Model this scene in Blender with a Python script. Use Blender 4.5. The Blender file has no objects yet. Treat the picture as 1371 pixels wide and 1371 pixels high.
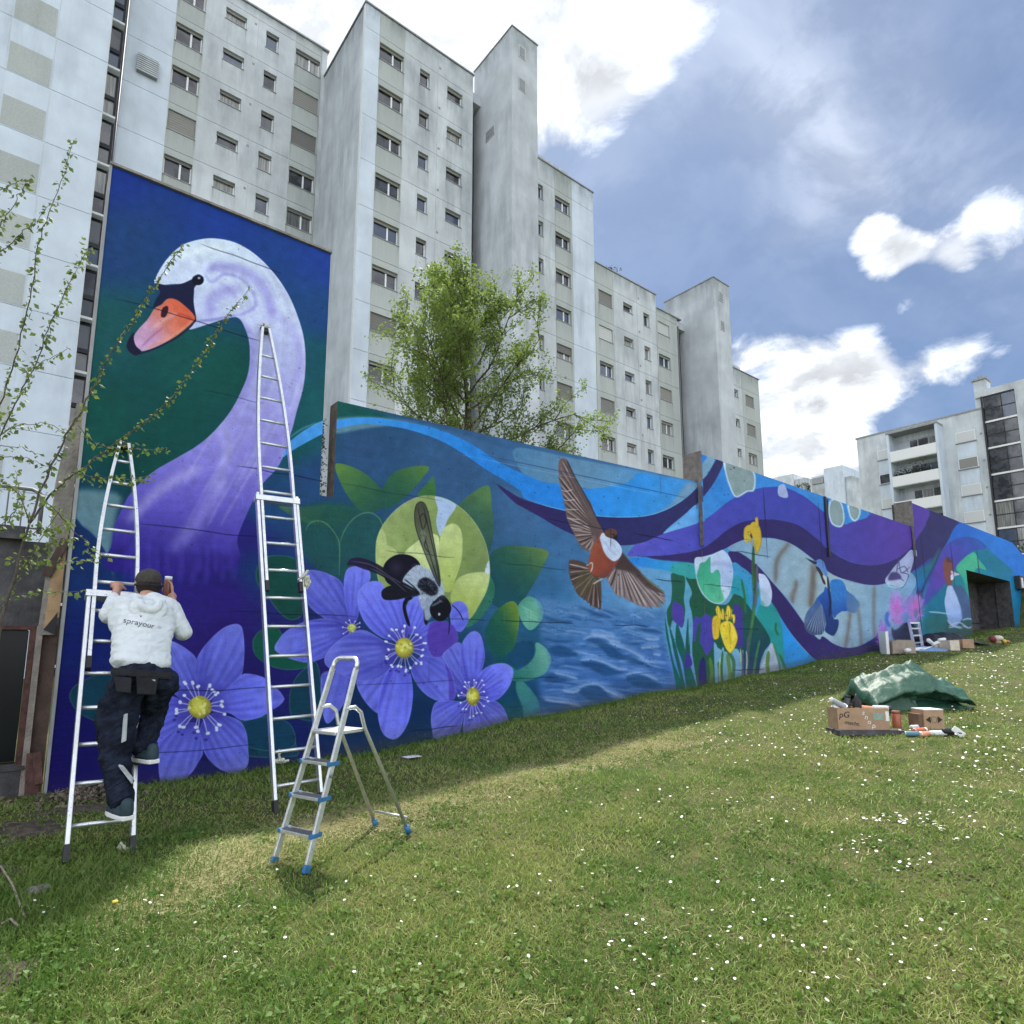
import bpy, bmesh, math, random
import numpy as np
from mathutils import Vector, Matrix, noise as mnoise
random.seed(7); rng = np.random.default_rng(7)
sc = bpy.context.scene

# ------------------------------------------------------------------ camera
FX, FY = 0.624119, 0.781330          # horizontal view direction (X runs along the mural wall, Y into it)
FL, PX0, PY0 = 841.0, 685.5, 742.5   # focal length and principal point, in pixels of a 1371 px frame
TH = math.radians(8.4875); CT, ST = math.cos(TH), math.sin(TH)
cd = bpy.data.cameras.new('camera'); cam = bpy.data.objects.new('camera', cd); sc.collection.objects.link(cam)
cd.sensor_width = 36; cd.lens = 36 * FL / 1371; cd.shift_y = 57 / 1371; cd.clip_end = 4000; cd.clip_start = 0.05
cam.rotation_euler = Vector((FX * CT, FY * CT, ST)).to_track_quat('-Z', 'Y').to_euler()
sc.camera = cam

def ray(u, v):
    r = u - PX0; q = PY0 - v
    up = FL * ST + q * CT; fw = FL * CT - q * ST
    return Vector((FX * fw + FY * r, FY * fw - FX * r, up))
def P(u, v, Y=None, X=None, Z=None):
    d = ray(u, v)
    return d * (Y / d.y if Y is not None else X / d.x if X is not None else Z / d.z)

# ------------------------------------------------------------------ light
SUN = Vector((0.36, 0.45, 1.0)).normalized()
w = bpy.data.worlds.new('World'); sc.world = w; w.use_nodes = True
sc.view_settings.view_transform = 'Standard'; sc.view_settings.look = 'None'
sc.view_settings.gamma = 1; sc.view_settings.use_curve_mapping = False
sc.view_settings.exposure = EXPOSURE = 1.42
ld = bpy.data.lights.new('sun', 'SUN'); ld.energy = 2.7; ld.angle = math.radians(2.0); ld.color = (1, .95, .86)
lo = bpy.data.objects.new('sun', ld); sc.collection.objects.link(lo)
lo.rotation_euler = SUN.to_track_quat('Z', 'Y').to_euler()

class NT:
    def __init__(s, tree): s.t = tree; s.n = tree.nodes; s.l = tree.links
    def new(s, typ, ins=None, **kw):
        nd = s.n.new(typ)
        for k, v in kw.items(): setattr(nd, k, v)
        for k, v in (ins or {}).items(): s.set(nd, k, v)
        return nd
    def set(s, nd, k, v):
        sock = nd.inputs[k]
        if hasattr(v, 'outputs'): v = v.outputs[0]
        if isinstance(v, bpy.types.NodeSocket): s.l.new(v, sock)
        else: sock.default_value = v
    def math(s, op, a, b=0.0, c=None, clamp=False):
        ins = {0: a, 1: b}
        if c is not None: ins[2] = c
        return s.new('ShaderNodeMath', ins, operation=op, use_clamp=clamp).outputs[0]
    def vmath(s, op, a, b=None, scale=None):
        nd = s.new('ShaderNodeVectorMath', {0: a}, operation=op)
        if b is not None: s.set(nd, 1, b)
        if scale is not None: s.set(nd, 'Scale', scale)
        return nd.outputs['Value'] if op in ('DOT_PRODUCT', 'LENGTH', 'DISTANCE') else nd.outputs[0]
    def noise(s, vec, scale, detail=4, rough=.55, dist=0.0):
        return s.new('ShaderNodeTexNoise', {'Vector': vec, 'Scale': scale, 'Detail': detail, 'Roughness': rough, 'Distortion': dist}).outputs[0]
    def ramp(s, fac, stops, interp='LINEAR'):
        nd = s.new('ShaderNodeValToRGB', {0: fac}); cr = nd.color_ramp; cr.interpolation = interp
        while len(cr.elements) > 1: cr.elements.remove(cr.elements[-1])
        for i, (p, c) in enumerate(stops):
            e = cr.elements[0] if i == 0 else cr.elements.new(p)
            e.position = p; e.color = (c[0], c[1], c[2], 1) if hasattr(c, '__len__') else (c, c, c, 1)
        return nd.outputs[0]
    def map(s, v, a, b, c, d, smooth=False):
        nd = s.new('ShaderNodeMapRange', {'Value': v, 'From Min': a, 'From Max': b, 'To Min': c, 'To Max': d})
        if smooth: nd.interpolation_type = 'SMOOTHSTEP'
        return nd.outputs[0]
    def mix(s, f, a, b, blend='MIX'):
        nd = s.new('ShaderNodeMix', data_type='RGBA', blend_type=blend)
        s.set(nd, 0, f); s.set(nd, 6, a); s.set(nd, 7, b); return nd.outputs[2]

def build_world():
    T = NT(w.node_tree); T.n.clear()
    out = T.new('ShaderNodeOutputWorld'); bg = T.new('ShaderNodeBackground', {'Strength': 0.10})
    T.l.new(bg.outputs[0], out.inputs[0])
    sky = T.new('ShaderNodeTexSky', sky_type='NISHITA', sun_disc=False)
    sky.sun_elevation = math.asin(SUN.z); sky.sun_rotation = math.atan2(SUN.x, SUN.y)
    sky.air_density = 1.0; sky.dust_density = 1.2; sky.ozone_density = 3.0
    d = T.new('ShaderNodeTexCoord').outputs['Generated']
    sep = T.new('ShaderNodeSeparateXYZ', {0: d})
    zz = T.math('ADD', T.math('MAXIMUM', sep.outputs[2], 0.0), 0.28)
    cp = T.new('ShaderNodeCombineXYZ', {0: T.math('DIVIDE', sep.outputs[0], zz), 1: T.math('DIVIDE', sep.outputs[1], zz), 2: 0.0}).outputs[0]
    n1 = T.noise(cp, 1.15, 12, .60, .25)
    n2 = T.noise(cp, 6.0, 10, .62, .4)
    n3 = T.noise(T.vmath('MULTIPLY', cp, (1.0, 1.7, 1.0)), 1.3, 7, .52, .35)
    nn = T.math('MULTIPLY_ADD', n2, .42, T.math('MULTIPLY', n1, .58))
    n5 = T.noise(T.vmath('ADD', cp, (SUN.x * .16, SUN.y * .16, 0)), 6.0, 6, .6, .4)
    dens = T.math('MULTIPLY_ADD', T.math('SUBTRACT', nn, .5), 1.75, .455)
    # banks of cloud and clear gaps of this afternoon's sky: direction (as seen from the lawn), radius, weight
    blobs = [(700, 10, 11, .22), (840, 0, 9, .15), (560, -40, 12, .22), (930, -60, 8, .12), (390, -20, 10, .20), (720, 100, 6, .10),
             (820, 145, 4.0, .17), (960, -10, 9, .13), (1150, 335, 3.0, .50), (1190, 318, 2.4, .38), (1300, 315, 3.2, .30), (1350, 290, 3.4, .31), (1235, 365, 2.8, .36), (1225, 420, 3.0, -.16), (1150, 400, 3.5, -.16), (1255, 425, 3, -.12),
             (1060, 490, 6.0, .21), (1140, 475, 5.0, .26), (1215, 478, 4.0, .28), (1290, 470, 2.8, .26), (1050, 560, 6.5, .20), (1085, 610, 5.5, .18), (1010, 440, 3.2, .18), (1130, 625, 3.6, .22), (1305, 468, 2.6, .15),
             (960, 230, 15, -.16), (1150, 150, 17, -.16), (1330, 140, 15, -.14), (1260, 560, 7, -.18), (880, 330, 9, -.14), (1060, 350, 6, -.16), (1371, 430, 6, -.12)]
    for u, v, rad, amp in blobs:
        c0 = ray(u, v).normalized()
        wgt = T.map(T.vmath('DOT_PRODUCT', d, tuple(c0)), math.cos(math.radians(rad * 1.35)), math.cos(math.radians(rad * .15)), 0, 1, True)
        dens = T.math('MULTIPLY_ADD', wgt, amp, dens)
    # cloud added outside the view, denser there to light the shaded walls
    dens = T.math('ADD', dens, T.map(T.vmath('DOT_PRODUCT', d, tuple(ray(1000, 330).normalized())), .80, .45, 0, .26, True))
    cover = T.map(dens, .50, .84, 0, 1, True)
    thin = T.math('MULTIPLY', T.map(n3, .38, .78, 0.12, 1, True), T.map(T.vmath('DOT_PRODUCT', d, tuple(SUN)), .55, .98, .10, .60))
    cover = T.math('MAXIMUM', cover, thin)
    # thick cores are greyer than the sunlit rims
    core = T.map(dens, .70, 1.05, 1.0, .0, True)
    relief = T.map(T.math('SUBTRACT', n2, n5), -.10, .10, .72, 1.18)
    shade = T.math('MULTIPLY', T.math('MULTIPLY_ADD', core, .34, .78), relief)
    # clouds across from the sun are front lit, brightened further to fill the shaded walls
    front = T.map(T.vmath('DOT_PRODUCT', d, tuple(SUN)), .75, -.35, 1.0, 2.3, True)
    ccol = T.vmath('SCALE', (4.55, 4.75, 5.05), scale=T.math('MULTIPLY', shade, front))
    ss = T.new('ShaderNodeSeparateColor', {0: sky})
    skyc = T.vmath('MULTIPLY', T.new('ShaderNodeCombineXYZ', {i: T.math('POWER', ss.outputs[i], .6) for i in range(3)}).outputs[0], SKYTINT)
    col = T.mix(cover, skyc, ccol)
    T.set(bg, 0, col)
SKYTINT = (.43, .56, .76)
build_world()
# ------------------------------------------------------------------ materials
def newmat(name):
    m = bpy.data.materials.new(name); m.use_nodes = True
    T = NT(m.node_tree); T.n.clear()
    out = T.new('ShaderNodeOutputMaterial'); b = T.new('ShaderNodeBsdfPrincipled'); T.l.new(b.outputs[0], out.inputs[0])
    return m, T, b
def M(name, col, rough=.8, var=.15, scale=5.0, metal=0.0, bump=0.0, bscale=60.0, streak=0.0, rand=0.0, top=None, spec=None, trans=0.0, col2=None, sub=0.0, coord='world'):
    m, T, b = newmat(name)
    pos = T.new('ShaderNodeNewGeometry').outputs['Position'] if coord == 'world' else T.new('ShaderNodeTexCoord').outputs['Object']
    n = T.noise(pos, scale, 6, .6)
    c2 = col2 or tuple(x * (1 - 2.2 * var) for x in col)
    c1 = tuple(min(1, x * (1 + var)) for x in col)
    c = T.mix(T.map(n, .3, .7, 0, 1), (*c2, 1), (*c1, 1))
    if streak:
        ns = T.noise(T.vmath('MULTIPLY', pos, (1.0, 1.0, .16)), 1.3, 9, .7)
        nb = T.noise(pos, .16, 5, .6)
        f = T.math('MULTIPLY', T.map(ns, .40, .68, 0, 1), T.map(nb, .40, .60, .12, 1))
        c = T.mix(T.math('MULTIPLY', f, streak), c, (col[0] * .38, col[1] * .40, col[2] * .42, 1))
    if streak and coord == 'world':                      # rain streaks below the window sills (panel data: sill span and height)
        oc_ = T.new('ShaderNodeSeparateXYZ', {0: T.new('ShaderNodeTexCoord').outputs['Object']})
        at_ = lambda nm: T.new('ShaderNodeAttribute', attribute_type='OBJECT', attribute_name=nm).outputs['Fac']
        x0_, x1_, zs_ = at_('sill_from'), at_('sill_to'), at_('sill_height')
        ax = T.math('MULTIPLY', T.map(T.math('SUBTRACT', oc_.outputs[0], x0_), -.10, .02, 0, 1), T.map(T.math('SUBTRACT', x1_, oc_.outputs[0]), -.10, .02, 0, 1))
        edge_ = T.math('MAXIMUM', T.map(T.math('ABSOLUTE', T.math('SUBTRACT', oc_.outputs[0], x0_)), 0, .14, 1, .25), T.map(T.math('ABSOLUTE', T.math('SUBTRACT', x1_, oc_.outputs[0])), 0, .14, 1, .25))
        dn_ = T.math('SUBTRACT', zs_, oc_.outputs[2]); az = T.math('MULTIPLY', T.map(dn_, 0, .02, 0, 1), T.map(dn_, .1, 1.25, 1, 0))
        sn_ = T.map(T.noise(T.vmath('MULTIPLY', pos, (9, 9, .5)), 1.0, 4, .6), .38, .62, .1, 1)
        fs = T.math('MULTIPLY', T.math('MULTIPLY', ax, az), T.math('MULTIPLY', edge_, sn_))
        c = T.mix(T.math('MULTIPLY', fs, .75), c, (col[0] * .34, col[1] * .33, col[2] * .31, 1))
    if top:                                              # soot and algae run down from the roof edge
        gz_ = T.new('ShaderNodeSeparateXYZ', {0: T.new('ShaderNodeTexCoord').outputs['Generated']}).outputs[2]
        f = T.math('MULTIPLY', T.map(gz_, top, 1.0, 0, 1, True), T.map(T.noise(T.vmath('MULTIPLY', pos, (1, 1, .25)), 1.6, 8, .7), .36, .60, .05, 1))
        c = T.mix(T.math('MULTIPLY', f, .62), c, (col[0] * .30, col[1] * .33, col[2] * .33, 1))
    if rand:
        oi = T.new('ShaderNodeObjectInfo').outputs['Random']
        c = T.mix(1.0, c, T.vmath('SCALE', (1, 1, 1), scale=T.map(oi, 0, 1, 1 - rand, 1 + rand)), 'MULTIPLY')
    T.set(b, 'Base Color', c); b.inputs['Roughness'].default_value = rough; b.inputs['Metallic'].default_value = metal
    if spec is not None: b.inputs['Specular IOR Level'].default_value = spec
    if bump:
        bp = T.new('ShaderNodeBump', {'Strength': bump, 'Distance': .02, 'Height': T.noise(pos, bscale, 5, .6)})
        T.set(b, 'Normal', bp.outputs[0])
    if trans:
        tr = T.new('ShaderNodeBsdfTranslucent', {'Color': c}); mx = T.new('ShaderNodeMixShader', {0: trans})
        T.l.new(b.outputs[0], mx.inputs[1]); T.l.new(tr.outputs[0], mx.inputs[2])
        T.l.new(mx.outputs[0], T.n['Material Output'].inputs[0])
    return m
mt = {}
mt['conc'] = M('weathered light concrete', (.60, .635, .655), .9, .10, .5, bump=.25, bscale=14, streak=.72, rand=.06)
mt['conc_side'] = M('plain concrete cast in lifts', (.56, .59, .615), .9, .11, .45, bump=.3, bscale=9, streak=.75)
mt['conc_pale'] = M('pale painted concrete', (.64, .71, .79), .85, .06, .6, bump=.15, bscale=20, streak=.42, rand=.03)
mt['spandrel'] = M('exposed aggregate panel', (.49, .52, .50), .95, .10, 30, bump=.5, bscale=90, streak=.35, rand=.05)
mt['joint'] = M('sealed joint', (.70, .73, .74), .8, .05, 6)
mt['cap'] = M('weathered metal flashing', (.30, .31, .32), .6, .1, 4, metal=.3)
mt['frame'] = M('white window frame', (.78, .79, .80), .4, .02, 5)
mt['blind'] = M('brown grey roller shutter', (.25, .245, .225), .7, .08, 30, rand=.25)
mt['blind_white'] = M('pale roller shutter', (.60, .61, .60), .7, .05, 30)
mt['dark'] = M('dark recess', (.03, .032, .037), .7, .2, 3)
mt['alu'] = M('brushed aluminium', (.74, .76, .77), .36, .07, 14, metal=.85, bump=.08, bscale=200)
mt['alu_dull'] = M('dull aluminium', (.62, .64, .65), .45, .1, 20, metal=.75, bump=.1, bscale=200)
def spatter(m, amount=.655):                          # specks of dried spray paint
    T = NT(m.node_tree); b = m.node_tree.nodes['Principled BSDF']; oc_ = T.new('ShaderNodeTexCoord').outputs['Object']
    lk = b.inputs['Base Color'].links[0].from_socket; f = T.map(T.noise(oc_, 95, 2, .5), amount, amount + .02, 0, .9)
    hue = T.ramp(T.noise(oc_, 9, 1, .5), [(.35, (.05, .10, .35)), (.48, (.62, .64, .66)), (.6, (.22, .16, .45))]); T.set(b, 'Base Color', T.mix(f, lk, hue)); T.set(b, 'Metallic', T.math('SUBTRACT', .85, f))
spatter(mt['alu']); spatter(mt['alu_dull'])
mt['rubber'] = M('black rubber', (.02, .02, .022), .6, .2, 30)
mt['blue_plastic'] = M('blue plastic', (.03, .16, .36), .45, .1, 20)
mt['bark'] = M('grey brown bark', (.115, .095, .075), .9, .3, 30, bump=.7, bscale=60)
mt['stem'] = M('young twig', (.075, .058, .045), .75, .25, 40, bump=.3, bscale=120)
mt['leaf'] = M('fresh spring leaf', (.15, .205, .045), .55, .35, 2.3, trans=.4, col2=(.075, .12, .03))
mt['leaf_tree'] = M('young beech leaf', (.21, .29, .06), .6, .3, 1.2, trans=.5, col2=(.11, .17, .035))
mt['leaf_dark'] = M('dark evergreen leaf', (.04, .065, .03), .6, .3, 1.2, trans=.2)
mt['soil'] = M('crumbly soil', (.10, .078, .058), .95, .35, 18, bump=1.0, bscale=40)
mt['litter'] = M('dry leaf litter', (.19, .15, .115), .85, .45, 25, col2=(.055, .045, .035))
mt['card'] = M('brown cardboard', (.42, .27, .17), .85, .10, 9, bump=.1, bscale=30)
mt['card2'] = M('inside of cardboard', (.20, .125, .08), .9, .10, 9)
mt['ink'] = M('black marker ink', (.012, .011, .012), .6, 0)
mt['white_ink'] = M('white paint', (.80, .80, .78), .6, .02)
mt['white'] = M('white plastic', (.78, .78, .77), .5, .04, 20)
mt['rust'] = M('rust painted steel', (.105, .042, .032), .7, .3, 14, bump=.3)
mt['brownconc'] = M('brown stained concrete', (.115, .078, .066), .9, .25, 5, bump=.6, bscale=30, streak=.6)
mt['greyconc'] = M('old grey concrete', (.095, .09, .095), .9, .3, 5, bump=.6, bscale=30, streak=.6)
mt['ochre'] = M('sunlit ochre concrete', (.50, .33, .19), .9, .14, 6, bump=.4, bscale=30)  # sunlight on bare concrete put into the base colour
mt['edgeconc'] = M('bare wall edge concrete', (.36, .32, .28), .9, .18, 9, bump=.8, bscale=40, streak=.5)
mt['buttress'] = M('pale weathered concrete', (.36, .335, .30), .9, .2, 7, bump=.8, bscale=30, streak=.5)
mt['rail'] = M('grey painted steel', (.16, .165, .18), .5, .1, 12, metal=.3)
mt['rock'] = M('grey stone', (.22, .20, .18), .9, .2, 20, bump=.7, bscale=50)
mt['conc_top'] = M('roof edge concrete', (.60, .635, .655), .9, .12, .5, bump=.3, bscale=14, streak=.72, rand=.05, top=.1)
mt['conc_pale_top'] = M('roof edge pale concrete', (.64, .71, .79), .85, .08, .6, bump=.2, bscale=20, streak=.5, rand=.03, top=.2)
mt['spandrel_top'] = M('roof edge aggregate', (.49, .52, .50), .95, .10, 30, bump=.5, bscale=90, streak=.5, top=.2)
mt['conc_side'] = M('concrete cast in lifts', (.58, .615, .645), .9, .11, .45, bump=.3, bscale=9, streak=.66, top=.94)
def glassmat():
    m, T, b = newmat('window glass')
    pos = T.new('ShaderNodeNewGeometry').outputs['Position']
    oi = T.new('ShaderNodeObjectInfo').outputs['Random']
    cc = T.mix(T.map(T.noise(pos, 1.4, 2), .45, .55, 0, 1), (.015, .018, .024, 1), (.05, .055, .065, 1))
    cur = T.mix(T.map(T.noise(T.vmath('MULTIPLY', pos, (14, 14, .6)), 1.0, 2), .4, .6, 0, 1), (.16, .16, .15, 1), (.34, .34, .32, 1))   # net curtain behind some panes
    cc = T.mix(T.map(oi, .76, .78, 0, .8), cc, cur); cc = T.mix(T.map(oi, .30, .28, 0, .7), cc, (.06, .09, .16, 1))  # bluish base colour on some panes imitates reflected sky
    T.set(b, 'Base Color', cc); b.inputs['Roughness'].default_value = .06; b.inputs['IOR'].default_value = 1.65
    bp = T.new('ShaderNodeBump', {'Strength': .05, 'Distance': .05, 'Height': T.noise(pos, 1.1, 2)})
    T.set(b, 'Normal', bp.outputs[0]); return m
mt['glass'] = glassmat()

# ------------------------------------------------------------------ mesh helpers
COL = sc.collection
def tag(o, label=None, cat=None, group=None, kind=None):
    if label: o['label'] = label
    if cat: o['category'] = cat
    if group: o['group'] = group
    if kind: o['kind'] = kind
    return o
def thing(name, loc, label, cat, group=None, rot=None):
    o = bpy.data.objects.new(name, None); COL.objects.link(o); o.location = loc; o.empty_display_size = .2
    if rot is not None: o.rotation_euler = rot
    return tag(o, label, cat, group)
def link(name, me, parent=None, loc=None):
    o = bpy.data.objects.new(name, me); COL.objects.link(o)
    if parent is not None: o.parent = parent
    if loc is not None: o.location = loc
    return o
def wloc(o):
    p = Vector((0, 0, 0))
    while o is not None: p += o.location; o = o.parent
    return p
class MB:
    """collects shapes in one coordinate frame and builds ONE mesh"""
    def __init__(s): s.v = []; s.f = []
    def add(s, vs, fs):
        n = len(s.v); s.v += [tuple(p) for p in vs]; s.f += [tuple(i + n for i in q) for q in fs]; return s
    def box(s, a, b):
        (x0, y0, z0), (x1, y1, z1) = a, b
        return s.add([(x0, y0, z0), (x1, y0, z0), (x1, y1, z0), (x0, y1, z0), (x0, y0, z1), (x1, y0, z1), (x1, y1, z1), (x0, y1, z1)],
                     [(0, 3, 2, 1), (4, 5, 6, 7), (0, 1, 5, 4), (1, 2, 6, 5), (2, 3, 7, 6), (3, 0, 4, 7)])
    def obox(s, p, q, w_, h_, up=(0, 0, 1)):
        """a bar of section w_ x h_ from p to q"""
        p, q = Vector(p), Vector(q); d = (q - p).normalized(); u = Vector(up)
        sx = d.cross(u); sx = sx.normalized() if sx.length > 1e-4 else Vector((1, 0, 0)); sz = sx.cross(d)
        vs = [r + sx * a * w_ / 2 + sz * b * h_ / 2 for r in (p, q) for a, b in ((-1, -1), (1, -1), (1, 1), (-1, 1))]
        return s.add(vs, [(0, 1, 2, 3), (7, 6, 5, 4), (0, 4, 5, 1), (1, 5, 6, 2), (2, 6, 7, 3), (3, 7, 4, 0)])
    def tube(s, pts, r, n=8, cap=True):
        pts = [Vector(p) for p in pts]; m = len(pts)
        rs = r if hasattr(r, '__len__') else [r] * m
        vs = []; fr = None
        for i, p in enumerate(pts):
            d = (pts[min(i + 1, m - 1)] - pts[max(i - 1, 0)]).normalized()
            if fr is None: fr = d.orthogonal().normalized()
            fr = (fr - d * fr.dot(d)).normalized(); o = d.cross(fr)
            vs += [p + (fr * math.cos(2 * math.pi * k / n) + o * math.sin(2 * math.pi * k / n)) * rs[i] for k in range(n)]
        fs = [(i * n + k, i * n + (k + 1) % n, (i + 1) * n + (k + 1) % n, (i + 1) * n + k) for i in range(m - 1) for k in range(n)]
        if cap: fs += [tuple(range(n))[::-1], tuple((m - 1) * n + k for k in range(n))]
        return s.add(vs, fs)
    def lathe(s, prof, n=16, M4=None):
        vs = []; m = len(prof)
        for r, z in prof: vs += [Vector((r * math.cos(2 * math.pi * k / n), r * math.sin(2 * math.pi * k / n), z)) for k in range(n)]
        if M4 is not None: vs = [M4 @ p for p in vs]
        fs = [(i * n + k, i * n + (k + 1) % n, (i + 1) * n + (k + 1) % n, (i + 1) * n + k) for i in range(m - 1) for k in range(n)]
        fs += [tuple(range(n))[::-1], tuple((m - 1) * n + k for k in range(n))]
        return s.add(vs, fs)
    def ball(s, c, r, n=10, m=7, sq=(1, 1, 1), R=None):
        c = Vector(c); vs = []; 
        for i in range(m + 1):
            a = math.pi * i / m
            for k in range(n):
                b = 2 * math.pi * k / n
                p = Vector((math.sin(a) * math.cos(b) * sq[0], math.sin(a) * math.sin(b) * sq[1], math.cos(a) * sq[2])) * r
                if R is not None: p = R @ p
                vs.append(c + p)
        fs = [(i * n + k, (i + 1) * n + k, (i + 1) * n + (k + 1) % n, i * n + (k + 1) % n) for i in range(m) for k in range(n)]
        return s.add(vs, fs)
    def capsule(s, p, q, r0, r1, n=14):
        p, q = Vector(p), Vector(q)
        s.tube([p, q], [r0, r1], n); s.ball(p, r0, n, 8); return s.ball(q, r1, n, 8)
    def mesh(s, name, m, smooth=False, off=(0, 0, 0)):
        me = bpy.data.meshes.new(name); off = Vector(off)
        me.from_pydata([tuple(Vector(p) - off) for p in s.v], [], s.f); me.update()
        if m is not None: me.materials.append(mt[m] if isinstance(m, str) else m)
        if smooth: me.shade_smooth()
        return me
    def build(s, name, m, parent=None, smooth=False, bevel=0):
        """vertices are given in world space unless the parent is rotated"""
        off = wloc(parent) if parent is not None else Vector((0, 0, 0))
        o = link(name, s.mesh(name, m, smooth, off), parent)
        if bevel:
            b = o.modifiers.new('bevel', 'BEVEL'); b.width = bevel; b.segments = 2; b.limit_method = 'ANGLE'
        return o
    def local(s, name, m, parent=None, smooth=False, bevel=0, loc=None):
        o = link(name, s.mesh(name, m, smooth), parent, loc)
        if bevel:
            b = o.modifiers.new('bevel', 'BEVEL'); b.width = bevel; b.segments = 2; b.limit_method = 'ANGLE'
        return o
def quads(name, V, F, m, parent=None, smooth=False, nv=4):
    """fast mesh from numpy: V (n,3), F (k,nv)"""
    me = bpy.data.meshes.new(name); me.vertices.add(len(V)); me.vertices.foreach_set('co', np.asarray(V, np.float32).ravel())
    k = len(F); me.loops.add(k * nv); me.loops.foreach_set('vertex_index', np.asarray(F, np.int32).ravel())
    me.polygons.add(k); me.polygons.foreach_set('loop_start', np.arange(0, k * nv, nv, dtype=np.int32))
    me.polygons.foreach_set('loop_total', np.full(k, nv, np.int32)); me.update(calc_edges=True)
    me.materials.append(mt[m] if isinstance(m, str) else m)
    if smooth: me.shade_smooth()
    return link(name, me, parent)

# ------------------------------------------------------------------ ground
GX = [-60, -10, -1, .4, 2.2, 4.3, 8, 14.3, 25.3, 30.6, 60, 150, 400, 1500]
GZ = [-1.45, -1.42, -1.34, -1.29, -1.29, -1.135, -.84, -.37, .43, .78, 2.2, 3.0, 3.0, 3.0]
def ground(x, y):
    x = np.asarray(x, float); y = np.asarray(y, float)
    z = np.interp(x, GX, GZ) + .05 * (np.clip(y, -12, 7) - 7)
    t = np.clip((x - 31.0) / 1.4, 0, 1); t = t * t * (3 - 2 * t)
    b = np.clip((y - 4.8) / 1.6, 0, 1); b = b * b * (3 - 2 * b)
    z = z + 1.75 * t * b
    z = z + .018 * np.sin(x * 2.1 + y * 1.3) + .014 * np.sin(x * .9 - y * 2.7 + 1) + .008 * np.sin(4.3 * x + 3.1 * y)
    return z
def gz(x, y): return float(ground(x, y))
def G(u, v):
    """point of the lawn seen at photo position (u, v)"""
    d = ray(u, v); t0, t1 = .0005, .2; t = t0
    while t < .12:
        p = d * t
        if p.z < gz(p.x, p.y): break
        t += .00005
    p = d * t; p.z = gz(p.x, p.y); return p

def grassmat():
    m, T, b = newmat('lawn turf')
    pos = T.new('ShaderNodeNewGeometry').outputs['Position']
    a = T.noise(pos, .55, 6, .6); c = T.noise(pos, 3.5, 6, .65); e = T.noise(pos, 38, 5, .7)
    col = T.mix(T.map(a, .4, .6, 0, 1), (.05, .08, .018, 1), (.10, .115, .035, 1))
    col = T.mix(T.map(c, .40, .66, 0, .85), col, (.20, .165, .075, 1))
    col = T.mix(T.map(e, .35, .65, 0, .75), col, (.035, .05, .014, 1))
    T.set(b, 'Base Color', col); b.inputs['Roughness'].default_value = .9; b.inputs['Specular IOR Level'].default_value = .2
    bp = T.new('ShaderNodeBump', {'Strength': .9, 'Distance': .03, 'Height': e}); T.set(b, 'Normal', bp.outputs[0])
    return m
mt['turf'] = grassmat()
def make_ground():
    xs = np.unique(np.concatenate([np.linspace(-400, -20, 12), np.linspace(-20, -2, 19), np.arange(-2, 16, .2), np.arange(16, 40, .4), np.linspace(40, 120, 21), np.linspace(140, 1500, 12)]))
    ys = np.unique(np.concatenate([np.linspace(-1200, -20, 12), np.linspace(-20, -2, 10), np.arange(-2, 9, .2), np.linspace(9, 60, 18), np.linspace(80, 1500, 12)]))
    Xg, Yg = np.meshgrid(xs, ys); Z = ground(Xg, Yg)
    V = np.stack([Xg, Yg, Z], -1).reshape(-1, 3); nx, ny = len(xs), len(ys)
    i = np.arange(ny - 1)[:, None] * nx + np.arange(nx - 1)[None]; i = i.ravel()
    o = quads('lawn', V, np.stack([i, i + 1, i + nx + 1, i + nx], 1), 'turf', smooth=True)
    tag(o, 'sloping mown lawn in front of the painted wall', kind='structure')
make_ground()
# ------------------------------------------------------------------ the painting (colours of the paint, worked out stroke by stroke)
KS, CU, CV = 1.6, 40, 200
CW, CH = int(1400 * KS), int(900 * KS)
canvas = np.zeros((CH, CW, 3), np.float32)
def C(ox, oy, k):                                    # points read off an enlargement
    return lambda *p: [(ox + x / k, oy + y / k) for x, y in p]
zS, zF, zG, zB, zZ = C(90, 220, 3.808), C(50, 720, 3.917), C(160, 820, 5.713), C(350, 580, 3.344), C(450, 640, 5.484)
zD, zd, zR, zI, zK = C(700, 560, 4.57), C(700, 600, 5.96), C(860, 600, 4.57), C(880, 740, 6.855), C(1060, 730, 7.216)
zE, zW, zN, zM, zT, zL, z1 = C(1100, 640, 5.059), C(690, 780, 5.961), C(540, 820, 6.855), C(340, 640, 3.81), C(450, 300, 3.808), C(0, 560, 5.7125), lambda *p: list(p)
zX = C(1230, 780, 9.72)
def spline(p, closed=True, n=6):
    p = np.array(p, float); m = len(p); out = []
    rg = range(m) if closed else range(m - 1)
    for i in rg:
        if closed: a, b, c, d = p[i - 1], p[i], p[(i + 1) % m], p[(i + 2) % m]
        else: a, b, c, d = p[max(i - 1, 0)], p[i], p[i + 1], p[min(i + 2, m - 1)]
        for t in np.arange(n) / n:
            out.append(.5 * ((2 * b) + (-a + c) * t + (2 * a - 5 * b + 4 * c - d) * t * t + (-a + 3 * b - 3 * c + d) * t ** 3))
    if not closed: out.append(p[-1])
    return np.array(out)
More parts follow.
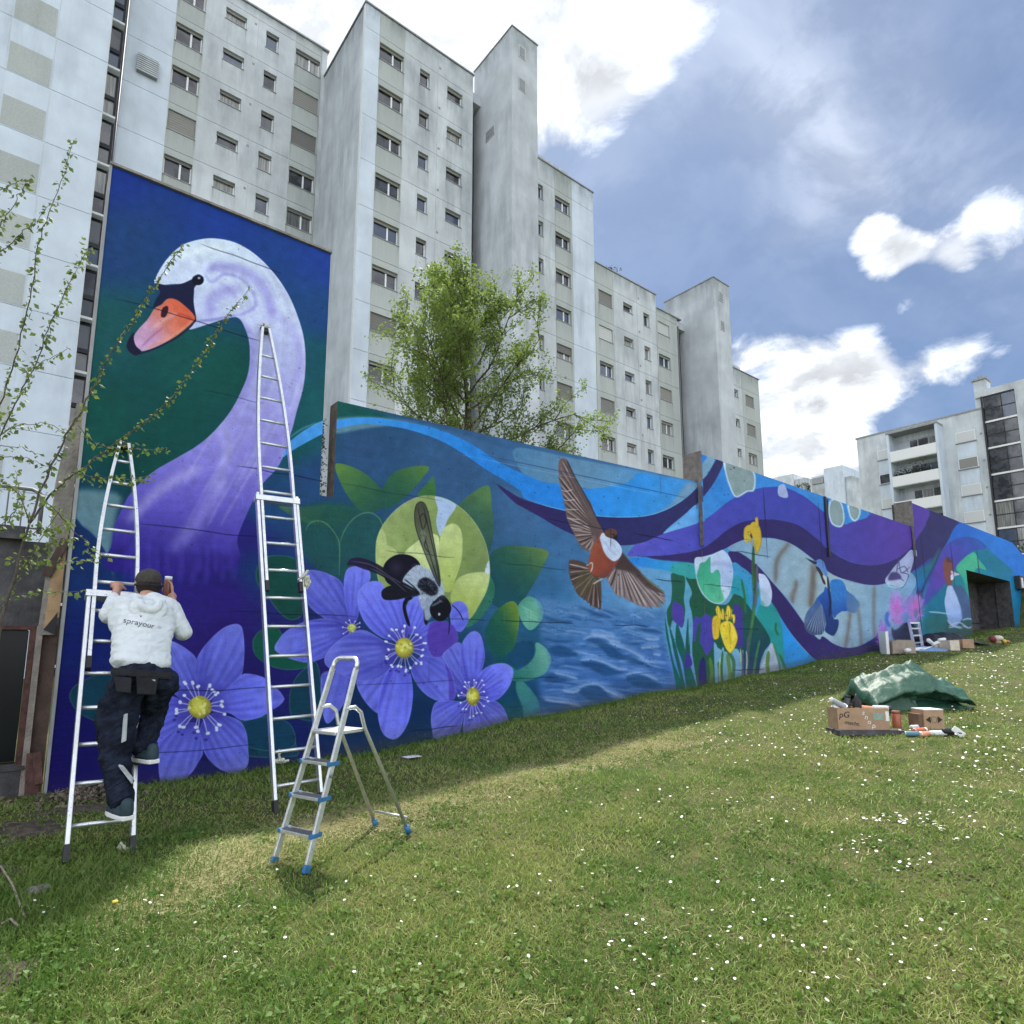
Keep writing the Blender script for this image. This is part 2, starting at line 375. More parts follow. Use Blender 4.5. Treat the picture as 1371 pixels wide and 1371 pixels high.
def blur(m, r):
    r = int(round(r))
    if r < 1: return m
    for ax in (0, 1):
        for _ in range(2):
            pad = [(0, 0), (0, 0)]; pad[ax] = (r + 1, r)
            c = np.cumsum(np.pad(m, pad, mode='edge'), axis=ax, dtype=np.float64)
            n = m.shape[ax]; sl1 = [slice(None)] * 2; sl0 = [slice(None)] * 2
            sl1[ax] = slice(2 * r + 1, 2 * r + 1 + n); sl0[ax] = slice(0, n)
            m = ((c[tuple(sl1)] - c[tuple(sl0)]) / (2 * r + 1)).astype(np.float32)
    return m
def mask(pts, soft=0.0, smooth=True):
    """anti-aliased coverage of a closed outline: (x0, y0, array)"""
    p = spline(pts) if smooth else np.array(pts, float)
    p = (p - (CU, CV)) * KS; pad = int(soft * KS * 2) + 2
    x0, y0 = np.floor(p.min(0)).astype(int) - pad; x1, y1 = np.ceil(p.max(0)).astype(int) + pad
    x0, y0 = max(x0, 0), max(y0, 0); x1, y1 = min(x1, CW), min(y1, CH)
    if x1 <= x0 or y1 <= y0: return None
    wd, ht = x1 - x0, y1 - y0; acc = np.zeros((ht, wd + 2), np.float32)
    q = np.roll(p, -1, 0); SUB = 3
    ys = (np.arange(ht * SUB) + .5) / SUB + y0
    lo_, hi_ = np.minimum(p[:, 1], q[:, 1]), np.maximum(p[:, 1], q[:, 1])
    dy = np.where(np.abs(q[:, 1] - p[:, 1]) < 1e-9, 1e-9, q[:, 1] - p[:, 1]); sl = (q[:, 0] - p[:, 0]) / dy
    for k, y in enumerate(ys):
        e = (lo_ <= y) & (hi_ > y)
        if not e.any(): continue
        xs = np.sort(p[e, 0] + (y - p[e, 1]) * sl[e]); xs = np.clip(xs - x0, 0, wd)
        row = acc[k // SUB]
        for j in range(0, len(xs) - 1, 2):
            for xx, s_ in ((xs[j], 1.0), (xs[j + 1], -1.0)):
                ix = int(xx); fr = xx - ix
                row[ix] += s_ * (1 - fr) / SUB; row[ix + 1] += s_ * fr / SUB
    m = np.clip(np.cumsum(acc, 1)[:, :wd], 0, 1)
    if soft: m = blur(m, soft * KS * .6)
    return x0, y0, m.astype(np.float32)
def field(x0, y0, shp, col):
    """colour of the paint over an area: flat, ('l', x0, y0, x1, y1, [colours]) or ('r', cx, cy, r, [colours])"""
    if not isinstance(col[0], str): return np.array(col, np.float32) / 255
    yy, xx = np.mgrid[0:shp[0], 0:shp[1]]; xx = (xx + x0) / KS + CU; yy = (yy + y0) / KS + CV
    if col[0] == 'l':
        ax, ay, bx, by = col[1:5]; L2 = (bx - ax) ** 2 + (by - ay) ** 2; t = ((xx - ax) * (bx - ax) + (yy - ay) * (by - ay)) / L2
    else: t = np.hypot(xx - col[1], yy - col[2]) / col[3]
    cs = np.array(col[-1], float) / 255; tt = np.linspace(0, 1, len(cs)); t = np.clip(t, 0, 1)
    return np.stack([np.interp(t, tt, cs[:, i]) for i in range(3)], -1).astype(np.float32)
def lay(mk, col, alpha=1.0, clip=None):
    if mk is None: return
    x0, y0, m = mk; h, w_ = m.shape; a = m * alpha
    if clip is not None:
        cx, cy, cm = clip; full = np.zeros_like(m)
        xa, ya = max(x0, cx), max(y0, cy); xb, yb = min(x0 + w_, cx + cm.shape[1]), min(y0 + h, cy + cm.shape[0])
        if xb <= xa or yb <= ya: return
        full[ya - y0:yb - y0, xa - x0:xb - x0] = cm[ya - cy:yb - cy, xa - cx:xb - cx]; a = a * full
    r = canvas[y0:y0 + h, x0:x0 + w_]; r += (field(x0, y0, m.shape, col) - r) * a[..., None]
def poly(pts, col, alpha=1.0, soft=0.0, smooth=True, clip=None):
    mk = mask(pts, soft, smooth); lay(mk, col, alpha, clip); return mk
def line(pts, wd, col, alpha=1.0, soft=0.0, clip=None, taper=True, closed=False, smooth=True):
    p = spline(pts, closed) if smooth else np.array(pts, float)
    if closed: p = np.vstack([p, p[:1]])
    d = np.gradient(p, axis=0); L = np.hypot(d[:, 0], d[:, 1]) + 1e-9; nrm = np.stack([-d[:, 1] / L, d[:, 0] / L], 1)
    t = np.linspace(0, 1, len(p)); w_ = np.full(len(p), wd / 2.0)
    if taper and not closed: w_ = w_ * np.clip(np.minimum(t, 1 - t) * 5 + .25, 0, 1)
    o = np.vstack([p + nrm * w_[:, None], (p - nrm * w_[:, None])[::-1]])
    mk = mask(o, soft, False); lay(mk, col, alpha, clip)
def ell(cx, cy, rx, ry, rot=0, n=16):
    a = np.arange(n) * 2 * math.pi / n; c, s = math.cos(rot), math.sin(rot)
    return [(cx + rx * math.cos(t) * c - ry * math.sin(t) * s, cy + rx * math.cos(t) * s + ry * math.sin(t) * c) for t in a]

def backdrop():
    """soft sprayed ground of the mural: colours blended between sample points"""
    pts = [(150,225,28,55,138),(300,285,30,62,145),(440,345,34,66,150),(150,330,32,66,118),(290,370,30,62,130),(430,420,32,72,128),
        (140,440,26,84,86),(250,480,18,82,78),(420,480,24,84,98),(300,500,16,80,72),(130,560,14,78,70),(240,560,12,76,70),(430,540,22,88,92),(200,610,10,72,66),(395,590,18,84,88),
        (330,720,40,34,120),(300,800,44,28,118),(250,800,44,30,122),(200,780,30,36,122),(130,780,14,48,98),(90,760,14,54,100),(100,850,16,34,104),(80,950,18,16,92),
        (70,1050,20,12,88),(200,1050,22,18,96),(300,860,40,24,106),(340,900,30,22,100),(330,1030,16,24,84),(400,900,30,26,105),(380,1000,14,30,92),(350,760,24,52,108),(360,680,30,72,118),
        (480,600,46,80,122),(600,630,52,88,130),(420,640,36,72,120),(440,700,28,74,98),(640,700,52,90,130),(700,700,62,102,146),(720,760,52,102,142),(690,760,36,80,110),
        (470,960,10,42,82),(560,970,10,44,84),(620,900,14,60,88),(720,840,30,84,118),(700,940,14,62,96),(740,700,58,102,150),(760,740,64,110,158),
        (800,790,86,140,190),(880,790,104,160,205),(860,830,104,156,202),(730,800,52,104,152),(900,850,100,160,200),
        (800,880,70,120,190),(860,900,80,125,200),(760,920,70,120,190),(900,900,96,130,210),
        (930,780,90,160,190),(960,880,120,165,185),(1000,880,120,170,190),(1040,780,125,170,205),(1060,760,125,170,205),(1100,850,150,178,192),(1180,830,128,170,200),(1200,780,110,165,210),
        (1000,700,60,140,220),(1100,700,70,70,165),(1200,720,76,62,155),(1240,760,60,60,150),(1260,800,10,112,152),(1240,850,22,120,138),(1290,830,30,110,110),(1290,790,10,140,145),
        (1300,760,20,130,150),(1330,770,10,120,152),(1360,740,30,110,210),(1420,800,30,110,200)]
    P_ = np.array(pts, float); st = 8
    yy, xx = np.mgrid[0:CH:st, 0:CW:st]; xx = xx / KS + CU; yy = yy / KS + CV
    num = np.zeros(xx.shape + (3,)); den = np.zeros(xx.shape)
    for u, v, r, g, b in P_:
        wgt = 1 / ((xx - u) ** 2 + (yy - v) ** 2 + 120) ** 1.7
        num += wgt[..., None] * np.array([r, g, b]); den += wgt
    lowr = num / den[..., None] / 255
    ya = np.arange(CH) / st; y0 = np.minimum(ya.astype(int), lowr.shape[0] - 2); fy = (ya - y0)[:, None, None]
    t1 = lowr[y0] * (1 - fy) + lowr[y0 + 1] * fy
    xa = np.arange(CW) / st; x0 = np.minimum(xa.astype(int), lowr.shape[1] - 2); fx = (xa - x0)[None, :, None]
    canvas[:] = t1[:, x0] * (1 - fx) + t1[:, x0 + 1] * fx
backdrop()
DG, DG2, OL = (24, 76, 72), (40, 92, 70), (78, 128, 96)

def wave_bands():
    poly(zF((40,10),(200,0),(330,10),(400,130),(360,220),(100,260),(20,230)), (14,46,98), .5, 12)
    poly([(98,658),(160,662),(156,690),(148,740),(150,775),(135,740),(120,712),(100,700)], (112,146,152), .85, 5)                      # bare primer beside the swan
    poly([(96,700),(112,706),(130,722),(145,748),(152,790),(150,860),(80,880),(70,790)], ('l',110,700,90,860,[(14,44,92),(16,46,100),(16,30,104)]), .95, 1.2)
    # above and below the first blue ribbon
    poly(zT((0,880),(130,935),(330,1000),(150,990),(0,1010)) , (18,84,78), .9, 2)
    poly([(446,562),(480,558),(520,560),(560,567),(500,572),(446,580)], (120,160,170), .7, 2)
    poly(zT((250,975),(460,1020),(700,1090),(900,1150),(1371,1250),(1371,1320),(1000,1260),(640,1150),(420,1035)), (62,104,150), .8, 2)
    poly([(690,600),(760,612),(860,632),(905,645),(880,656),(830,655),(800,656),(770,652),(735,648),(700,634)], ('l',700,610,860,650,[(84,132,172),(104,146,178),(90,150,200)]), .95, 1.5)
    poly(zD((400,432),(520,420),(620,400),(680,365),(725,335),(1070,400),(1062,425),(1000,490),(930,535),(850,580),(750,603),(600,608),(450,600),(330,575),(200,555),(120,530),(0,478),(0,352),(120,388),(230,405),(300,425)),
         ('l',700,650,930,640,[(38,128,218),(44,140,228),(50,146,226),(70,145,210)]))
    poly(zD((1010,395),(1072,402),(1062,428),(1000,490),(930,535),(840,583),(770,600),(880,545),(950,470)), (124,152,176), .85, 3, clip=mask(zD((700,335),(1075,398),(1062,428),(1000,488),(930,534),(850,580),(750,602),(600,608),(600,300)),0))
    poly([(340,660),(352,640),(368,622),(389,605),(411,592),(440,577),(449,575),(481,568),(512,569),(550,576),(590,590),(621,608),(650,628),(680,646),(715,668),(760,684),
          (770,668),(748,652),(721,643),(697,633),(667,618),(637,598),(601,580),(560,568),(510,560),(479,559),(450,562),(440,560),(411,574),(389,590),(368,610),(350,632),(338,650)],
         ('l',350,600,760,660,[(82,156,226),(62,148,226),(40,130,216),(38,130,220)]))
    line([(368,602),(385,588),(405,574),(428,566),(452,563)], 2.2, (120,190,210), .5, 1)
    # dark band one
    poly([(665,648),(697,667),(727,676)] + zD((0,480),(120,530),(250,563),(350,585),(450,598),(600,606),(750,598),(870,562),(980,500),(1060,430),(1120,375),(1160,315),(1188,248),(1228,262),
         (1170,390),(1110,480),(1060,535),(1020,580),(960,640),(860,710),(720,765),(600,778),(500,770),(400,742),(300,708),(200,660),(120,612),(0,545)) + [(688,672)], ('l',700,690,960,690,[(50,38,92),(42,42,96),(44,44,100),(52,50,96)]))
    line(zD((0,479),(120,529),(250,562),(350,584),(450,597),(600,605),(750,597),(870,561),(980,499),(1060,429)), 1.2, (120,190,235), .8)
    # second section of wall, light blues
    poly(zR((345,20),(500,60),(700,150),(900,215),(1130,300),(1371,380),(1371,480),(1150,460),(1040,400),(900,260),(720,245),(560,310),(420,410),(330,460),(130,520),(330,345),(345,300)),
         ('l',900,720,1000,640,[(110,172,232),(70,148,222),(52,132,212),(58,136,212)]))
    poly(zR((345,35),(440,65),(400,150),(350,205)), (124,164,194)); poly(zR((345,35),(395,48),(350,110)), (46,126,214))
    poly(zR((455,68),(497,85),(450,190),(400,265),(352,310),(352,215),(400,160)), (52,48,98), smooth=True)
    poly(zR((130,522),(200,470),(330,345),(330,462)), ('l',890,715,930,690,[(130,190,238),(96,164,228)]))
    # violet ribbon
    poly(zR((-40,588),(0,582),(130,524),(330,462),(420,410),(520,330),(620,275),(720,245),(820,236),(900,250),(1000,302),(1100,382),(1140,408)) + zE((150,312),(200,300),(300,272),(345,250),(560,318),(600,335),(608,465),(560,510),(500,548),(400,583),(300,588),(200,568),(100,520),(0,445))
         + zR((1200,650),(1120,600),(1050,540),(950,470),(830,440),(720,437),(620,450),(520,500),(420,580),(330,626),(150,655),(0,661),(-90,655)),
         ('l',830,740,1210,700,[(98,92,202),(82,82,188),(70,72,172),(64,70,168),(74,64,162),(86,58,156)]))
    # dark band two
    poly(zR((-20,662),(0,661),(150,655),(330,626),(420,580),(520,500),(620,450),(720,437),(830,440),(950,470),(1050,540),(1120,600),(1200,650)) + zE((0,448),(100,522),(200,570),(300,589),(400,584),(500,549),(560,510),(608,465),(625,430),(700,320),(728,220),(932,306),(880,370),(850,430),(800,510),(760,600),(710,700),(680,790),(692,822),(640,775),(690,680),(720,600),(740,540),(660,600),(600,640),(520,680),(430,714),(350,725),(250,714),(150,690),(50,640),(0,575))
         + zR((1100,728),(1030,668),(920,590),(820,555),(720,548),(620,560),(520,608),(430,650),(320,705),(100,684)), ('l',900,700,1290,700,[(54,42,104),(48,36,98),(46,38,100),(50,40,102),(46,44,98)]))
    poly(zE((596,163),(726,220),(700,310),(660,380),(615,440),(602,360)), (86,60,158))
    poly(zE((740,560),(800,470),(770,560),(700,700),(660,770),(640,700),(600,680),(650,620)), ('l',1225,790,1255,750,[(24,110,190),(10,116,150),(40,110,110)]), .9, 2)
    # oval windows of grey with pale rims
    for q in (zR((500,80),(505,140),(528,222),(570,300),(640,268),(684,255),(684,150),(600,80)), zR((1150,318),(1137,380),(1158,462),(1215,482),(1236,430),(1222,345),(1190,310)), zR((1253,340),(1270,420),(1300,448),(1327,420),(1332,370),(1290,340))):
        mk = poly(q, (140,158,160)); line(q + [q[0]], 3.4, (196,222,244), 1, .3, taper=False, clip=mask([(a, b) for a, b in q], 1.5))
    poly(zR((830,240),(850,222),(872,228),(890,300),(835,292)), (168,180,222), smooth=True)
    line(zR((1130,310),(1132,400),(1140,600)), 2.5, (24,30,70), .9, taper=False)
def right_panels():
    # grey-blue ground with the reeds
    poly(zR((520,612),(620,562),(720,550),(820,557),(920,592),(1030,670),(1100,730),(1200,790),(1371,838)) + zE((150,692),(250,716),(350,727),(430,716),(520,682),(600,642),(640,700),(600,790),(440,980),(370,1075))
         + zK((830,862),(800,892),(700,950),(600,986),(500,986),(400,950),(300,882),(200,830),(120,740),(60,650),(0,552)) + zR((790,820),(700,718),(600,650)), ('l',1000,740,1240,800,[(132,166,196),(146,172,190),(156,182,196),(132,168,198),(122,164,204)]))
    ck = mask(zR((540,612),(720,550),(920,592),(1100,730),(1371,838)) + zK((830,400),(860,850),(700,950),(600,984),(500,984),(300,882),(120,740),(0,552)), 1)
    for q, wd, al in ((zR((890,590),(850,640),(820,700),(815,780)), 8, .75), (zR((940,850),(910,900),(920,920)), 6, .6), (zR((1060,740),(1040,800),(1030,920)), 9, .8),
                      (zK((200,230),(210,400),(190,560)), 8, .7), (zK((560,700),(540,850),(520,970)), 6, .8), (zK((640,600),(660,800),(670,950)), 5, .7), (zK((795,450),(790,700),(800,880)), 5, .75), (zK((40,380),(20,480),(0,540)), 6, .6),(zK((400,880),(420,840),(440,760)),4,.4)):
        q2 = [(q[0][0], q[0][1] - 8)] + q + [(q[-1][0] - 1, q[-1][1] + 10)]; line(q2, wd * 1.3, (128,122,118), al * .55, 4.5, clip=ck); line(q2, wd * .55, (96,84,78), al * .75, 2.2, clip=ck)
    # dark band three
    poly(zR((525,640),(560,632),(600,642),(700,715),(790,815),(880,920),(960,1030),(1010,1100),(1080,1170)) + zK((300,880),(400,950),(500,987),(600,987),(700,952),(800,892),(850,850),(930,1060),(860,1080),(400,1110),(250,1150))
         + zR((1080,1320),(1000,1240),(900,1120),(800,960),(740,860),(680,790),(620,735),(555,705)), ('l',1000,760,1150,890,[(50,38,100),(48,34,96),(44,38,120)]))
    poly(zR((0,664),(100,684),(320,708),(328,770),(340,800),(200,760),(120,745),(-40,720),(-120,690)), ('l',850,748,930,770,[(44,132,220),(50,150,214),(60,164,180)]), 1, .6)
    poly(zR((190,706),(320,712),(335,800),(190,770)), (56,158,160), 1, .5)
    poly(zR((552,706),(620,738),(680,792),(740,865),(800,962),(900,1122),(1000,1245),(1090,1330),(980,1371),(870,1345),(760,1130),(690,1010),(550,900)), ('l',980,770,1060,900,[(60,150,200),(44,150,220),(40,146,232)]))
    poly(zR((550,890),(620,960),(690,1015),(720,960),(800,960),(850,1080),(870,1350),(840,1300),(780,1180),(690,1020)), (34,146,142), .95, .8)
    poly(zR((552,800),(600,790),(640,860),(660,1000),(600,960),(550,930)), (40,150,160), .8, 1.5)
    # teal arches at the end of the wall
    poly(zE((932,306),(1100,362),(1200,402),(1275,430),(1330,500),(1400,600),(1400,720),(1290,632),(1200,545),(1110,462),(1040,408),(940,402),(850,445),(790,570),(770,600),(850,430)), ('l',1285,700,1371,760,[(34,100,200),(38,122,214),(30,116,210)]), smooth=True)
    poly(zE((845,450),(940,402),(1040,408),(1112,462),(1090,488),(1000,512),(930,570),(880,650),(800,760),(700,860),(690,820),(760,620),(790,560)), ('l',1240,800,1310,725,[(70,74,170),(94,62,166),(70,70,170),(46,84,170)]))
    poly(zE((1000,510),(1090,486),(1200,550),(1290,640),(1110,625),(1060,560)), (6,116,146))
    poly(zE((1022,503),(1060,550),(1112,622),(1036,632),(1062,930),(1010,940),(960,700),(910,620),(930,575)), ('l',1290,760,1305,800,[(70,178,140),(20,150,146)]), 1, .5)
    poly(zE((700,870),(780,770),(850,720),(900,720),(950,900),(900,1040),(820,1075),(690,1060)), (10,112,140), .6, 3)
    poly(zX((80,470),(200,400),(330,420),(420,560),(400,680),(250,700),(100,640)), (34,100,98), .7, 3)
    poly(zX((380,500),(700,480),(820,560),(820,670),(400,680)), (44,82,86), .75, 3)
def lens_flowers():
    # leaves behind the flowers
    poly(zB((190,330),(330,310),(450,345),(560,400),(640,560),(560,650),(350,650),(200,560),(160,430)), (30,82,76), .75, 4)
    poly(zB((80,325),(200,330),(330,320),(420,345),(330,420),(200,400),(120,360)), ('l',376,680,430,700,[(84,118,70),(34,84,72)]), .75, 1.5)
    for q, g in ((((330,140),(400,148),(470,185),(520,232),(542,262),(545,330),(500,352),(440,345),(400,300),(358,230)), ('l',455,625,500,680,[(96,136,64),(60,106,66),(38,86,70)])),
                 (((540,262),(560,215),(600,172),(670,150),(750,150),(722,200),(665,265),(600,320),(540,335)), ('l',565,625,520,680,[(84,124,60),(48,98,66),(36,84,70)])),
                 (((700,285),(722,245),(745,222),(770,195),(776,285)), (62,112,58)),
                 (((840,400),(880,325),(940,270),(1016,235),(1032,330),(1040,440),(1030,500),(1000,560),(900,500)), ('l',655,655,620,720,[(92,128,70),(60,100,76),(44,84,80)])),
                 (((1020,560),(1060,515),(1120,503),(1230,512),(1284,530),(1272,575),(1210,690),(1160,760),(1100,790),(1020,740)), ('l',732,735,680,790,[(104,130,66),(44,92,72),(24,76,84)]))):
        poly(zB(*q), g, .95, .5)
    poly(zB((990,640),(1020,635),(1045,690),(1030,760),(980,830),(920,870),(900,830),(960,780)), (50,112,88), .9, .5)
    for q in (((196,440),(215,405),(250,392),(290,405),(330,450),(348,492),(350,560),(348,640)), ((350,495),(370,440),(405,390),(450,360),(495,358),(530,385),(548,430))):
        line(zB(*q), 1.6, (92,136,98), .75, .3)
    for q, g in ((zM((10,480),(30,430),(70,402),(130,396),(190,405),(245,440),(250,560),(245,690),(200,722),(160,710),(110,660),(70,600),(20,540)), (16,72,62)),
                 (zM((-5,830),(20,790),(60,765),(110,748),(160,830),(220,900),(290,945),(240,972),(160,976),(90,960),(30,925),(0,885)), (12,84,64)),
                 (zM((182,1150),(186,1090),(215,1020),(270,965),(320,945),(345,1100),(320,1230),(200,1215)), (12,60,78)),
                 (zM((-60,1215),(60,1205),(130,1235),(190,1295),(215,1371),(200,1420),(-80,1400)), (12,56,76)),
                 (zF((168,830),(190,785),(250,745),(330,715),(430,705),(460,800),(420,900),(330,962),(240,930),(190,885)), (14,62,80)),
                 (zF((1075,965),(1150,945),(1240,940),(1320,975),(1352,1040),(1340,1095),(1260,1120),(1120,1100),(1050,1050)), (14,60,86))):
        poly(g and q, g, .95, .6); line(q + [q[0]], 1.3, (70,124,104), .55, .4, taper=False)
    # big pale disc with the lighter lotus inside
    disc = zB((512,560),(516,480),(545,410),(600,345),(670,298),(745,280),(830,296),(905,345),(965,415),(1005,500),(1022,600),(1015,680),(985,750),(925,835),(860,800),(760,700),(640,700),(545,690),(520,640))
    dm = poly(disc, ('l',520,700,640,780,[(150,166,104),(132,152,86),(122,142,88)]))
    poly(zB((780,283),(870,318),(835,385),(815,440),(800,462),(782,400),(790,340)), (176,196,230), clip=dm)
    poly(zB((640,545),(690,490),(745,455),(790,460),(800,520),(830,700),(760,680),(690,620)), ('l',580,730,560,770,[(206,216,150),(196,206,140)]), clip=dm)
    poly(zB((800,470),(815,430),(850,405),(885,420),(900,470),(895,570),(870,650),(845,710),(800,690),(790,600)), ('l',610,705,600,790,[(196,208,140),(172,188,98)]), clip=dm)
    poly(zB((850,715),(872,660),(920,630),(1000,622),(1030,640),(1020,720),(985,755),(925,840),(910,800),(880,770),(850,755)), ('l',640,770,620,820,[(192,204,136),(160,176,84)]), clip=dm)
    poly(zB((515,502),(560,500),(612,540),(560,610),(520,620)), (178,190,122), clip=dm); poly(zB((530,430),(548,440),(560,495),(515,490)), (178,190,122), clip=dm)
    poly(zB((1000,622),(1018,570),(1024,625)), (206,214,226), clip=dm)
    line(disc + [disc[0]], 1.2, (196,206,150), .5, .3, taper=False)
    # green and mint leaves at the right
    poly(zN((840,380),(960,400),(1050,520),(1075,720),(1150,850),(1178,1010),(1100,1040),(960,1060),(850,900),(760,800)), ('l',690,890,700,970,[(16,76,92),(12,66,96),(14,84,84)]), .95, .6)
    poly(zB((1150,1100),(1200,1140),(1240,1200),(1255,1270),(1240,1300),(1180,1300),(1170,1230),(1140,1150)), ('l',700,920,720,960,[(66,140,128),(50,120,140)]), .85, .8)
    poly(zB((1120,1045),(1150,1060),(1215,1010),(1228,940),(1265,955),(1292,990),(1295,1030),(1270,1075),(1205,1105),(1145,1112),(1100,1090)), ('l',690,900,735,885,[(40,112,104),(108,172,152)]), .95, .5)
    poly(zB((1110,960),(1160,935),(1215,935),(1225,985),(1190,1035),(1140,1045),(1100,1010)), (18,70,104), .95, .6)
    poly(zB((1148,785),(1165,750),(1200,730),(1245,755),(1264,800),(1250,845),(1205,882),(1170,850)), ('l',690,810,728,840,[(70,140,124),(110,176,150),(80,150,136)]), .98, .4)
    for k in range(3): line(zB((1160+k*14,770+k*24),(1200+k*12,795+k*18),(1240,812+k*16)), 1.4, (160,206,180), .6, .6)
    q = zB((1000,905),(1012,860),(1045,800),(1090,765),(1128,755),(1150,790),(1150,880),(1130,960),(1080,1000),(1030,985)); poly(q, ('l',655,850,697,830,[(20,80,78),(34,92,70),(104,132,50)]), 1, .4); line(q[3:7], 1.2, (120,150,70), .7, .3)
PET = [(62,56,160), (88,92,206), (106,112,224), (122,130,232)]
def petal(q, base, c=None, seed=0, rim=.55):
    c = c or PET; ctr = np.mean(q, 0); tip = ctr + (ctr - np.array(base)) * .9
    c = [tuple(int(min(255, v * (.90 + .2 * ((q[0][0] * 13 + q[0][1] * 7) % 10) / 10))) for v in w_) for w_ in c]
    mk = poly(q, ('l', base[0], base[1], tip[0], tip[1], c))
    r = np.random.default_rng(int(seed + abs(q[0][0] * 7 + q[0][1])))
    Lp = math.dist(base, tip); ax = (tip - np.array(base)) / Lp; no = np.array([-ax[1], ax[0]])
    for k in range(16):                                 # veins fan out from the base and follow the petal
        a = (k - 7.5) / 7.5 * .62 + r.uniform(-.04, .04); s0, s1 = r.uniform(.1, .35), r.uniform(.6, 1.05)
        f = lambda s: np.array(base) + ax * Lp * s + no * a * Lp * (s ** .8) * (1.15 - .55 * s)
        dark = k % 2
        line([f(s0), f((s0 + s1) / 2), f(s1)], r.uniform(.8, 2.4) * Lp / 60, (56,50,158) if dark else (136,144,238), r.uniform(.18, .42), Lp / 70, clip=mk)
    line([np.array(base), np.array(base) + ax * Lp * .5, np.array(base) + ax * Lp * .8], Lp / 9, (122,130,232), .25, Lp / 26, clip=mk)
    line(list(q) + [q[0]], 1.5, (134,142,232), rim, .4, taper=False, clip=mk)
    return mk
def stamens(cx, cy, r0, r1, n, yel=(206,196,70), seed=1, sq=1.0):
    r = np.random.default_rng(seed)
    poly(ell(cx, cy, r1 * .95, r1 * .95 * sq), (58,50,150), .45, r1 * .25)
    for k in range(n):
        a = 2 * math.pi * k / n + r.uniform(-.12, .12); L = r1 * r.uniform(.72, 1.08); ca, sa = math.cos(a), math.sin(a) * sq
        e = (cx + ca * L, cy + sa * L)
        if sa > -.2 and ca < .5: poly(ell(e[0] - 2, e[1] + r1 * .24, r1 * .07, r1 * .055), (44,34,120), .7, .4)
        m_ = (cx + ca * L * .6 + r.uniform(-1, 1), cy + sa * L * .6 + r.uniform(-1, 1))
        line([(cx + ca * r0 * .8, cy + sa * r0 * .8), m_, e], max(.9, r1 * .035), (186,190,236), .9, taper=False)
        for _ in range(2): poly(ell(e[0] + r.uniform(-.05, .05) * r1, e[1] + r.uniform(-.05, .05) * r1, r1 * .062, r1 * .055), (214,220,246))
    poly(ell(cx, cy, r0, r0 * sq), ('r', cx - r0 * .2, cy - r0 * .2, r0 * 1.2, [(226,220,110), yel, (128,120,60)]))
    for k in range(16):
        a = r.uniform(0, 6.28); L = r0 * math.sqrt(r.uniform(0, 1)) * .95; poly(ell(cx + math.cos(a) * L, cy + math.sin(a) * L * sq, r0 * .16, r0 * .15), (226,228,140) if k % 2 else (168,160,60), .85)
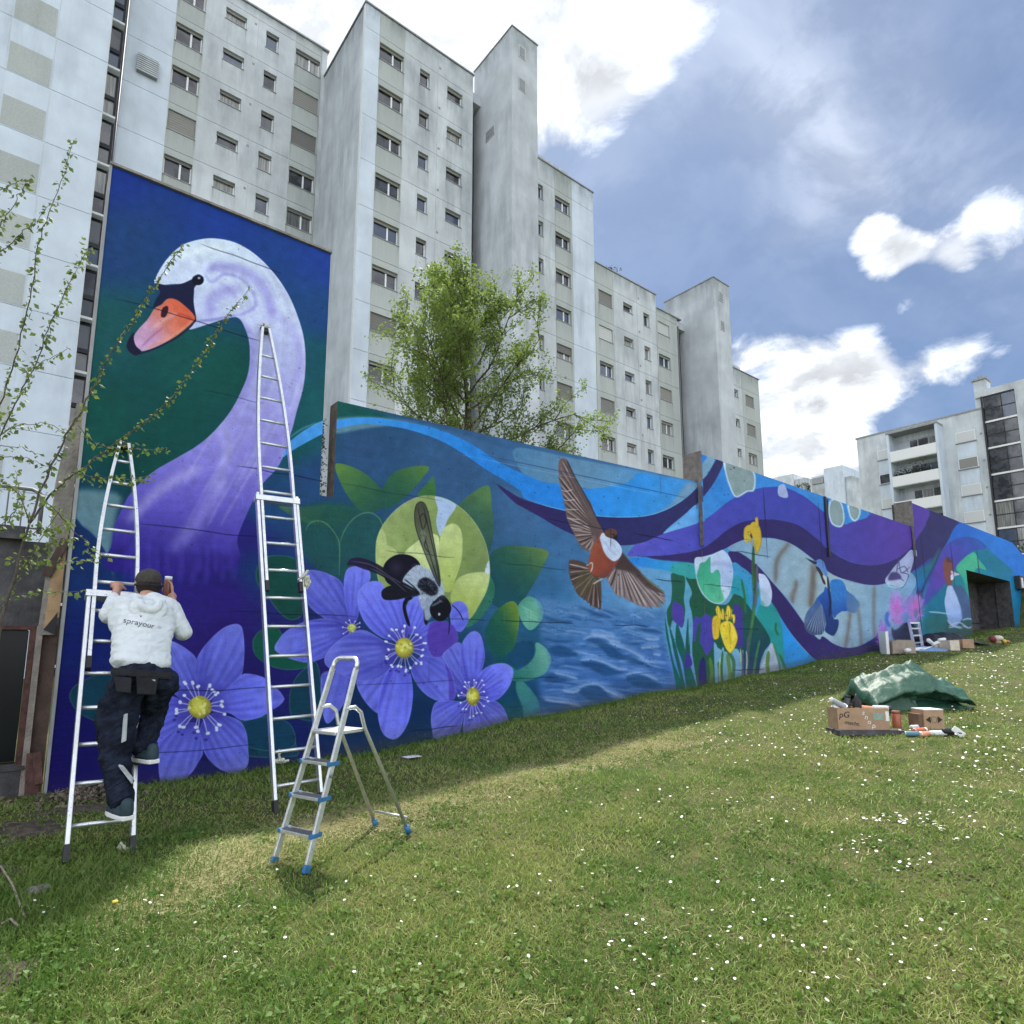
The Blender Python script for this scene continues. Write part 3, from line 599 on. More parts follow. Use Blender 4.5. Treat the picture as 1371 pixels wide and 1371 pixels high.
def flowers():
    b = zG((615, 725))[0]
    for q in (((300,980),(420,880),(560,840),(620,900),(640,1060),(600,1150),(540,1240),(460,1295),(380,1310),(315,1290),(298,1150)),
              ((145,740),(220,670),(330,625),(430,650),(520,700),(540,820),(420,900),(320,980),(190,1015),(145,960),(130,830)),
              ((640,830),(720,770),(820,790),(920,830),(970,920),(985,1050),(985,1150),(950,1210),(900,1235),(820,1220),(740,1180),(660,1090),(625,980),(615,900)),
              ((390,225),(440,235),(520,285),(585,350),(592,450),(600,600),(600,700),(520,700),(440,640),(390,600),(330,560),(330,420),(340,300)),
              ((1150,560),(1200,580),(1245,630),(1258,670),(1210,720),(1150,730)),
              ((935,475),(1000,470),(1070,485),(1130,515),(1165,570),(1172,660),(1160,740),(1080,800),(940,825),(840,770),(720,760),(700,700),(760,620),(850,540)),
              ((590,360),(640,270),(720,180),(800,115),(880,88),(925,100),(945,150),(955,280),(945,430),(920,490),(830,580),(740,650),(640,690),(600,600),(578,450))):
        petal(zG(*q), b)
    stamens(*b, 15.5, 36, 20, seed=2, sq=.98)
    b = zB((405, 872))[0]
    for q in (((270,1080),(340,1070),(400,1100),(400,1150),(350,1240),(295,1300),(270,1220)),
              ((370,740),(372,640),(398,600),(470,600),(488,650),(450,720),(430,830),(400,860),(380,820)),
              ((170,650),(185,625),(230,612),(300,630),(360,670),(378,760),(400,880),(340,860),(240,800),(195,740)),
              ((60,970),(80,920),(120,880),(200,842),(300,830),(380,860),(390,930),(330,980),(220,1025),(130,1010))): petal(zB(*q), b)
    stamens(*b, 6, 13, 10, yel=(176,190,120), seed=3)
    b = zB((640, 962))[0]
    for q in (((425,1110),(480,1100),(545,1060),(560,1100),(530,1240),(500,1240),(450,1180)), ((850,770),(890,752),(922,780),(925,840),(890,890),(850,850)), ((655,760),(720,735),(740,860),(680,900),(650,880)),
              ((430,720),(470,670),(530,665),(565,705),(640,740),(658,870),(640,940),(600,930),(540,915),(480,870),(440,800))):
        petal(zB(*q), b)
    q = zB((670,1060),(700,1010),(760,990),(815,1000),(845,1040),(868,1110),(866,1185),(830,1203),(780,1195),(730,1165),(690,1115)); petal(q, b)
    poly(zB((820,1010),(850,1050),(868,1110),(866,1190),(842,1200),(838,1110)), (72,50,160), .7, .8, clip=mask(q))
    q = zB((660,950),(700,890),(760,845),(830,845),(868,875),(880,925),(850,975),(780,1005),(720,992)); petal(q, b)
    poly(zB((760,850),(830,840),(880,870),(885,940),(840,990),(770,1000),(742,930)), (76,44,150), .75, 1.2, clip=mask(q))
    petal(zB((285,1000),(330,940),(400,895),(460,882),(540,925),(610,975),(570,1060),(500,1105),(420,1105),(340,1070),(290,1040)), b)
    petal(zB((550,1090),(590,1040),(650,1050),(672,1100),(678,1180),(662,1280),(630,1345),(590,1371),(545,1345),(522,1270),(525,1180)), b)
    stamens(*b, 12.5, 27, 22, seed=4, sq=1.12)
    b = zN((640, 770))[0]
    for q in (((360,400),(420,330),(500,275),(540,320),(530,520),(600,720),(520,790),(475,700),(440,560)), ((560,950),(600,850),(680,860),(712,1030),(700,1085),(560,1120)),
              ((515,400),(540,280),(600,195),(660,173),(710,210),(740,320),(745,430),(710,560),(660,700),(600,680),(545,600),(520,520)),
              ((640,700),(670,610),(740,520),(830,475),(930,468),(1000,510),(1005,590),(960,700),(870,795),(780,815),(690,800)),
              ((650,830),(760,820),(850,815),(920,880),(970,1000),(975,1050),(750,1090),(690,970)), ((255,950),(280,850),(320,815),(430,810),(540,820),(620,820),(560,940),(530,1050),(490,1120),(300,1170),(262,1060))):
        petal(zN(*q), b)
    stamens(*b, 9, 19, 20, seed=5, sq=1.4)
def swan():
    body = [zS((445,605))[0]] + zS((470,540),(520,470),(590,410),(680,382),(760,378),(860,400),(960,460),(1050,550),(1120,650),(1170,760),(1205,880),(1215,1000),(1205,1130),(1170,1260),(1140,1371)) + [(374,622),(350,650),(332,685),(318,720),(308,765),(150,765),(150,728),(153,705),(161,686),(175,660),(203,633),(240,611),(262,598),(284,580)] \
        + zS((830,1262),(890,1150),(925,1050),(930,930),(910,845),(870,782),(800,790),(720,815),(620,842),(650,790),(645,700),(640,620),(560,610),(480,615))
    mk = mask(body)
    lay(mk, ('l',330,320,250,760,[(222,234,250),(212,220,246),(192,194,240),(170,164,232),(140,130,218),(98,86,192),(46,33,130)]))
    lay(mask([(140,742),(330,742),(330,800),(130,800)], 9, False), (44,31,124), .9, clip=mk)
    r = np.random.default_rng(5)
    # long brush strokes follow the neck
    neck = spline(zS((760,470),(900,520),(1000,640),(1070,800),(1080,980),(1040,1150),(960,1300)) + [(310,620),(270,690),(250,740)], False, 6)
    for k in range(150):
        i = r.integers(0, len(neck) - 14); off = r.uniform(-34, 34) * (1 + i / len(neck) * 1.2); d = neck[i + 10] - neck[i]; nn = np.array([-d[1], d[0]]) / (np.hypot(*d) + 1e-6)
        pts = neck[i:i + r.integers(6, 14):3] + nn * off
        if len(pts) > 1: line(pts, r.uniform(1, 4), (228,236,250) if r.random() < .5 else (150,138,220), r.uniform(.08, .24), 1.6, clip=mk)
    for q, wd, c, al, so in ((zS((705,550),(760,522),(860,530),(960,580),(1030,690),(1040,800)), 12, (138,124,214), .55, 6), (zS((700,560),(740,600),(800,560),(880,580),(940,640),(960,720),(900,760),(860,770)), 4, (150,140,222), .6, 2),
            (zS((740,780),(730,700),(790,650),(880,640)), 14, (150,134,222), .5, 7), (zS((870,790),(920,860),(945,950),(930,1060),(890,1160),(820,1280)), 12, (136,124,214), .5, 5),
            (zS((660,800),(760,790),(860,770)), 4, (120,112,200), .5, 1.5), (zS((1000,700),(1120,820),(1190,960),(1180,1120)), 10, (158,148,226), .35, 5), (zS((560,470),(700,430),(820,440)), 12, (236,242,250), .6, 6),
            ([(170,700),(215,655),(270,625)], 14, (206,200,244), .45, 7), ([(230,740),(270,690),(300,640)], 20, (188,182,240), .35, 9), ([(290,560),(305,600),(290,660)], 16, (202,200,244), .3, 8)):
        line(q, wd, c, al, so, clip=mk)
    # wet paint edge fading into the violet ground
    for k in range(26):
        x = 165 + k * 6 + r.uniform(-3, 3); line([(x, 728 + r.uniform(-8, 8)), (x + 2, 750), (x, 768 + r.uniform(-6, 16))], r.uniform(3, 9), (82,70,182), .3, 3)
    # black mask, bill, eye
    poly(zS((448,607),(520,618),(590,606),(640,585),(668,590),(660,612),(645,640),(643,700),(658,790),(640,806),(600,760),(560,700),(505,688),(482,716),(440,728),(452,690),(474,650)), (26,30,62))
    bl = zS((515,685),(560,692),(610,730),(645,768),(648,795),(600,840),(540,885),(450,932),(378,952),(350,925),(340,880),(365,838),(410,790),(445,735),(480,715))
    bm = poly(bl, ('l',262,405,185,462,[(222,96,68),(226,104,74),(220,128,110),(212,158,190),(206,164,204)]))
    line(zS((640,790),(590,838),(500,895),(400,940)), 3, (240,150,120), .7, 1, clip=bm); line(zS((380,930),(430,880),(490,830)), 3, (170,90,150), .5, 1.5, clip=bm)
    line(zS((560,760),(600,770),(640,790)), 2, (180,60,50), .7, .8, clip=bm); line(zS((420,850),(480,800),(560,760)), 5, (236,190,200), .5, 2.5, clip=bm)
    poly(zS((342,855),(320,880),(303,920),(315,955),(350,975),(378,955),(350,925),(338,885)), (28,28,54))
    line(zS((350,972),(450,938),(550,888),(620,835),(656,792)), 2.4, (30,30,56)); poly(zS((478,775),(485,735),(510,722),(515,745),(500,778)), (60,26,40))
    poly(ell(*zS((666,590))[0], 8, 7), (14,16,30)); poly(ell(*zS((672,580))[0], 2, 1.6), (150,160,190)); line(zS((640,578),(670,562),(698,580)), 1.2, (60,66,110), .8)
def bee():
    r = np.random.default_rng(9)
    for q in (((510,890),(500,950),(515,1020),(540,1090)), ((660,930),(655,1000),(662,1080)), ((560,880),(520,890),(505,930))): line(zZ(*q), 4.5, (16,16,26), taper=True)
    line(zZ((850,930),(900,980),(935,1050)), 1.2, (20,20,40)); line(zZ((825,1000),(832,1070),(825,1150)), 1.2, (20,20,40))
    poly(zZ((335,830),(400,790),(500,800),(560,850),(500,880),(430,895),(350,890)), (20,22,34))
    poly(zZ((345,660),(375,605),(440,565),(520,562),(585,592),(620,650),(580,740),(480,800),(390,780),(350,720)), ('r',530,760,26,[(44,40,62),(18,16,34),(14,14,30)]))
    fur = zZ((600,640),(690,680),(760,740),(795,840),(760,900),(700,905),(640,960),(612,900),(600,850),(540,830),(488,770),(520,700)); fm = poly(fur, (168,180,200))
    poly(zZ((612,900),(660,880),(705,890),(712,960),(690,1030),(655,1040),(640,960)), (150,162,184), .95, .6)
    poly(zZ((615,745),(670,732),(735,780),(748,840),(700,865),(640,835),(598,795)), (18,20,34), 1, .8)
    poly(zZ((780,860),(835,915),(842,980),(800,1040),(750,1050),(700,1010),(688,950),(720,905)), (14,16,26)); poly(ell(*zZ((757,1000))[0], 1.6, 2), (180,190,210)); line(zZ((700,940),(740,920),(775,900)), 2, (150,165,185), .7, .6)
    for k in range(560):
        while True:
            a = np.array(zZ((r.uniform(490, 790), r.uniform(640, 960)))[0]); ix, iy = int((a[0] - CU) * KS) - fm[0], int((a[1] - CV) * KS) - fm[1]
            if 0 <= iy < fm[2].shape[0] and 0 <= ix < fm[2].shape[1] and fm[2][iy, ix] > .5: break
        cdir = a - np.array(zZ((668, 800))[0]); ang = math.atan2(cdir[1], cdir[0]) + r.normal(0, .35); L = r.uniform(3, 7.5)
        line([a, a + L * np.array([math.cos(ang), math.sin(ang)])], .9, (220,228,238) if r.random() < .6 else (80,88,112), .6, smooth=False)
    for k in range(140):
        a = np.array(zZ((r.uniform(610, 745), r.uniform(740, 860)))[0]); ang = r.uniform(0, 6.28); line([a, a + 4 * np.array([math.cos(ang), math.sin(ang)])], .9, (18,20,34), .6, clip=fm, smooth=False)
    wq = zZ((575,260),(590,195),(625,174),(655,198),(680,270),(705,400),(735,560),(762,720),(760,795),(728,740),(680,625),(612,450),(582,350)); wm = poly(wq, ('l',565,675,585,780,[(62,60,52),(86,88,70),(96,102,84),(60,62,60)]), .88)
    for q in (((600,220),(640,400),(700,600),(755,780)), ((640,200),(690,420),(740,640),(760,780)), ((620,420),(660,430),(650,500),(690,560)), ((610,300),(640,260),(660,320),(640,380))): line(zZ(*q), 1.3, (26,26,34), .8, clip=wm)
    poly(zZ((622,380),(650,390),(660,440),(640,470),(625,430)), (130,136,120), .6, 1); line(wq + [wq[0]], 1.2, (30,30,38), .8, taper=False)
    wq = zZ((80,640),(105,595),(170,585),(260,610),(350,660),(450,740),(540,790),(615,850),(500,865),(400,765),(300,702),(200,668),(130,642)); wm = poly(wq, ('l',465,750,560,800,[(40,26,66),(22,20,38),(20,20,30)]), .92)
    for q in (((110,610),(260,640),(420,740),(600,845)), ((250,660),(400,740),(520,840))): line(zZ(*q), 1.2, (110,110,130), .6, clip=wm)
    for q in (((470,770),(540,800),(610,850)), ((480,800),(560,830),(620,860)), ((500,740),(560,790),(610,840))): line(zZ(*q), 1.6, (14,14,24), .9)
def dipper():
    r = np.random.default_rng(11)
    def fan(q, base, tips, c, n):
        tips = spline(tips, False, 12)
        for k in range(0, n, 1):                      # each feather tip sticks out a little past its neighbours
            t = tips[int(k / (n - 1) * (len(tips) - 1))]; bb = np.array(base[0]) + (np.array(base[1]) - np.array(base[0])) * k / (n - 1); dd = t - bb; dd = dd / (np.hypot(*dd) + 1e-6); nn = np.array([-dd[1], dd[0]]) * r.uniform(1.3, 2.3)
            e = t + dd * r.uniform(-.5, 3.2); poly([bb + nn, t - dd * 4 + nn, e, t - dd * 4 - nn, bb - nn], tuple(int(v * r.uniform(.72, 1.12)) for v in c), smooth=False)
        mk = mask(q, 0); lay(mk, c)
        for k in range(n):
            t = tips[int(k / (n - 1) * (len(tips) - 1))]; bb = np.array(base[0]) + (np.array(base[1]) - np.array(base[0])) * k / (n - 1)
            line([bb, (bb + t) / 2 + r.uniform(-1, 1, 2), t], r.uniform(1.0, 2.4), (186,172,168) if k % 2 else (58,42,42), r.uniform(.45, .9), .3, clip=mk)
        return mk
    fan(zd((370,900),(420,893),(500,920),(540,985),(620,1060),(622,1275),(590,1275),(560,1262),(500,1215),(440,1170),(405,1100),(378,1040),(366,960)), (zd((530,960))[0], zd((590,1060))[0]), zd((370,910),(370,1000),(400,1110),(480,1200),(560,1270),(620,1275)), (84,66,62), 17)
    poly(zd((500,960),(620,1060),(560,1120),(480,1180),(420,1080)), (92,84,56), .5, 2)
    fan(zd((785,830),(850,900),(930,980),(1010,1070),(1130,1155),(1090,1180),(1135,1222),(1070,1212),(1088,1270),(1030,1262),(975,1268),(900,1245),(800,1190),(740,1165),(700,1100),(668,1040),(740,960),(755,880)), (zd((740,960))[0], zd((860,940))[0]), zd((670,1040),(740,1165),(800,1190),(900,1245),(975,1268),(1088,1270),(1135,1222),(1130,1155)), (132,116,118), 26)
    poly(zd((785,830),(850,900),(930,980),(1010,1070),(1125,1155),(1000,1120),(880,1010),(800,975),(735,960),(755,880)), (78,60,60), .9, 1)
    poly(zd((785,830),(860,915),(940,1000),(860,980),(750,955),(755,880)), (72,56,56), 1, .6)
    mk = fan(zd((303,84),(350,92),(400,190),(450,300),(500,380),(545,440),(575,530),(640,660),(600,700),(560,770),(540,822),(480,805),(440,750),(400,665),(352,560),(336,450),(308,340),(288,220),(284,130)), (zd((560,560))[0], zd((560,740))[0]), zd((320,90),(290,220),(320,380),(350,540),(400,660),(450,760),(530,815)), (112,92,90), 30)
    poly(zd((350,92),(400,190),(450,300),(500,380),(575,530),(640,660),(560,700),(510,560),(440,400),(380,250)), (92,74,74), .75, 1.2, clip=mk)
    line(zd((350,92),(420,240),(500,380),(570,520),(640,660)), 1.6, (48,38,44), .8)
    for k in range(5): line(zd((300+k*3,330+k*70),(340+k*10,345+k*72),(400+k*20,330+k*80)), 1.2, (200,190,186), .8, .3, clip=mk)
    poly(zd((640,672),(600,708),(562,770),(535,850),(520,950),(555,1005),(640,1038),(700,995),(742,930),(772,880),(740,800),(690,740)), ('l',800,730,830,770,[(150,78,58),(146,70,54),(104,58,56)]))
    poly(zd((640,675),(675,708),(740,735),(788,800),(782,860),(735,902),(690,882),(650,832),(625,760),(615,712)), (196,208,232)); line(zd((650,740),(690,800),(750,860)), 3, (158,172,206), .6, 1.5); line(zd((700,740),(740,790),(770,840)), 2, (170,184,214), .6, 1)
    poly(zd((650,672),(670,648),(705,640),(745,655),(752,690),(748,735),(720,722),(690,715),(660,700)), (96,66,52)); poly(zd((720,715),(752,690),(750,735),(735,730)), (30,26,36)); poly(ell(*zd((727,690))[0], 1.1, 1.1), (12, 12, 18))
    line(zd((505,940),(550,915),(555,950),(540,990)), 1.8, (190,180,170)); line(zd((560,1085),(600,1060),(640,1040)), 1.8, (190,180,170))
def irises():
    poly(zI((128,195),(200,205),(248,220),(256,300),(244,420),(256,520),(244,640),(225,690),(180,655),(140,620),(120,690),(95,640),(90,530),(125,450),(135,330)), (32,90,72))
    poly(zI((140,462),(180,455),(228,490),(245,560),(238,640),(222,688),(182,652),(142,605)), (78,62,160))
    for q, c in ((((70,590),(82,760),(110,900),(150,1100),(190,1300),(245,1300),(200,1130),(150,1000),(110,800)), (18,96,84)), (((110,680),(165,830),(235,1130),(270,1295),(240,1295),(200,1110),(150,900)), (20,92,84)),
                 (((180,650),(235,800),(262,920),(290,1000),(340,1150),(362,1270),(290,1290),(262,1200),(232,1010),(170,830)), (22,90,82)), (((282,600),(292,760),(300,940),(262,930),(262,800)), (24,86,76)), (((262,930),(300,940),(320,1030),(255,1060)), (64,50,140)),
                 (((262,232),(300,240),(380,252),(402,360),(470,440),(560,475),(640,470),(690,400),(722,382),(820,480),(800,860),(700,920),(600,900),(540,900),(530,1260),(390,1260),(340,1050),(320,880),(330,700),(318,560),(294,450),(318,360)), (30,86,64)),
                 (((340,600),(400,600),(440,560),(500,612),(520,800),(455,942),(400,840),(330,800)), (72,66,164)), (((368,690),(400,650),(390,900),(440,960),(420,1010),(350,860)), (30,86,64)),
                 (((700,480),(770,510),(800,640),(790,840),(740,870),(700,760)), (66,54,136)), (((390,1010),(430,960),(450,1120),(440,1250),(400,1258),(380,1140)), (44,34,106)),
                 (((790,480),(880,550),(1035,790),(985,900),(945,1010),(925,1135),(870,1150),(800,1170),(788,900)), ('l',1010,830,1010,905,[(26,82,72),(24,70,88),(40,60,100)]))):
        poly(zI(*q), c, 1, .3)
    for q in (((520,820),(560,900),(570,1060),(560,1220),(532,1220),(522,1000)), ((590,890),(612,880),(600,1020)), ((680,930),(710,880),(750,910),(752,1060),(730,1190),(705,1180),(690,1060)), ((930,1140),(985,960),(1050,830),(1110,960),(1150,1120),(1060,1120))):
        poly(zI(*q), (116,166,200) if q[0][0] < 900 else (176,190,214))
    for k, q in enumerate((((770,240),(800,400),(810,560)), ((875,-60),(880,200),(890,420),(870,640),(830,900),(820,1160)), ((915,100),(900,300),(885,560)), ((930,330),(900,480),(860,700)), ((640,930),(660,1050),(670,1190)), ((600,900),(590,1060),(600,1200)),
             ((640,900),(700,1000),(690,1180)), ((770,880),(785,1020),(775,1180)), ((1060,820),(1110,980),(1130,1100)), ((1020,900),(1010,1020),(1020,1110)), ((1120,930),(1160,1020),(1180,1090)), ((560,1000),(575,1100),(570,1220)), ((830,760),(825,900),(815,1170)), ((940,800),(905,960),(880,1140)),((480,960),(500,1100),(480,1240)),((1090,640),(1085,700),(1110,760)))):
        c = [(44,104,60), (58,104,66), (84,80,110), (70,130,80), (90,130,50)][k % 5]
        line(zI(*q), [3, 4.5, 2.5, 3, 5][k % 5], c, .9, .4)
    line(zI((575,960),(570,1060),(575,1210)), 2, (196,196,120), .8); line(zI((760,880),(768,960),(760,1010)), 1.6, (196,200,130), .8); line(zI((815,900),(822,1000),(808,1160)), 1.6, (200,214,220), .8)
    # the two white eggs with a green shadow
    e = mask(zI((343,58),(420,36),(500,14),(560,-12),(600,-25),(640,10),(672,60),(690,140),(690,220),(662,360),(612,440),(560,465),(480,440),(400,345),(360,225)))
    lay(e, ('l',940,745,975,800,[(198,212,238),(176,194,232),(160,184,228)]))
    line(zI((480,110),(560,95),(620,100),(690,130)), 6, (150,158,206), .5, 2, clip=e)
    poly(zI((378,150),(395,95),(440,82),(485,40),(492,185),(545,155),(575,195),(582,320),(625,440),(560,470),(480,445),(400,345),(362,225)), ('l',945,770,965,805,[(66,170,136),(96,190,150)]), 1, .4, clip=e)
    poly(zI((590,300),(690,330),(650,400),(618,440),(600,380)), (204,222,232), .7, .6, clip=e)
    q = zI((343,58),(360,225),(400,345),(480,440),(560,465),(612,440),(662,360),(690,220),(690,140)); line(q, 1.5, (190,216,230), .8, .3)
    e = mask(zI((928,205),(955,195),(985,205),(1025,265),(1050,350),(1048,430),(1025,485),(985,492),(950,470),(945,380))); lay(e, (196,208,236)); poly(zI((930,320),(1040,420),(1025,490),(940,470)), (168,190,212), .8, .6, clip=e); poly(zI((930,400),(960,440),(985,492),(940,500)), (96,170,150), .9, .6, clip=e)
    # yellow iris blooms
    Y1, Y2, Y3 = (226,186,44), (236,206,60), (176,140,34)
    for q, c in ((((502,640),(515,590),(550,580),(580,620),(570,700),(560,780),(520,795),(505,730)), Y1), (((535,520),(560,490),(600,600),(560,600)), Y2), (((590,530),(605,520),(610,610),(595,610)), Y2), (((625,590),(640,490),(665,500),(672,570),(640,630)), Y2),
                 (((680,570),(708,570),(712,620),(700,650),(690,600)), Y2), (((572,690),(590,645),(640,625),(690,650),(722,720),(735,780),(722,840),(690,900),(665,920),(625,870),(590,780)), Y2)):
        poly(zI(*q), c, 1, .3); line(zI(*q), 1, Y3, .6, .4)
    line(zI((545,600),(530,650),(530,760)), 2, Y3, .6, .8); line(zI((640,660),(660,720),(672,850)), 2.4, Y3, .5, 1); line(zI((600,650),(625,690),(640,740)), 1.0, Y3, .5, .5); line(zI((690,670),(700,740),(690,820)), 1.6, (250,226,110), .6, .8); line(zI((655,640),(668,690),(660,740)), 1.2, (120,84,40), .55, .5)
    for k in range(14): line(zI((560 + k * 9, 618), (552 + k * 10, 560 - (k % 3) * 22), (548 + k * 11, 505 + (k % 4) * 18)), 1.0, (240,214,80) if k % 2 else (170,130,34), .8, .2)
    for k in range(9): line(zI((520 + k * 6, 600), (512 + k * 6, 690), (520 + k * 5, 775)), .8, (250,220,100) if k % 2 else (180,140,40), .5, .3)
    for q in (((620,545),(625,490),(655,470),(668,500),(650,560),(640,585)), ((655,480),(680,450),(715,480),(728,540),(722,600),(700,645),(688,600),(672,540)), ((690,430),(705,425),(710,480),(695,480)), ((630,520),(660,540),(668,570),(690,640),(675,600),(650,555))):
        poly(zR(*q), (206,172,52), 1, .3); line(zR(*q), 1, (140,112,40), .5, .4)
    line(zR((680,600),(680,700),(690,800),(690,900)), 3.4, (52,84,50)); line(zR((705,720),(700,850),(690,980)), 2.4, (104,90,110), .8)
def kingfisher():
    r = np.random.default_rng(3)
    wl = poly(zK((350,430),(300,455),(250,500),(215,560),(150,640),(122,720),(128,800),(180,862),(250,865),(300,850),(330,740),(370,600)), ('l',1090,795,1090,850,[(36,86,170),(70,100,150),(88,106,142),(60,76,110)]))
    wr = poly(zK((500,430),(560,460),(610,500),(655,572),(640,620),(610,655),(545,640),(500,600)), ('l',1125,795,1150,820,[(56,108,176),(104,130,168)]))
    for k in range(16):
        a = (130 + k * 13, 800 + min(k, 8) * 8); line([zK((290, 560))[0], zK(((a[0] + 290) / 2 - 10, (a[1] + 560) / 2))[0], zK(a)[0]], 1.1, (170,190,214) if k % 2 else (30,46,90), .55, .3, clip=wl)
        a = (655 - k * 9, 560 + k * 6); line([zK((520, 460))[0], zK(a)[0]], .9, (176,194,214) if k % 2 else (44,66,110), .5, .3, clip=wr, smooth=False)
    poly(zK((330,740),(300,600),(260,520),(300,470),(330,400),(380,520),(400,700),(450,720),(445,800),(405,872),(350,855),(318,820)), ('l',1100,790,1115,850,[(34,88,182),(30,60,130),(24,50,104)]))
    poly(zK((380,340),(480,338),(530,440),(525,560),(535,630),(480,640),(440,668),(405,700),(380,560),(370,430)), ('l',1115,780,1125,820,[(44,122,200),(50,118,196),(36,86,170)]))
    for k in range(60):
        a = np.array(zK((r.uniform(300, 520), r.uniform(350, 700)))[0]); line([a, a + (r.uniform(-1, 1), 5)], 1.3, (72,150,216) if k % 2 else (22,54,120), .45, .4, clip=mask(zK((300,470),(380,340),(480,338),(530,440),(525,600),(440,668),(400,700),(320,700))), smooth=False)
    poly(zK((222,165),(262,135),(305,155),(328,215),(345,270),(330,300),(290,250),(245,205)), (92,134,196)); poly(zK((132,120),(180,138),(240,158),(228,185),(190,168)), (34,40,66)); line(zK((140,124),(190,142),(240,160)), 1, (130,150,180), .8)
    line(zK((235,205),(275,260),(300,320),(320,380)), 4, (44,40,52)); line(zK((300,290),(330,340),(350,400),(372,450)), 3.4, (214,214,196), .95)
    line(zK((345,300),(360,450),(372,560),(360,700)), 3.4, (20,34,66), .9)
def rest():
    r = np.random.default_rng(4)
    poly(zE((430,690),(455,650),(500,590),(560,530),(600,488),(625,500),(622,560),(600,640),(575,720),(545,742),(450,722)), ('l',1190,775,1220,740,[(176,186,214),(164,170,210)]), .97)
    poly(zE((450,690),(470,640),(520,645),(540,680),(500,690)), (58,50,110), .9, .6)
    for q in (((520,540),(540,640),(600,600)), ((530,640),(590,660),(540,740)), ((510,620),(560,600),(585,640)), ((520,560),(510,650),(560,700)), ((455,725),(550,740),(590,650))): line(zE(*q), 1.3, (70,66,120), .8, .3)
    line(zK((925,355),(945,395),(1060,400),(1120,300)), 2, (150,206,232), .9, .4)
    for cx, cy, rx, ry, n, c2 in ((1100,640,150,170,160,(150,110,205)), (1010,610,90,200,300,(214,84,160)), (1195,600,95,180,300,(216,90,158)), (880,880,80,170,240,(150,80,190))):
        o = zK((cx, cy))[0]
        for k in range(n):
            a = r.uniform(0, 6.28); s_ = r.uniform(.5, 1.0); e = (o[0] + math.cos(a) * rx * s_ / 6.6, o[1] + (math.sin(a) * ry * s_) / 7.2)
            line([(o[0] + math.cos(a) * rx * .2 / 7.2, o[1] + (.3 * ry + math.sin(a) * ry * .3) / 7.2), e], r.uniform(.7, 1.7), (176,124,220) if k % 3 else c2, .75, .3, smooth=False)
        line([(o[0], o[1] + ry * .5 / 7.2), (o[0], o[1] - ry * .3 / 7.2)], 4, c2, .5, 2)
    poly(zK((965,790),(1000,820),(1100,750),(1180,770),(1240,900),(1000,920)), (50,44,80), .85, 1.5)
    line(zK((930,640),(915,720),(950,790)), 5, (50,80,190), .7, 1.5)
    # great crested grebe
    poly(zE((818,600),(822,560),(850,540),(878,560),(888,600),(892,650),(884,700),(868,728),(846,722),(830,680)), (128,72,68)); poly(zE((838,548),(850,535),(868,545),(880,570),(850,570)), (90,52,60))
    poly(zE((872,628),(900,640),(932,652),(905,662),(880,655)), (206,190,214)); poly(zE((872,655),(898,660),(885,690),(872,690)), (222,226,240))
    poly(zX((330,260),(345,150),(365,55),(400,38),(440,60),(500,200),(560,380),(560,470),(480,560),(400,540),(360,430)), ('l',1270,790,1280,830,[(176,194,232),(170,190,236),(140,170,226)]))
    poly(zX((440,60),(490,30),(560,50),(640,180),(700,340),(690,440),(620,480),(560,460),(540,330),(490,170)), (76,92,140), .9, .6)
    for q in (((360,480),(430,560),(560,600)), ((380,570),(520,520),(640,600)), ((560,490),(640,470),(740,490)), ((120,380),(250,390),(400,410)), ((560,560),(650,590),(680,570)), ((380,590),(480,570),(560,590))): line(zX(*q), 2, (190,206,236), .75, .5)
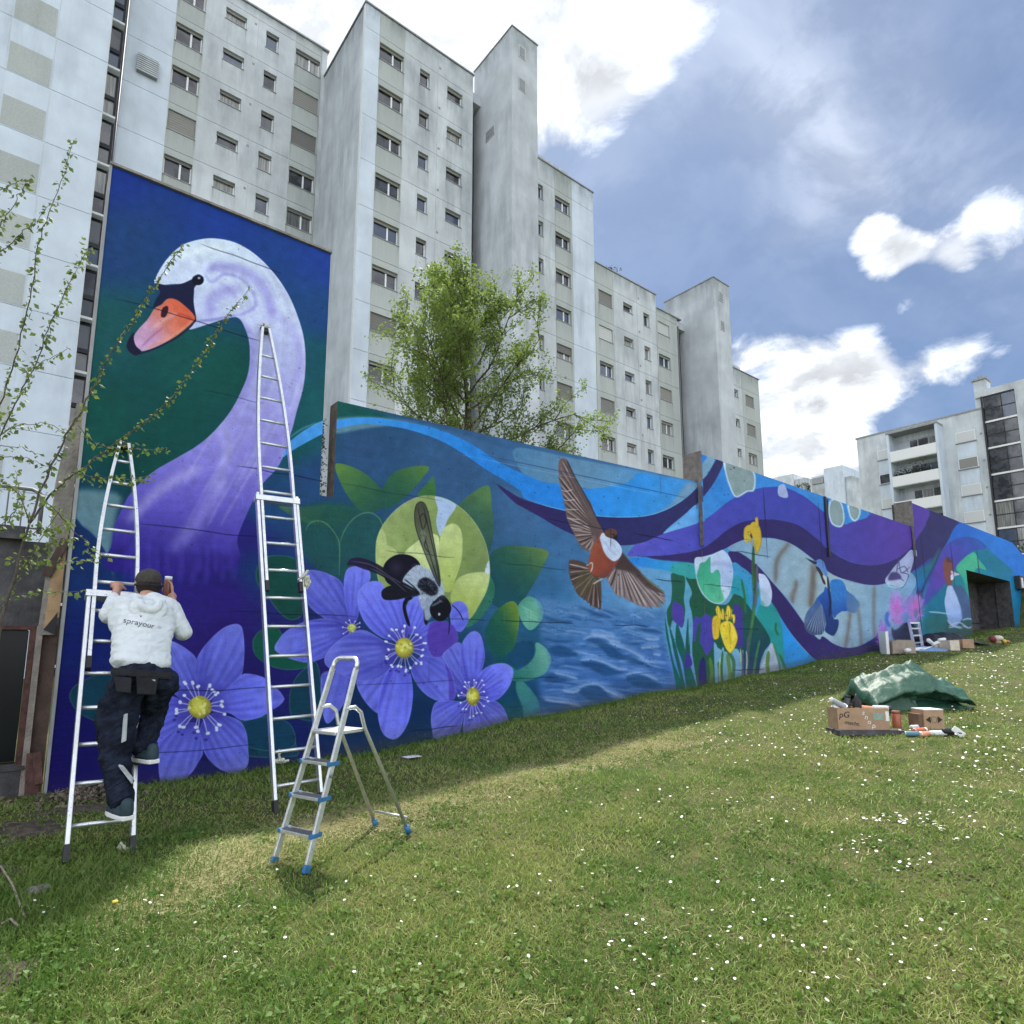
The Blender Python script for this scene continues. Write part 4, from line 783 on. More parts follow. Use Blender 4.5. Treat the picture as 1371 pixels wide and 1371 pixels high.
def water():
    ck = mask(zW((170,120),(400,150),(700,190),(900,210),(1130,215),(1200,230),(1190,330),(1215,560),(1260,760),(1320,920),(900,1120),(180,1140),(215,1000),(200,800),(270,700),(280,560),(200,420),(220,250)), 6)
    lay(ck, ('l',760,815,800,950,[(84,130,180),(68,114,172),(60,102,166),(50,90,150)]), .85)
    r = np.random.default_rng(8)
    for k in range(380):                                  # small ripples, wider and rounder towards the bottom
        y = 190 + 880 * r.random() ** .9; x = r.uniform(170, 1280); L = 34 + (y - 190) * .14 + r.uniform(0, 60); h = r.uniform(6, 20)
        c = [(34,76,134), (44,92,150), (138,172,214), (112,150,208)][k % 4]
        line(zW((x - L, y - h * .3), (x - L * .4, y - h), (x + L * .2, y), (x + L, y + h * 1.2)), r.uniform(.9, 2.4), c, r.uniform(.3, .7), .7, clip=ck)
    for q in (((560,460),(620,445),(700,462),(780,510),(850,570),(960,600),(1090,680),(1010,660),(880,620),(760,600),(680,520),(610,480)), ((520,640),(620,632),(720,660),(800,700),(860,720),(760,745),(700,740),(620,700)),
              ((880,750),(960,738),(1040,750),(1120,790),(1170,830),(1080,850),(980,835),(920,800)), ((500,860),(600,825),(680,835),(740,890),(790,940),(680,960),(560,920)), ((180,740),(290,745),(420,775),(340,800),(240,790)),
              ((250,550),(330,500),(420,520),(500,580),(360,590)), ((200,940),(340,960),(520,990),(700,960),(760,1010),(500,1040),(260,1020)), ((800,860),(900,880),(1030,920),(940,930)), ((210,260),(330,290),(460,310),(400,330),(260,300)), ((460,180),(580,210),(700,260),(760,290),(620,250)),
              ((800,460),(920,480),(1050,470),(960,500)), ((930,370),(1080,370),(1180,405),(1060,395)), ((190,430),(330,462),(480,460),(340,482))):
        poly(zW(*q), (22,66,112), .72, 2.2, clip=ck)
    for q in (((540,455),(620,425),(720,440),(800,500),(900,535),(1000,590),(1080,660)), ((520,620),(620,612),(730,645),(830,690),(900,690)), ((880,735),(960,718),(1050,738),(1140,780)), ((480,850),(560,815),(660,812),(740,865),(860,920),(940,940)),
              ((310,720),(400,740),(500,770)), ((230,930),(300,945),(420,960),(520,985)), ((380,860),(460,875),(520,850)), ((1000,520),(1080,515),(1150,510)), ((1040,450),(1100,455),(1150,450)), ((1100,570),(1160,580)), ((760,460),(840,480)), ((600,410),(700,420),(800,430))):
        line(zW(*q), 2.6, (170,188,212), .7, 1.3, clip=ck); line(zW(*[(a, b - 14) for a, b in q]), 6, (120,158,214), .5, 3, clip=ck)
def wear():
    """board joints, cracks and rub marks of the cast concrete under the paint"""
    global canvas
    r = np.random.default_rng(6)
    def pj(x, z):
        fw = FX * x + FY * 7; rt = FY * x - FX * 7; dp = fw * CT + z * ST
        return (PX0 + FL * rt / dp, PY0 - FL * (z * CT - fw * ST) / dp)
    for z in (4.35, 3.45, 2.72, 1.95, 1.2, .38, -.42, -1.0):
        for k in range(5 if z < 2.9 else 2):
            x = .45 + k * 2.4 + r.uniform(0, 1.5)
            if z > 2.6 and x > 2.6: continue
            L = r.uniform(.5, 1.6); line([pj(x + L * t, z + r.uniform(-.01, .01)) for t in np.linspace(0, 1, 6)], 1.1, (10,16,36), r.uniform(.35, .8), .2)
    line([pj(x, 2.62 + .02 * x) for x in np.linspace(5, 10, 12)], 1.2, (30,60,110), .6, .2); line([pj(x, 2.56 + .02 * x) for x in np.linspace(4.5, 9, 12)], .9, (180,210,235), .3, .2)
    for x in (12.6, 15.1, 21.6, 24.2, 26.9): line([pj(x, 1.9), pj(x, 2.9), pj(x, 3.5)], 1.4, (16,22,60), .7, .2, smooth=False)
    for k in range(560):
        x, z = r.uniform(.4, 12), r.uniform(-1.1, 4.8); u, v = pj(x, z); poly(ell(u, v, r.uniform(.5, 1.4), r.uniform(.4, 1.0)), (12,18,40), r.uniform(.2, .6))
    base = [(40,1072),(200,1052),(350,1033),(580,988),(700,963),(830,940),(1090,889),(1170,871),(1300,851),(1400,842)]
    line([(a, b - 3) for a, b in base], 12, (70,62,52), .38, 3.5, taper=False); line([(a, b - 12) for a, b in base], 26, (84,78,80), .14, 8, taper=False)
    for k in range(700):                              # mud splashed up from the lawn
        i = r.integers(0, 8); t = r.random(); u = base[i][0] * (1 - t) + base[i + 1][0] * t; v = base[i][1] * (1 - t) + base[i + 1][1] * t - abs(r.normal(0, 13)); poly(ell(u, v, r.uniform(.4, 1.3), r.uniform(.4, 1.1)), (96,84,66), r.uniform(.2, .6))
    for k in range(46):                               # drips and runs of thinned paint
        u, v = r.uniform(70, 1000), r.uniform(620, 930); L = r.uniform(8, 38); ix, iy = int((u - CU) * KS), int((v - CV) * KS); c0 = canvas[iy, ix] * 255 * r.choice([.78, 1.16]); line([(u, v), (u + .3, v + L / 2), (u, v + L)], r.uniform(.7, 1.3), tuple(np.clip(c0, 0, 255)), .5, .3)
    g = rng.normal(0, 1, (CH // 2 + 1, CW // 2 + 1)).astype(np.float32); g = np.repeat(np.repeat(g, 2, 0), 2, 1)[:CH, :CW]
    h = blur(rng.normal(0, 1, (CH, CW)).astype(np.float32), 5) * 12
    canvas *= (1 + .022 * g + .03 * h)[..., None]; canvas = np.clip(canvas, 0, 1)
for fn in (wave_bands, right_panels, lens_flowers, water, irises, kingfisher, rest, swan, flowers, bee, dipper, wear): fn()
# ------------------------------------------------------------------ mural walls
TW, THH = 2500, 1560; ZLO, ZHI = -1.7, 5.0; XC = FY * 7 / FX
SLO, SHI = .3 / (.3 + XC), 36 / (36 + XC)
def wall_texture():
    s = SLO + (np.arange(TW) + .5) / TW * (SHI - SLO); X = s * XC / (1 - s)
    Z = ZLO + (np.arange(THH) + .5) / THH * (ZHI - ZLO)
    Xg, Zg = np.meshgrid(X, Z); fw = FX * Xg + FY * 7; rt = FY * Xg - FX * 7; dp = fw * CT + Zg * ST
    u = (PX0 + FL * rt / dp - CU) * KS - .5; v = (PY0 - FL * (Zg * CT - fw * ST) / dp - CV) * KS - .5
    u = np.clip(u, 0, CW - 1.001); v = np.clip(v, 0, CH - 1.001); iu = u.astype(int); iv = v.astype(int); fu = (u - iu)[..., None]; fv = (v - iv)[..., None]
    c = (canvas[iv, iu] * (1 - fu) + canvas[iv, iu + 1] * fu) * (1 - fv) + (canvas[iv + 1, iu] * (1 - fu) + canvas[iv + 1, iu + 1] * fu) * fv
    img = bpy.data.images.new('mural paint', TW, THH); px = np.ones((THH, TW, 4), np.float32); px[..., :3] = c
    img.pixels.foreach_set(px.ravel()); img.update(); return img
MURAL_GAIN = (.96, 1.0, 1.03)
def muralmat():
    m, T, b = newmat('mural paint on cast concrete')
    pos = T.new('ShaderNodeNewGeometry').outputs['Position']; sp = T.new('ShaderNodeSeparateXYZ', {0: pos})
    sx = T.math('DIVIDE', sp.outputs[0], T.math('ADD', sp.outputs[0], XC))
    U = T.map(sx, SLO, SHI, 0, 1); V = T.map(sp.outputs[2], ZLO, ZHI, 0, 1)
    tx = T.new('ShaderNodeTexImage', {'Vector': T.new('ShaderNodeCombineXYZ', {0: U, 1: V, 2: 0.0})}, extension='EXTEND', interpolation='Cubic')
    tx.image = wall_texture()
    col = T.vmath('MULTIPLY', tx.outputs[0], MURAL_GAIN)
    grime = T.map(T.noise(pos, 1.1, 8, .7), .3, .8, 1.06, .90)
    col = T.vmath('SCALE', col, scale=grime)
    T.set(b, 'Base Color', col); b.inputs['Roughness'].default_value = .62; b.inputs['Specular IOR Level'].default_value = .12
    h = T.math('MULTIPLY_ADD', T.noise(pos, 26, 6, .65), .6, T.noise(T.vmath('MULTIPLY', pos, (1, 1, 9)), 2.0, 5, .6))
    T.set(b, 'Normal', T.new('ShaderNodeBump', {'Strength': .35, 'Distance': .02, 'Height': h}).outputs[0])
    return m
mt['mural'] = muralmat()
def wall_mesh(name, outline, th, parent, yf=7.0, front='mural', side='edgeconc', hole=None):
    """outline: (x, z) points anticlockwise seen from the lawn; the front carries the painting, the rest is bare concrete"""
    n = len(outline); me = bpy.data.meshes.new(name); off = wloc(parent)
    V = [(x, yf, z) for x, z in outline] + [(x, yf + th, z) for x, z in outline]
    F = [tuple(range(n)), tuple(range(2 * n - 1, n - 1, -1))] + [(i, i + n, (i + 1) % n + n, (i + 1) % n) for i in range(n)]
    me.from_pydata([tuple(Vector(p) - off) for p in V], [], F); me.materials.append(mt[front]); me.materials.append(mt[side])
    for i, p in enumerate(me.polygons): p.material_index = 0 if i == 0 else 1
    me.update(); return link(name, me, parent)
LOWZ = -2.2; XSL = 2.882
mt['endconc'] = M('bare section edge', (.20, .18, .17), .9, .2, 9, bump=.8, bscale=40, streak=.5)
mt['slotconc'] = M('dark concrete slot edge', (.16, .14, .13), .9, .25, 12, bump=.8, bscale=40, streak=.5)  # darker than the other bare wall edges
w1 = thing('mural_wall', (2.6, 7, -1.3), 'tall slab with the painted swan joined to the low wall with the bumblebee and the flying bird', 'wall')
# slab with the swan and the first long section are one cast piece with an open slot between them
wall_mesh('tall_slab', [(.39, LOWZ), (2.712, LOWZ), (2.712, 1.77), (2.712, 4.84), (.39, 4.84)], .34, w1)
wall_mesh('slot_base', [(2.713, LOWZ), (2.86, LOWZ), (2.86, 1.77), (2.713, 1.77)], .34, w1)
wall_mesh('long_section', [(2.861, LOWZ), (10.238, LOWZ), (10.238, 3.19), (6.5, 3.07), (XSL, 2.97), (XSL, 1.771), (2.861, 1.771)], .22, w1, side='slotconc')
m = MB(); m.box((.378, 6.985, -1.35), (.402, 7.01, 4.85)); m.build('corner_bead', 'cap', w1)
m = MB(); m.box((.38, 6.97, 4.842), (2.72, 7.35, 4.868)); m.build('coping', 'edgeconc', w1)
w2 = thing('mural_wall', (14, 6.97, -.6), 'middle painted wall section with the irises and the kingfisher', 'wall')
wall_mesh('section_face', [(10.24, LOWZ), (20.948, LOWZ), (20.948, 3.62), (10.24, 3.78)], .36, w2, 6.997)
w3 = thing('mural_wall', (26, 6.97, .5), 'far painted wall section with the grebe and the dark doorway', 'wall')
Yd = 6.985
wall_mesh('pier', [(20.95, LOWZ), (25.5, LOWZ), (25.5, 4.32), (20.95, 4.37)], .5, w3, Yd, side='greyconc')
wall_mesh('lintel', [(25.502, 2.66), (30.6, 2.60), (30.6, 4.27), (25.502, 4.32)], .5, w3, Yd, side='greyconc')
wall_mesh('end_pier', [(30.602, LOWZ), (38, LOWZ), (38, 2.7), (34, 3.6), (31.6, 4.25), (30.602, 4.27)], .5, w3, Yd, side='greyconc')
m = MB(); m.box((25.2, 8.1, -.5), (31, 8.3, 3.0)).box((25.2, Yd + .502, 2.62), (31, 8.1, 2.8)).box((25.2, Yd + .502, -.5), (25.45, 8.1, 2.62)).box((30.65, Yd + .502, -.5), (31, 8.1, 2.62)); m.build('doorway_recess', 'greyconc', w3)
m = MB(); m.box((26.0, 8.06, .62), (26.05, 8.1, 2.6)).box((25.5, 8.06, .98), (30.6, 8.1, 1.01)).box((28.2, 8.06, .62), (28.23, 8.1, 2.6)); m.build('formwork_joint', 'dark', w3)
# the buttress stubs whose bare sides show where the sections step
def stub(x0, x1, ztop, zbot, y, label, dark=False, ztip=None):
    m = MB(); yb = 7.01
    m.add([(x0, y, ztop), (x1, y, ztop), (x1, yb, ztop), (x0, yb, ztop), (x0, yb - .004, zbot), (x1, yb - .004, zbot), (x1, yb, zbot), (x0, yb, zbot)],
          [(0, 1, 2, 3), (0, 4, 5, 1), (1, 5, 6, 2), (2, 6, 7, 3), (3, 7, 4, 0), (4, 7, 6, 5)])
    return m
m = MB(); m.box((10.185, 6.91, 3.21), (10.237, 7.30, 3.79)); m.build('section_end', 'endconc', w2); wall_mesh('section_edge', [(10.185, 1.93), (10.237, 1.93), (10.237, 3.208), (10.185, 3.208)], .088, w2, 6.91, side='endconc')
m = MB(); m.box((15.38, 6.95, 2.2), (15.45, 6.985, 3.69)); m.build('dark_joint', 'dark', w2)
m = MB(); m.box((20.88, 6.92, 3.63), (20.945, 7.4, 4.39)); m.build('section_end', 'endconc', w3); wall_mesh('section_edge', [(20.88, 2.7), (20.945, 2.7), (20.945, 3.628), (20.88, 3.628)], .06, w3, 6.92, side='endconc')
# moss and ivy growing in the slot
def leaf_cloud(name, pts, size, m, parent, seed=0, hang=0.0, aspect=.62, elong=1.0):
    r = np.random.default_rng(seed); pts = np.asarray(pts, float); n = len(pts)
    a = r.normal(size=(n, 3)); a[:, 2] = a[:, 2] * .5 - hang; a /= np.linalg.norm(a, axis=1)[:, None]
    b = r.normal(size=(n, 3)); b -= (b * a).sum(1)[:, None] * a; b /= np.linalg.norm(b, axis=1)[:, None]; c = np.cross(a, b)
    s = size * r.uniform(.6, 1.3, n)[:, None]; L = a * s * elong; W_ = b * s * aspect * .5; N = c * s * .14
    V = np.stack([pts, pts + L * .5 + W_ + N, pts + L, pts + L * .5 - W_ + N], 1).reshape(-1, 3)
    if parent is not None: V = V - np.array(wloc(parent))
    F = np.arange(n * 4).reshape(-1, 4)
    F = np.concatenate([F[:, [0, 1, 2]], F[:, [0, 2, 3]]], 0)
    return quads(name, V, F, m, parent, nv=3)
r_ = np.random.default_rng(2)
zz = r_.uniform(1.75, 2.75, 500); o = leaf_cloud('ivy', np.stack([2.76 + r_.uniform(-.05, .05, 500) * (zz < 2.4), 7.2 + r_.uniform(-.15, .15, 500), zz], 1), .035, 'leaf_dark', None, 3)
tag(o, 'moss and ivy tuft growing in the slot beside the tall slab', 'ivy', kind='stuff')

# ------------------------------------------------------------------ facades
_cache = {}
def panel_mesh(w_, h_, hole, m, th=.3):
    k = ('p', round(w_, 3), round(h_, 3), hole, m)
    if k in _cache: return _cache[k]
    mb = MB(); g = .012; x0, x1, z0, z1_ = g, w_ - g, g, h_ - g
    if hole is None: mb.box((x0, 0, z0), (x1, th, z1_))
    else:
        a, b, c, d = hole
        O = [(x0, z0), (x1, z0), (x1, z1_), (x0, z1_)]; I = [(a, c), (b, c), (b, d), (a, d)]
        V = [(x, 0, z) for x, z in O] + [(x, 0, z) for x, z in I] + [(x, th, z) for x, z in O] + [(x, th, z) for x, z in I]
        F = [(i, (i + 1) % 4, 4 + (i + 1) % 4, 4 + i) for i in range(4)] + [(4 + i, 4 + (i + 1) % 4, 12 + (i + 1) % 4, 12 + i) for i in range(4)] + [(8 + i, 8 + (i + 1) % 4, (i + 1) % 4, i) for i in range(4)]
        mb.add(V, F)
    _cache[k] = mb.mesh('panel', m); return _cache[k]
def win_meshes(w_, h_, kind):
    k = ('w', round(w_, 3), round(h_, 3), kind)
    if k in _cache: return _cache[k]
    f = MB(); t = .07; f.box((0, 0, 0), (t, .06, h_)).box((w_ - t, 0, 0), (w_, .06, h_)).box((t, 0, 0), (w_ - t, .06, t)).box((t, 0, h_ - t), (w_ - t, .06, h_))
    if kind == 'double': f.box((w_ * .56, -.01, t), (w_ * .56 + .10, .06, h_ - t))
    p = MB(); p.box((t, .03, t), (w_ - t, .05, h_ - t)); s = MB(); s.box((-.03, -.24, -.05), (w_ + .03, .0, -.005)); bl = MB()
    n = max(6, int(h_ / .07))
    for i in range(n): bl.box((.005, -.09 - .012 * (i % 2), h_ * i / n), (w_ - .005, -.05, h_ * (i + 1) / n - .006))
    bx = MB(); bx.box((.01, -.07, h_ - .16), (w_ - .01, -.005, h_ - .005))
    _cache[k] = (f.mesh('frame', 'frame'), p.mesh('pane', 'glass'), s.mesh('sill', 'cap'), bl.mesh('roller_blind', 'blind'), bx.mesh('blind_box', 'blind')); return _cache[k]
_white = {}
def add_window(par, x, z, w_, h_, kind='single', state='open', depth=.2):
    f, p, s, bl, bx = win_meshes(w_, h_, kind)
    wo = link('window', f, par, Vector(par_off(par, (x, 0, z))) + Vector((0, depth, 0)))
    link('pane', p, wo); link('sill', s, wo)
    if state == 'open' : link('blind_box', bx, wo)
    if state in ('shut', 'white'):
        me = bl
        if state == 'white':
            if bl.name not in _white:
                _white[bl.name] = bl.copy(); _white[bl.name].materials[0] = mt['blind_white']
            me = _white[bl.name]
        link('roller_blind', me, wo)
    if state == 'half':
        hb = link('roller_blind', bl, wo, (0, 0, h_ * .5)); hb.scale = (1, 1, .5)
    return wo
_front = {}
def par_off(par, p): return (p[0] - par.location.x, _front[par.name] - par.location.y + p[1], p[2] - par.location.z)
def facade(par, D, X0, X1, ztop, zbot, wtop, pitch, cols):
    """cols: (xa, xb, material, None | (wx0, wx1, h, kind, dz, states))"""
    _front[par.name] = D
    bounds = [ztop]; z = wtop + .42
    while z > zbot + .5:
        if z < ztop - .3: bounds.append(z)
        z -= pitch
    bounds.append(zbot)
    for xa, xb, m, win in cols:
        for k in range(len(bounds) - 1):
            zt, zb = bounds[k], bounds[k + 1]; hole = None
            if win:
                wx0, wx1, h, kind, dz, states = win
                j = round((wtop - zt + pitch * .5) / pitch - .001) if False else None
                wt = None
                for q in range(30):
                    c = wtop + dz - q * pitch
                    if c < zt - .05 and c - h > zb + .05: wt = c; idx = q; break
                if wt is not None:
                    hole = (round(wx0 - xa, 3), round(wx1 - xa, 3), round(wt - h - zb, 3), round(wt - zb, 3))
                    add_window(par, wx0, wt - h, wx1 - wx0, h, kind, states.get(idx, 'open'))
            mm = m + '_top' if k == 0 and zt > 20 and (m + '_top') in mt else m
            po = link('panel', panel_mesh(xb - xa, zt - zb, hole, mm), par, par_off(par, (xa, 0, zb)))
            if hole: po['sill_from'], po['sill_to'], po['sill_height'] = hole[0], hole[1], hole[2]
    m = MB()
    for x in sorted({c[0] for c in cols} | {c[1] for c in cols}): m.box((x - .02, D + .02, zbot), (x + .02, D + .28, ztop - .01))
    m.build('joint_strip', 'joint', par)
def core(par, a, b, m='conc_side', name='wall'):
    mb = MB(); mb.box(a, b); return mb.build(name, m, par)
def cap(par, a, b): mb = MB(); mb.box(a, b); return mb.build('parapet_cap', 'cap', par)
def vents(par, lst, D, s=.10):
    for x, z in lst:
        m = MB(); m.box((x - s, D - .012, z - s), (x + s, D - .002, z + s)); m.build('vent', 'cap', par)
BZ = -2.0
# --- left tower
bL = thing('apartment_tower', (-2, 34.8, 0), 'pale blue grey panelled tower cut by the left edge of the photo', 'building')
_front[bL.name] = 34.8
facade(bL, 34.8, -8.6, 1.35, 62, -1.5, 32.0, 2.84, [(-.76, 1.35, 'conc_pale', None), (-2.48, -.76, 'conc_pale', None), (-4.4, -2.48, 'conc_pale', None), (-8.6, -4.4, 'conc_pale', None)])
core(bL, (-8.6, 35.1, BZ), (1.34, 48, 62), 'conc_pale')
for k in range(13):
    zt = 32.2 - 2.84 * (k - 4) - 1.05
    if zt < 1: continue
    m = MB(); m.box((-2.42, 34.785, zt - 1.5), (-.82, 34.798, zt)); m.build('infill_panel', 'spandrel', bL)
# stair glazing between the tower and the block
bS = thing('stair_glazing', (1.7, 36.2, 0), 'narrow dark glazed stair strip with white landings between the two tallest blocks', 'glazing')
for k in range(22):
    z = -1.0 + k * 2.84
    m = MB(); m.box((1.37, 36.2, z + .3), (1.86, 36.24, z + 1.25)); m.build('pane', 'glass', bS)
    m = MB(); m.box((1.37, 36.2, z + 1.50), (1.86, 36.24, z + 2.72)); m.build('pane', 'glass', bS)
    m = MB(); m.box((1.36, 36.1, z + 1.26), (1.87, 36.3, z + 1.48)); m.build('transom', 'dark', bS)
    m = MB(); m.box((1.36, 35.9, z + .12), (1.97, 36.3, z + .24)); m.build('landing', 'white', bS)
core(bS, (1.37, 36.45, BZ), (1.99, 44, 62), 'dark', 'backing')
# --- block A, the projecting wing and the first stair shaft
bA = thing('apartment_building', (9, 36.8, 0), 'tallest grey concrete block behind the swan slab with its projecting wing and stair shaft', 'building')
facade(bA, 36.8, 2.0, 13.3, 40.0, 14.5, 38.93, 2.86,
       [(2.0, 4.40, 'conc_pale', None), (4.40, 5.92, 'spandrel', (4.44, 5.88, 1.25, 'double', 0.0, {3: 'shut'})),
        (5.92, 8.9, 'conc', (7.0, 8.22, .8, 'single', .0, {})), (8.9, 11.24, 'conc', (9.4, 10.2, 1.2, 'single', 0.0, {})),
        (11.24, 13.0, 'spandrel', (11.3, 12.93, 1.22, 'double', .0, {1: 'shut', 2: 'shut'}))])
core(bA, (2.0, 37.1, BZ), (13.4, 50, 39.96)); core(bA, (13.0, 36.82, BZ), (13.4, 37.09, 39.9), 'conc')
core(bA, (2.01, 36.81, BZ), (12.99, 37.09, 14.4), 'conc')
cap(bA, (1.95, 36.7, 40.0), (13.5, 50.1, 40.1))
m = MB(); m.box((2.75, 36.6, 31.6), (3.75, 36.79, 32.7)); m.build('louvre_box', 'cap', bA); m = MB()
for k in range(8): m.box((2.72, 36.55, 31.62 + k * .13), (3.78, 36.598, 31.69 + k * .13))
m.build('louvre_slat', 'conc', bA)
m = MB(); m.tube([(2.08, 36.6, BZ), (2.08, 36.6, 39.8)], .055, 8); m.build('downpipe', 'rail', bA, True)
vents(bA, [(8.75, 38.9 - 2.86 * k) for k in range(6)], 36.8, .07)
Dw = 30.5; _A = dict(_front)
def wing():
    _front[bA.name] = Dw
    # the wing front is built with the same panel system
    par = bA; cols = [(13.27, 14.2, 'conc_pale', None), (14.2, 15.9, 'spandrel', (14.24, 15.86, 1.12, 'double', 0.02, {7: 'shut'})), (15.9, 16.98, 'conc', None)]
    facade(bA, Dw, 13.27, 21.02, 38.0, 8.0, 35.97, 2.89,
           [(13.27, 14.2, 'conc_pale', None), (14.2, 15.9, 'spandrel', (14.24, 15.86, 1.12, 'double', .02, {6: 'shut'})),
            (15.9, 18.3, 'conc', (17.0, 17.72, 1.10, 'single', .02, {})), (18.3, 21.02, 'conc', (19.02, 20.2, .88, 'single', .02, {5: 'shut'}))])
    core(bA, (13.28, Dw + .3, BZ), (21.01, 37.09, 37.96), 'conc_side', 'wing_wall'); core(bA, (13.28, Dw + .01, BZ), (21.01, Dw + .3, 7.98), 'conc')
    cap(bA, (13.2, Dw - .08, 38.0), (21.1, 37.2, 38.1)); vents(bA, [(18.45, 36.9 - 2.89 * k) for k in range(9)], Dw, .07)
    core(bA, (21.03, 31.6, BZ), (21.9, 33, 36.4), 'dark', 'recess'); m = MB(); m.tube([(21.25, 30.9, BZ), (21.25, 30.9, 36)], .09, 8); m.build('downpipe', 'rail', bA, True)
    core(bA, (21.05, 30.8, 36.4), (21.9, 33, 37.1), 'conc_side', 'recess_head')
    core(bA, (21.9, 27.4, BZ), (24.02, 31.6, 39.72), 'conc_side', 'stair_shaft'); cap(bA, (21.84, 27.34, 39.72), (24.08, 31.66, 39.80))
    for z in (38.3, 35.9):
        m = MB(); m.box((22.42, 27.37, z - .45), (23.0, 27.395, z + .45)); m.build('vent_frame', 'conc', bA)
        m = MB(); m.box((22.5, 27.35, z - .37), (22.92, 27.368, z + .37)); m.build('vent_grille', 'cap', bA)
    m = MB(); m.box((21.86, 29.2, 33.2), (21.895, 30.2, 33.95)); m.build('vent_frame', 'conc', bA)
    m = MB(); m.box((21.84, 29.27, 33.27), (21.858, 30.13, 33.88)); m.build('vent_grille', 'cap', bA)
wing()
# --- lower stepped blocks
bB = thing('apartment_building', (31, 29, 0), 'middle grey concrete block stepping down in three roofs with a second stair shaft', 'building')
P3 = 2.735
facade(bB, 29, 24.03, 30.78, 33.2, 6.0, 31.2, P3,
       [(24.03, 26.95, 'conc', (25.44, 25.88, 1.06, 'single', .1, {})), (26.95, 28.6, 'spandrel', (26.99, 28.42, 1.02, 'double', 0.0, {4: 'half', 5: 'shut'})), (28.6, 30.78, 'conc_pale', None)])
core(bB, (24.03, 29.3, BZ), (30.77, 42, 33.16)); core(bB, (24.04, 29.01, BZ), (30.77, 29.29, 5.95), 'conc'); cap(bB, (24.03, 28.93, 33.2), (30.85, 42, 33.28)); core(bB, (25.0, 29.1, 33.28), (28.6, 31, 33.62), 'conc', 'roof_upstand')
facade(bB, 29, 30.79, 37.7, 27.68, 5.0, 25.74, P3 + .005,
       [(30.79, 32.75, 'spandrel', (31.16, 32.6, 1.04, 'double', 0, {0: 'shut', 1: 'white', 3: 'shut'})), (32.75, 35.4, 'conc', (33.82, 34.88, .68, 'single', -.02, {})), (35.4, 37.7, 'conc', (36.14, 36.86, 1.08, 'single', -.05, {}))])
core(bB, (30.79, 29.3, BZ), (37.69, 42, 27.64)); core(bB, (30.8, 29.01, BZ), (37.69, 29.29, 4.95), 'conc'); cap(bB, (30.84, 28.93, 27.68), (37.78, 42, 27.76))
facade(bB, 29, 37.71, 40.35, 26.6, 4.0, 25.60, P3,
       [(37.71, 40.35, 'spandrel', (37.88, 39.34, 1.0, 'double', 0, {0: 'white', 2: 'shut'}))])
core(bB, (37.71, 29.3, BZ), (40.34, 42, 26.56)); core(bB, (37.72, 29.01, BZ), (40.34, 29.29, 3.95), 'conc'); cap(bB, (37.79, 28.93, 26.6), (40.9, 42, 26.68))
vents(bB, [(35.6, 26.6 - P3 * k) for k in range(6)], 29, .08)
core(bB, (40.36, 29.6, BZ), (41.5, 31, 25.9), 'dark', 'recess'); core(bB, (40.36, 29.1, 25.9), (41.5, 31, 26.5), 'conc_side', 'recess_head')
m = MB(); m.tube([(40.55, 29.1, BZ), (40.55, 29.1, 26)], .10, 8); m.build('downpipe', 'rail', bB, True)
core(bB, (41.5, 26.2, BZ), (43.63, 31, 29.32), 'conc_side', 'stair_shaft'); cap(bB, (41.44, 26.14, 29.32), (43.69, 31.06, 29.40))
for z in (28.0, 25.5):
    m = MB(); m.box((42.1, 26.16, z - .42), (42.75, 26.195, z + .42)); m.build('vent_frame', 'conc', bB)
    m = MB(); m.box((42.2, 26.14, z - .34), (42.65, 26.158, z + .34)); m.build('vent_grille', 'cap', bB)
bC = thing('apartment_building', (50, 29, 0), 'short grey block at the right end of the concrete row behind the stair shaft', 'building')
facade(bC, 29, 43.7, 52.5, 24.7, 3.0, 22.69, 2.72, [(43.7, 47.9, 'conc', None), (47.9, 49.6, 'conc', (48.34, 48.96, .7, 'single', .05, {})), (49.6, 52.5, 'spandrel', (50.1, 51.5, 1.0, 'double', 0, {0: 'shut', 1: 'shut'}))])
core(bC, (43.7, 29.3, BZ), (52.49, 40, 24.66)); core(bC, (43.71, 29.01, BZ), (52.49, 29.29, 2.95), 'conc'); cap(bC, (43.7, 28.93, 24.7), (52.6, 40, 24.78)); core(bC, (45.5, 29.2, 24.78), (49.8, 31, 25.2), 'conc', 'roof_upstand')
# small shrub on the roof edge
pt = P(820, 356, Y=30.2); r_ = np.random.default_rng(4)
rs = thing('roof_plant', (pt.x, pt.y, 27.7), 'tiny wild shrub growing on the lower roof edge against the sky', 'plant')
m = MB()
tips = []
for k in range(9):
    e = Vector((pt.x + r_.uniform(-.6, .6), pt.y + r_.uniform(-.2, .2), 27.75 + r_.uniform(.4, 1.5))); m.tube([(pt.x, pt.y, 27.7), (pt.x * .5 + e.x * .5, e.y, 27.9), e], [.03, .02, .01], 4); tips += [e + Vector(r_.normal(size=3) * .12) for _ in range(14)]
m.build('stem', 'stem', rs); tag(leaf_cloud('foliage', [tuple(t) for t in tips], .16, 'leaf_dark', rs, 5), kind='stuff')

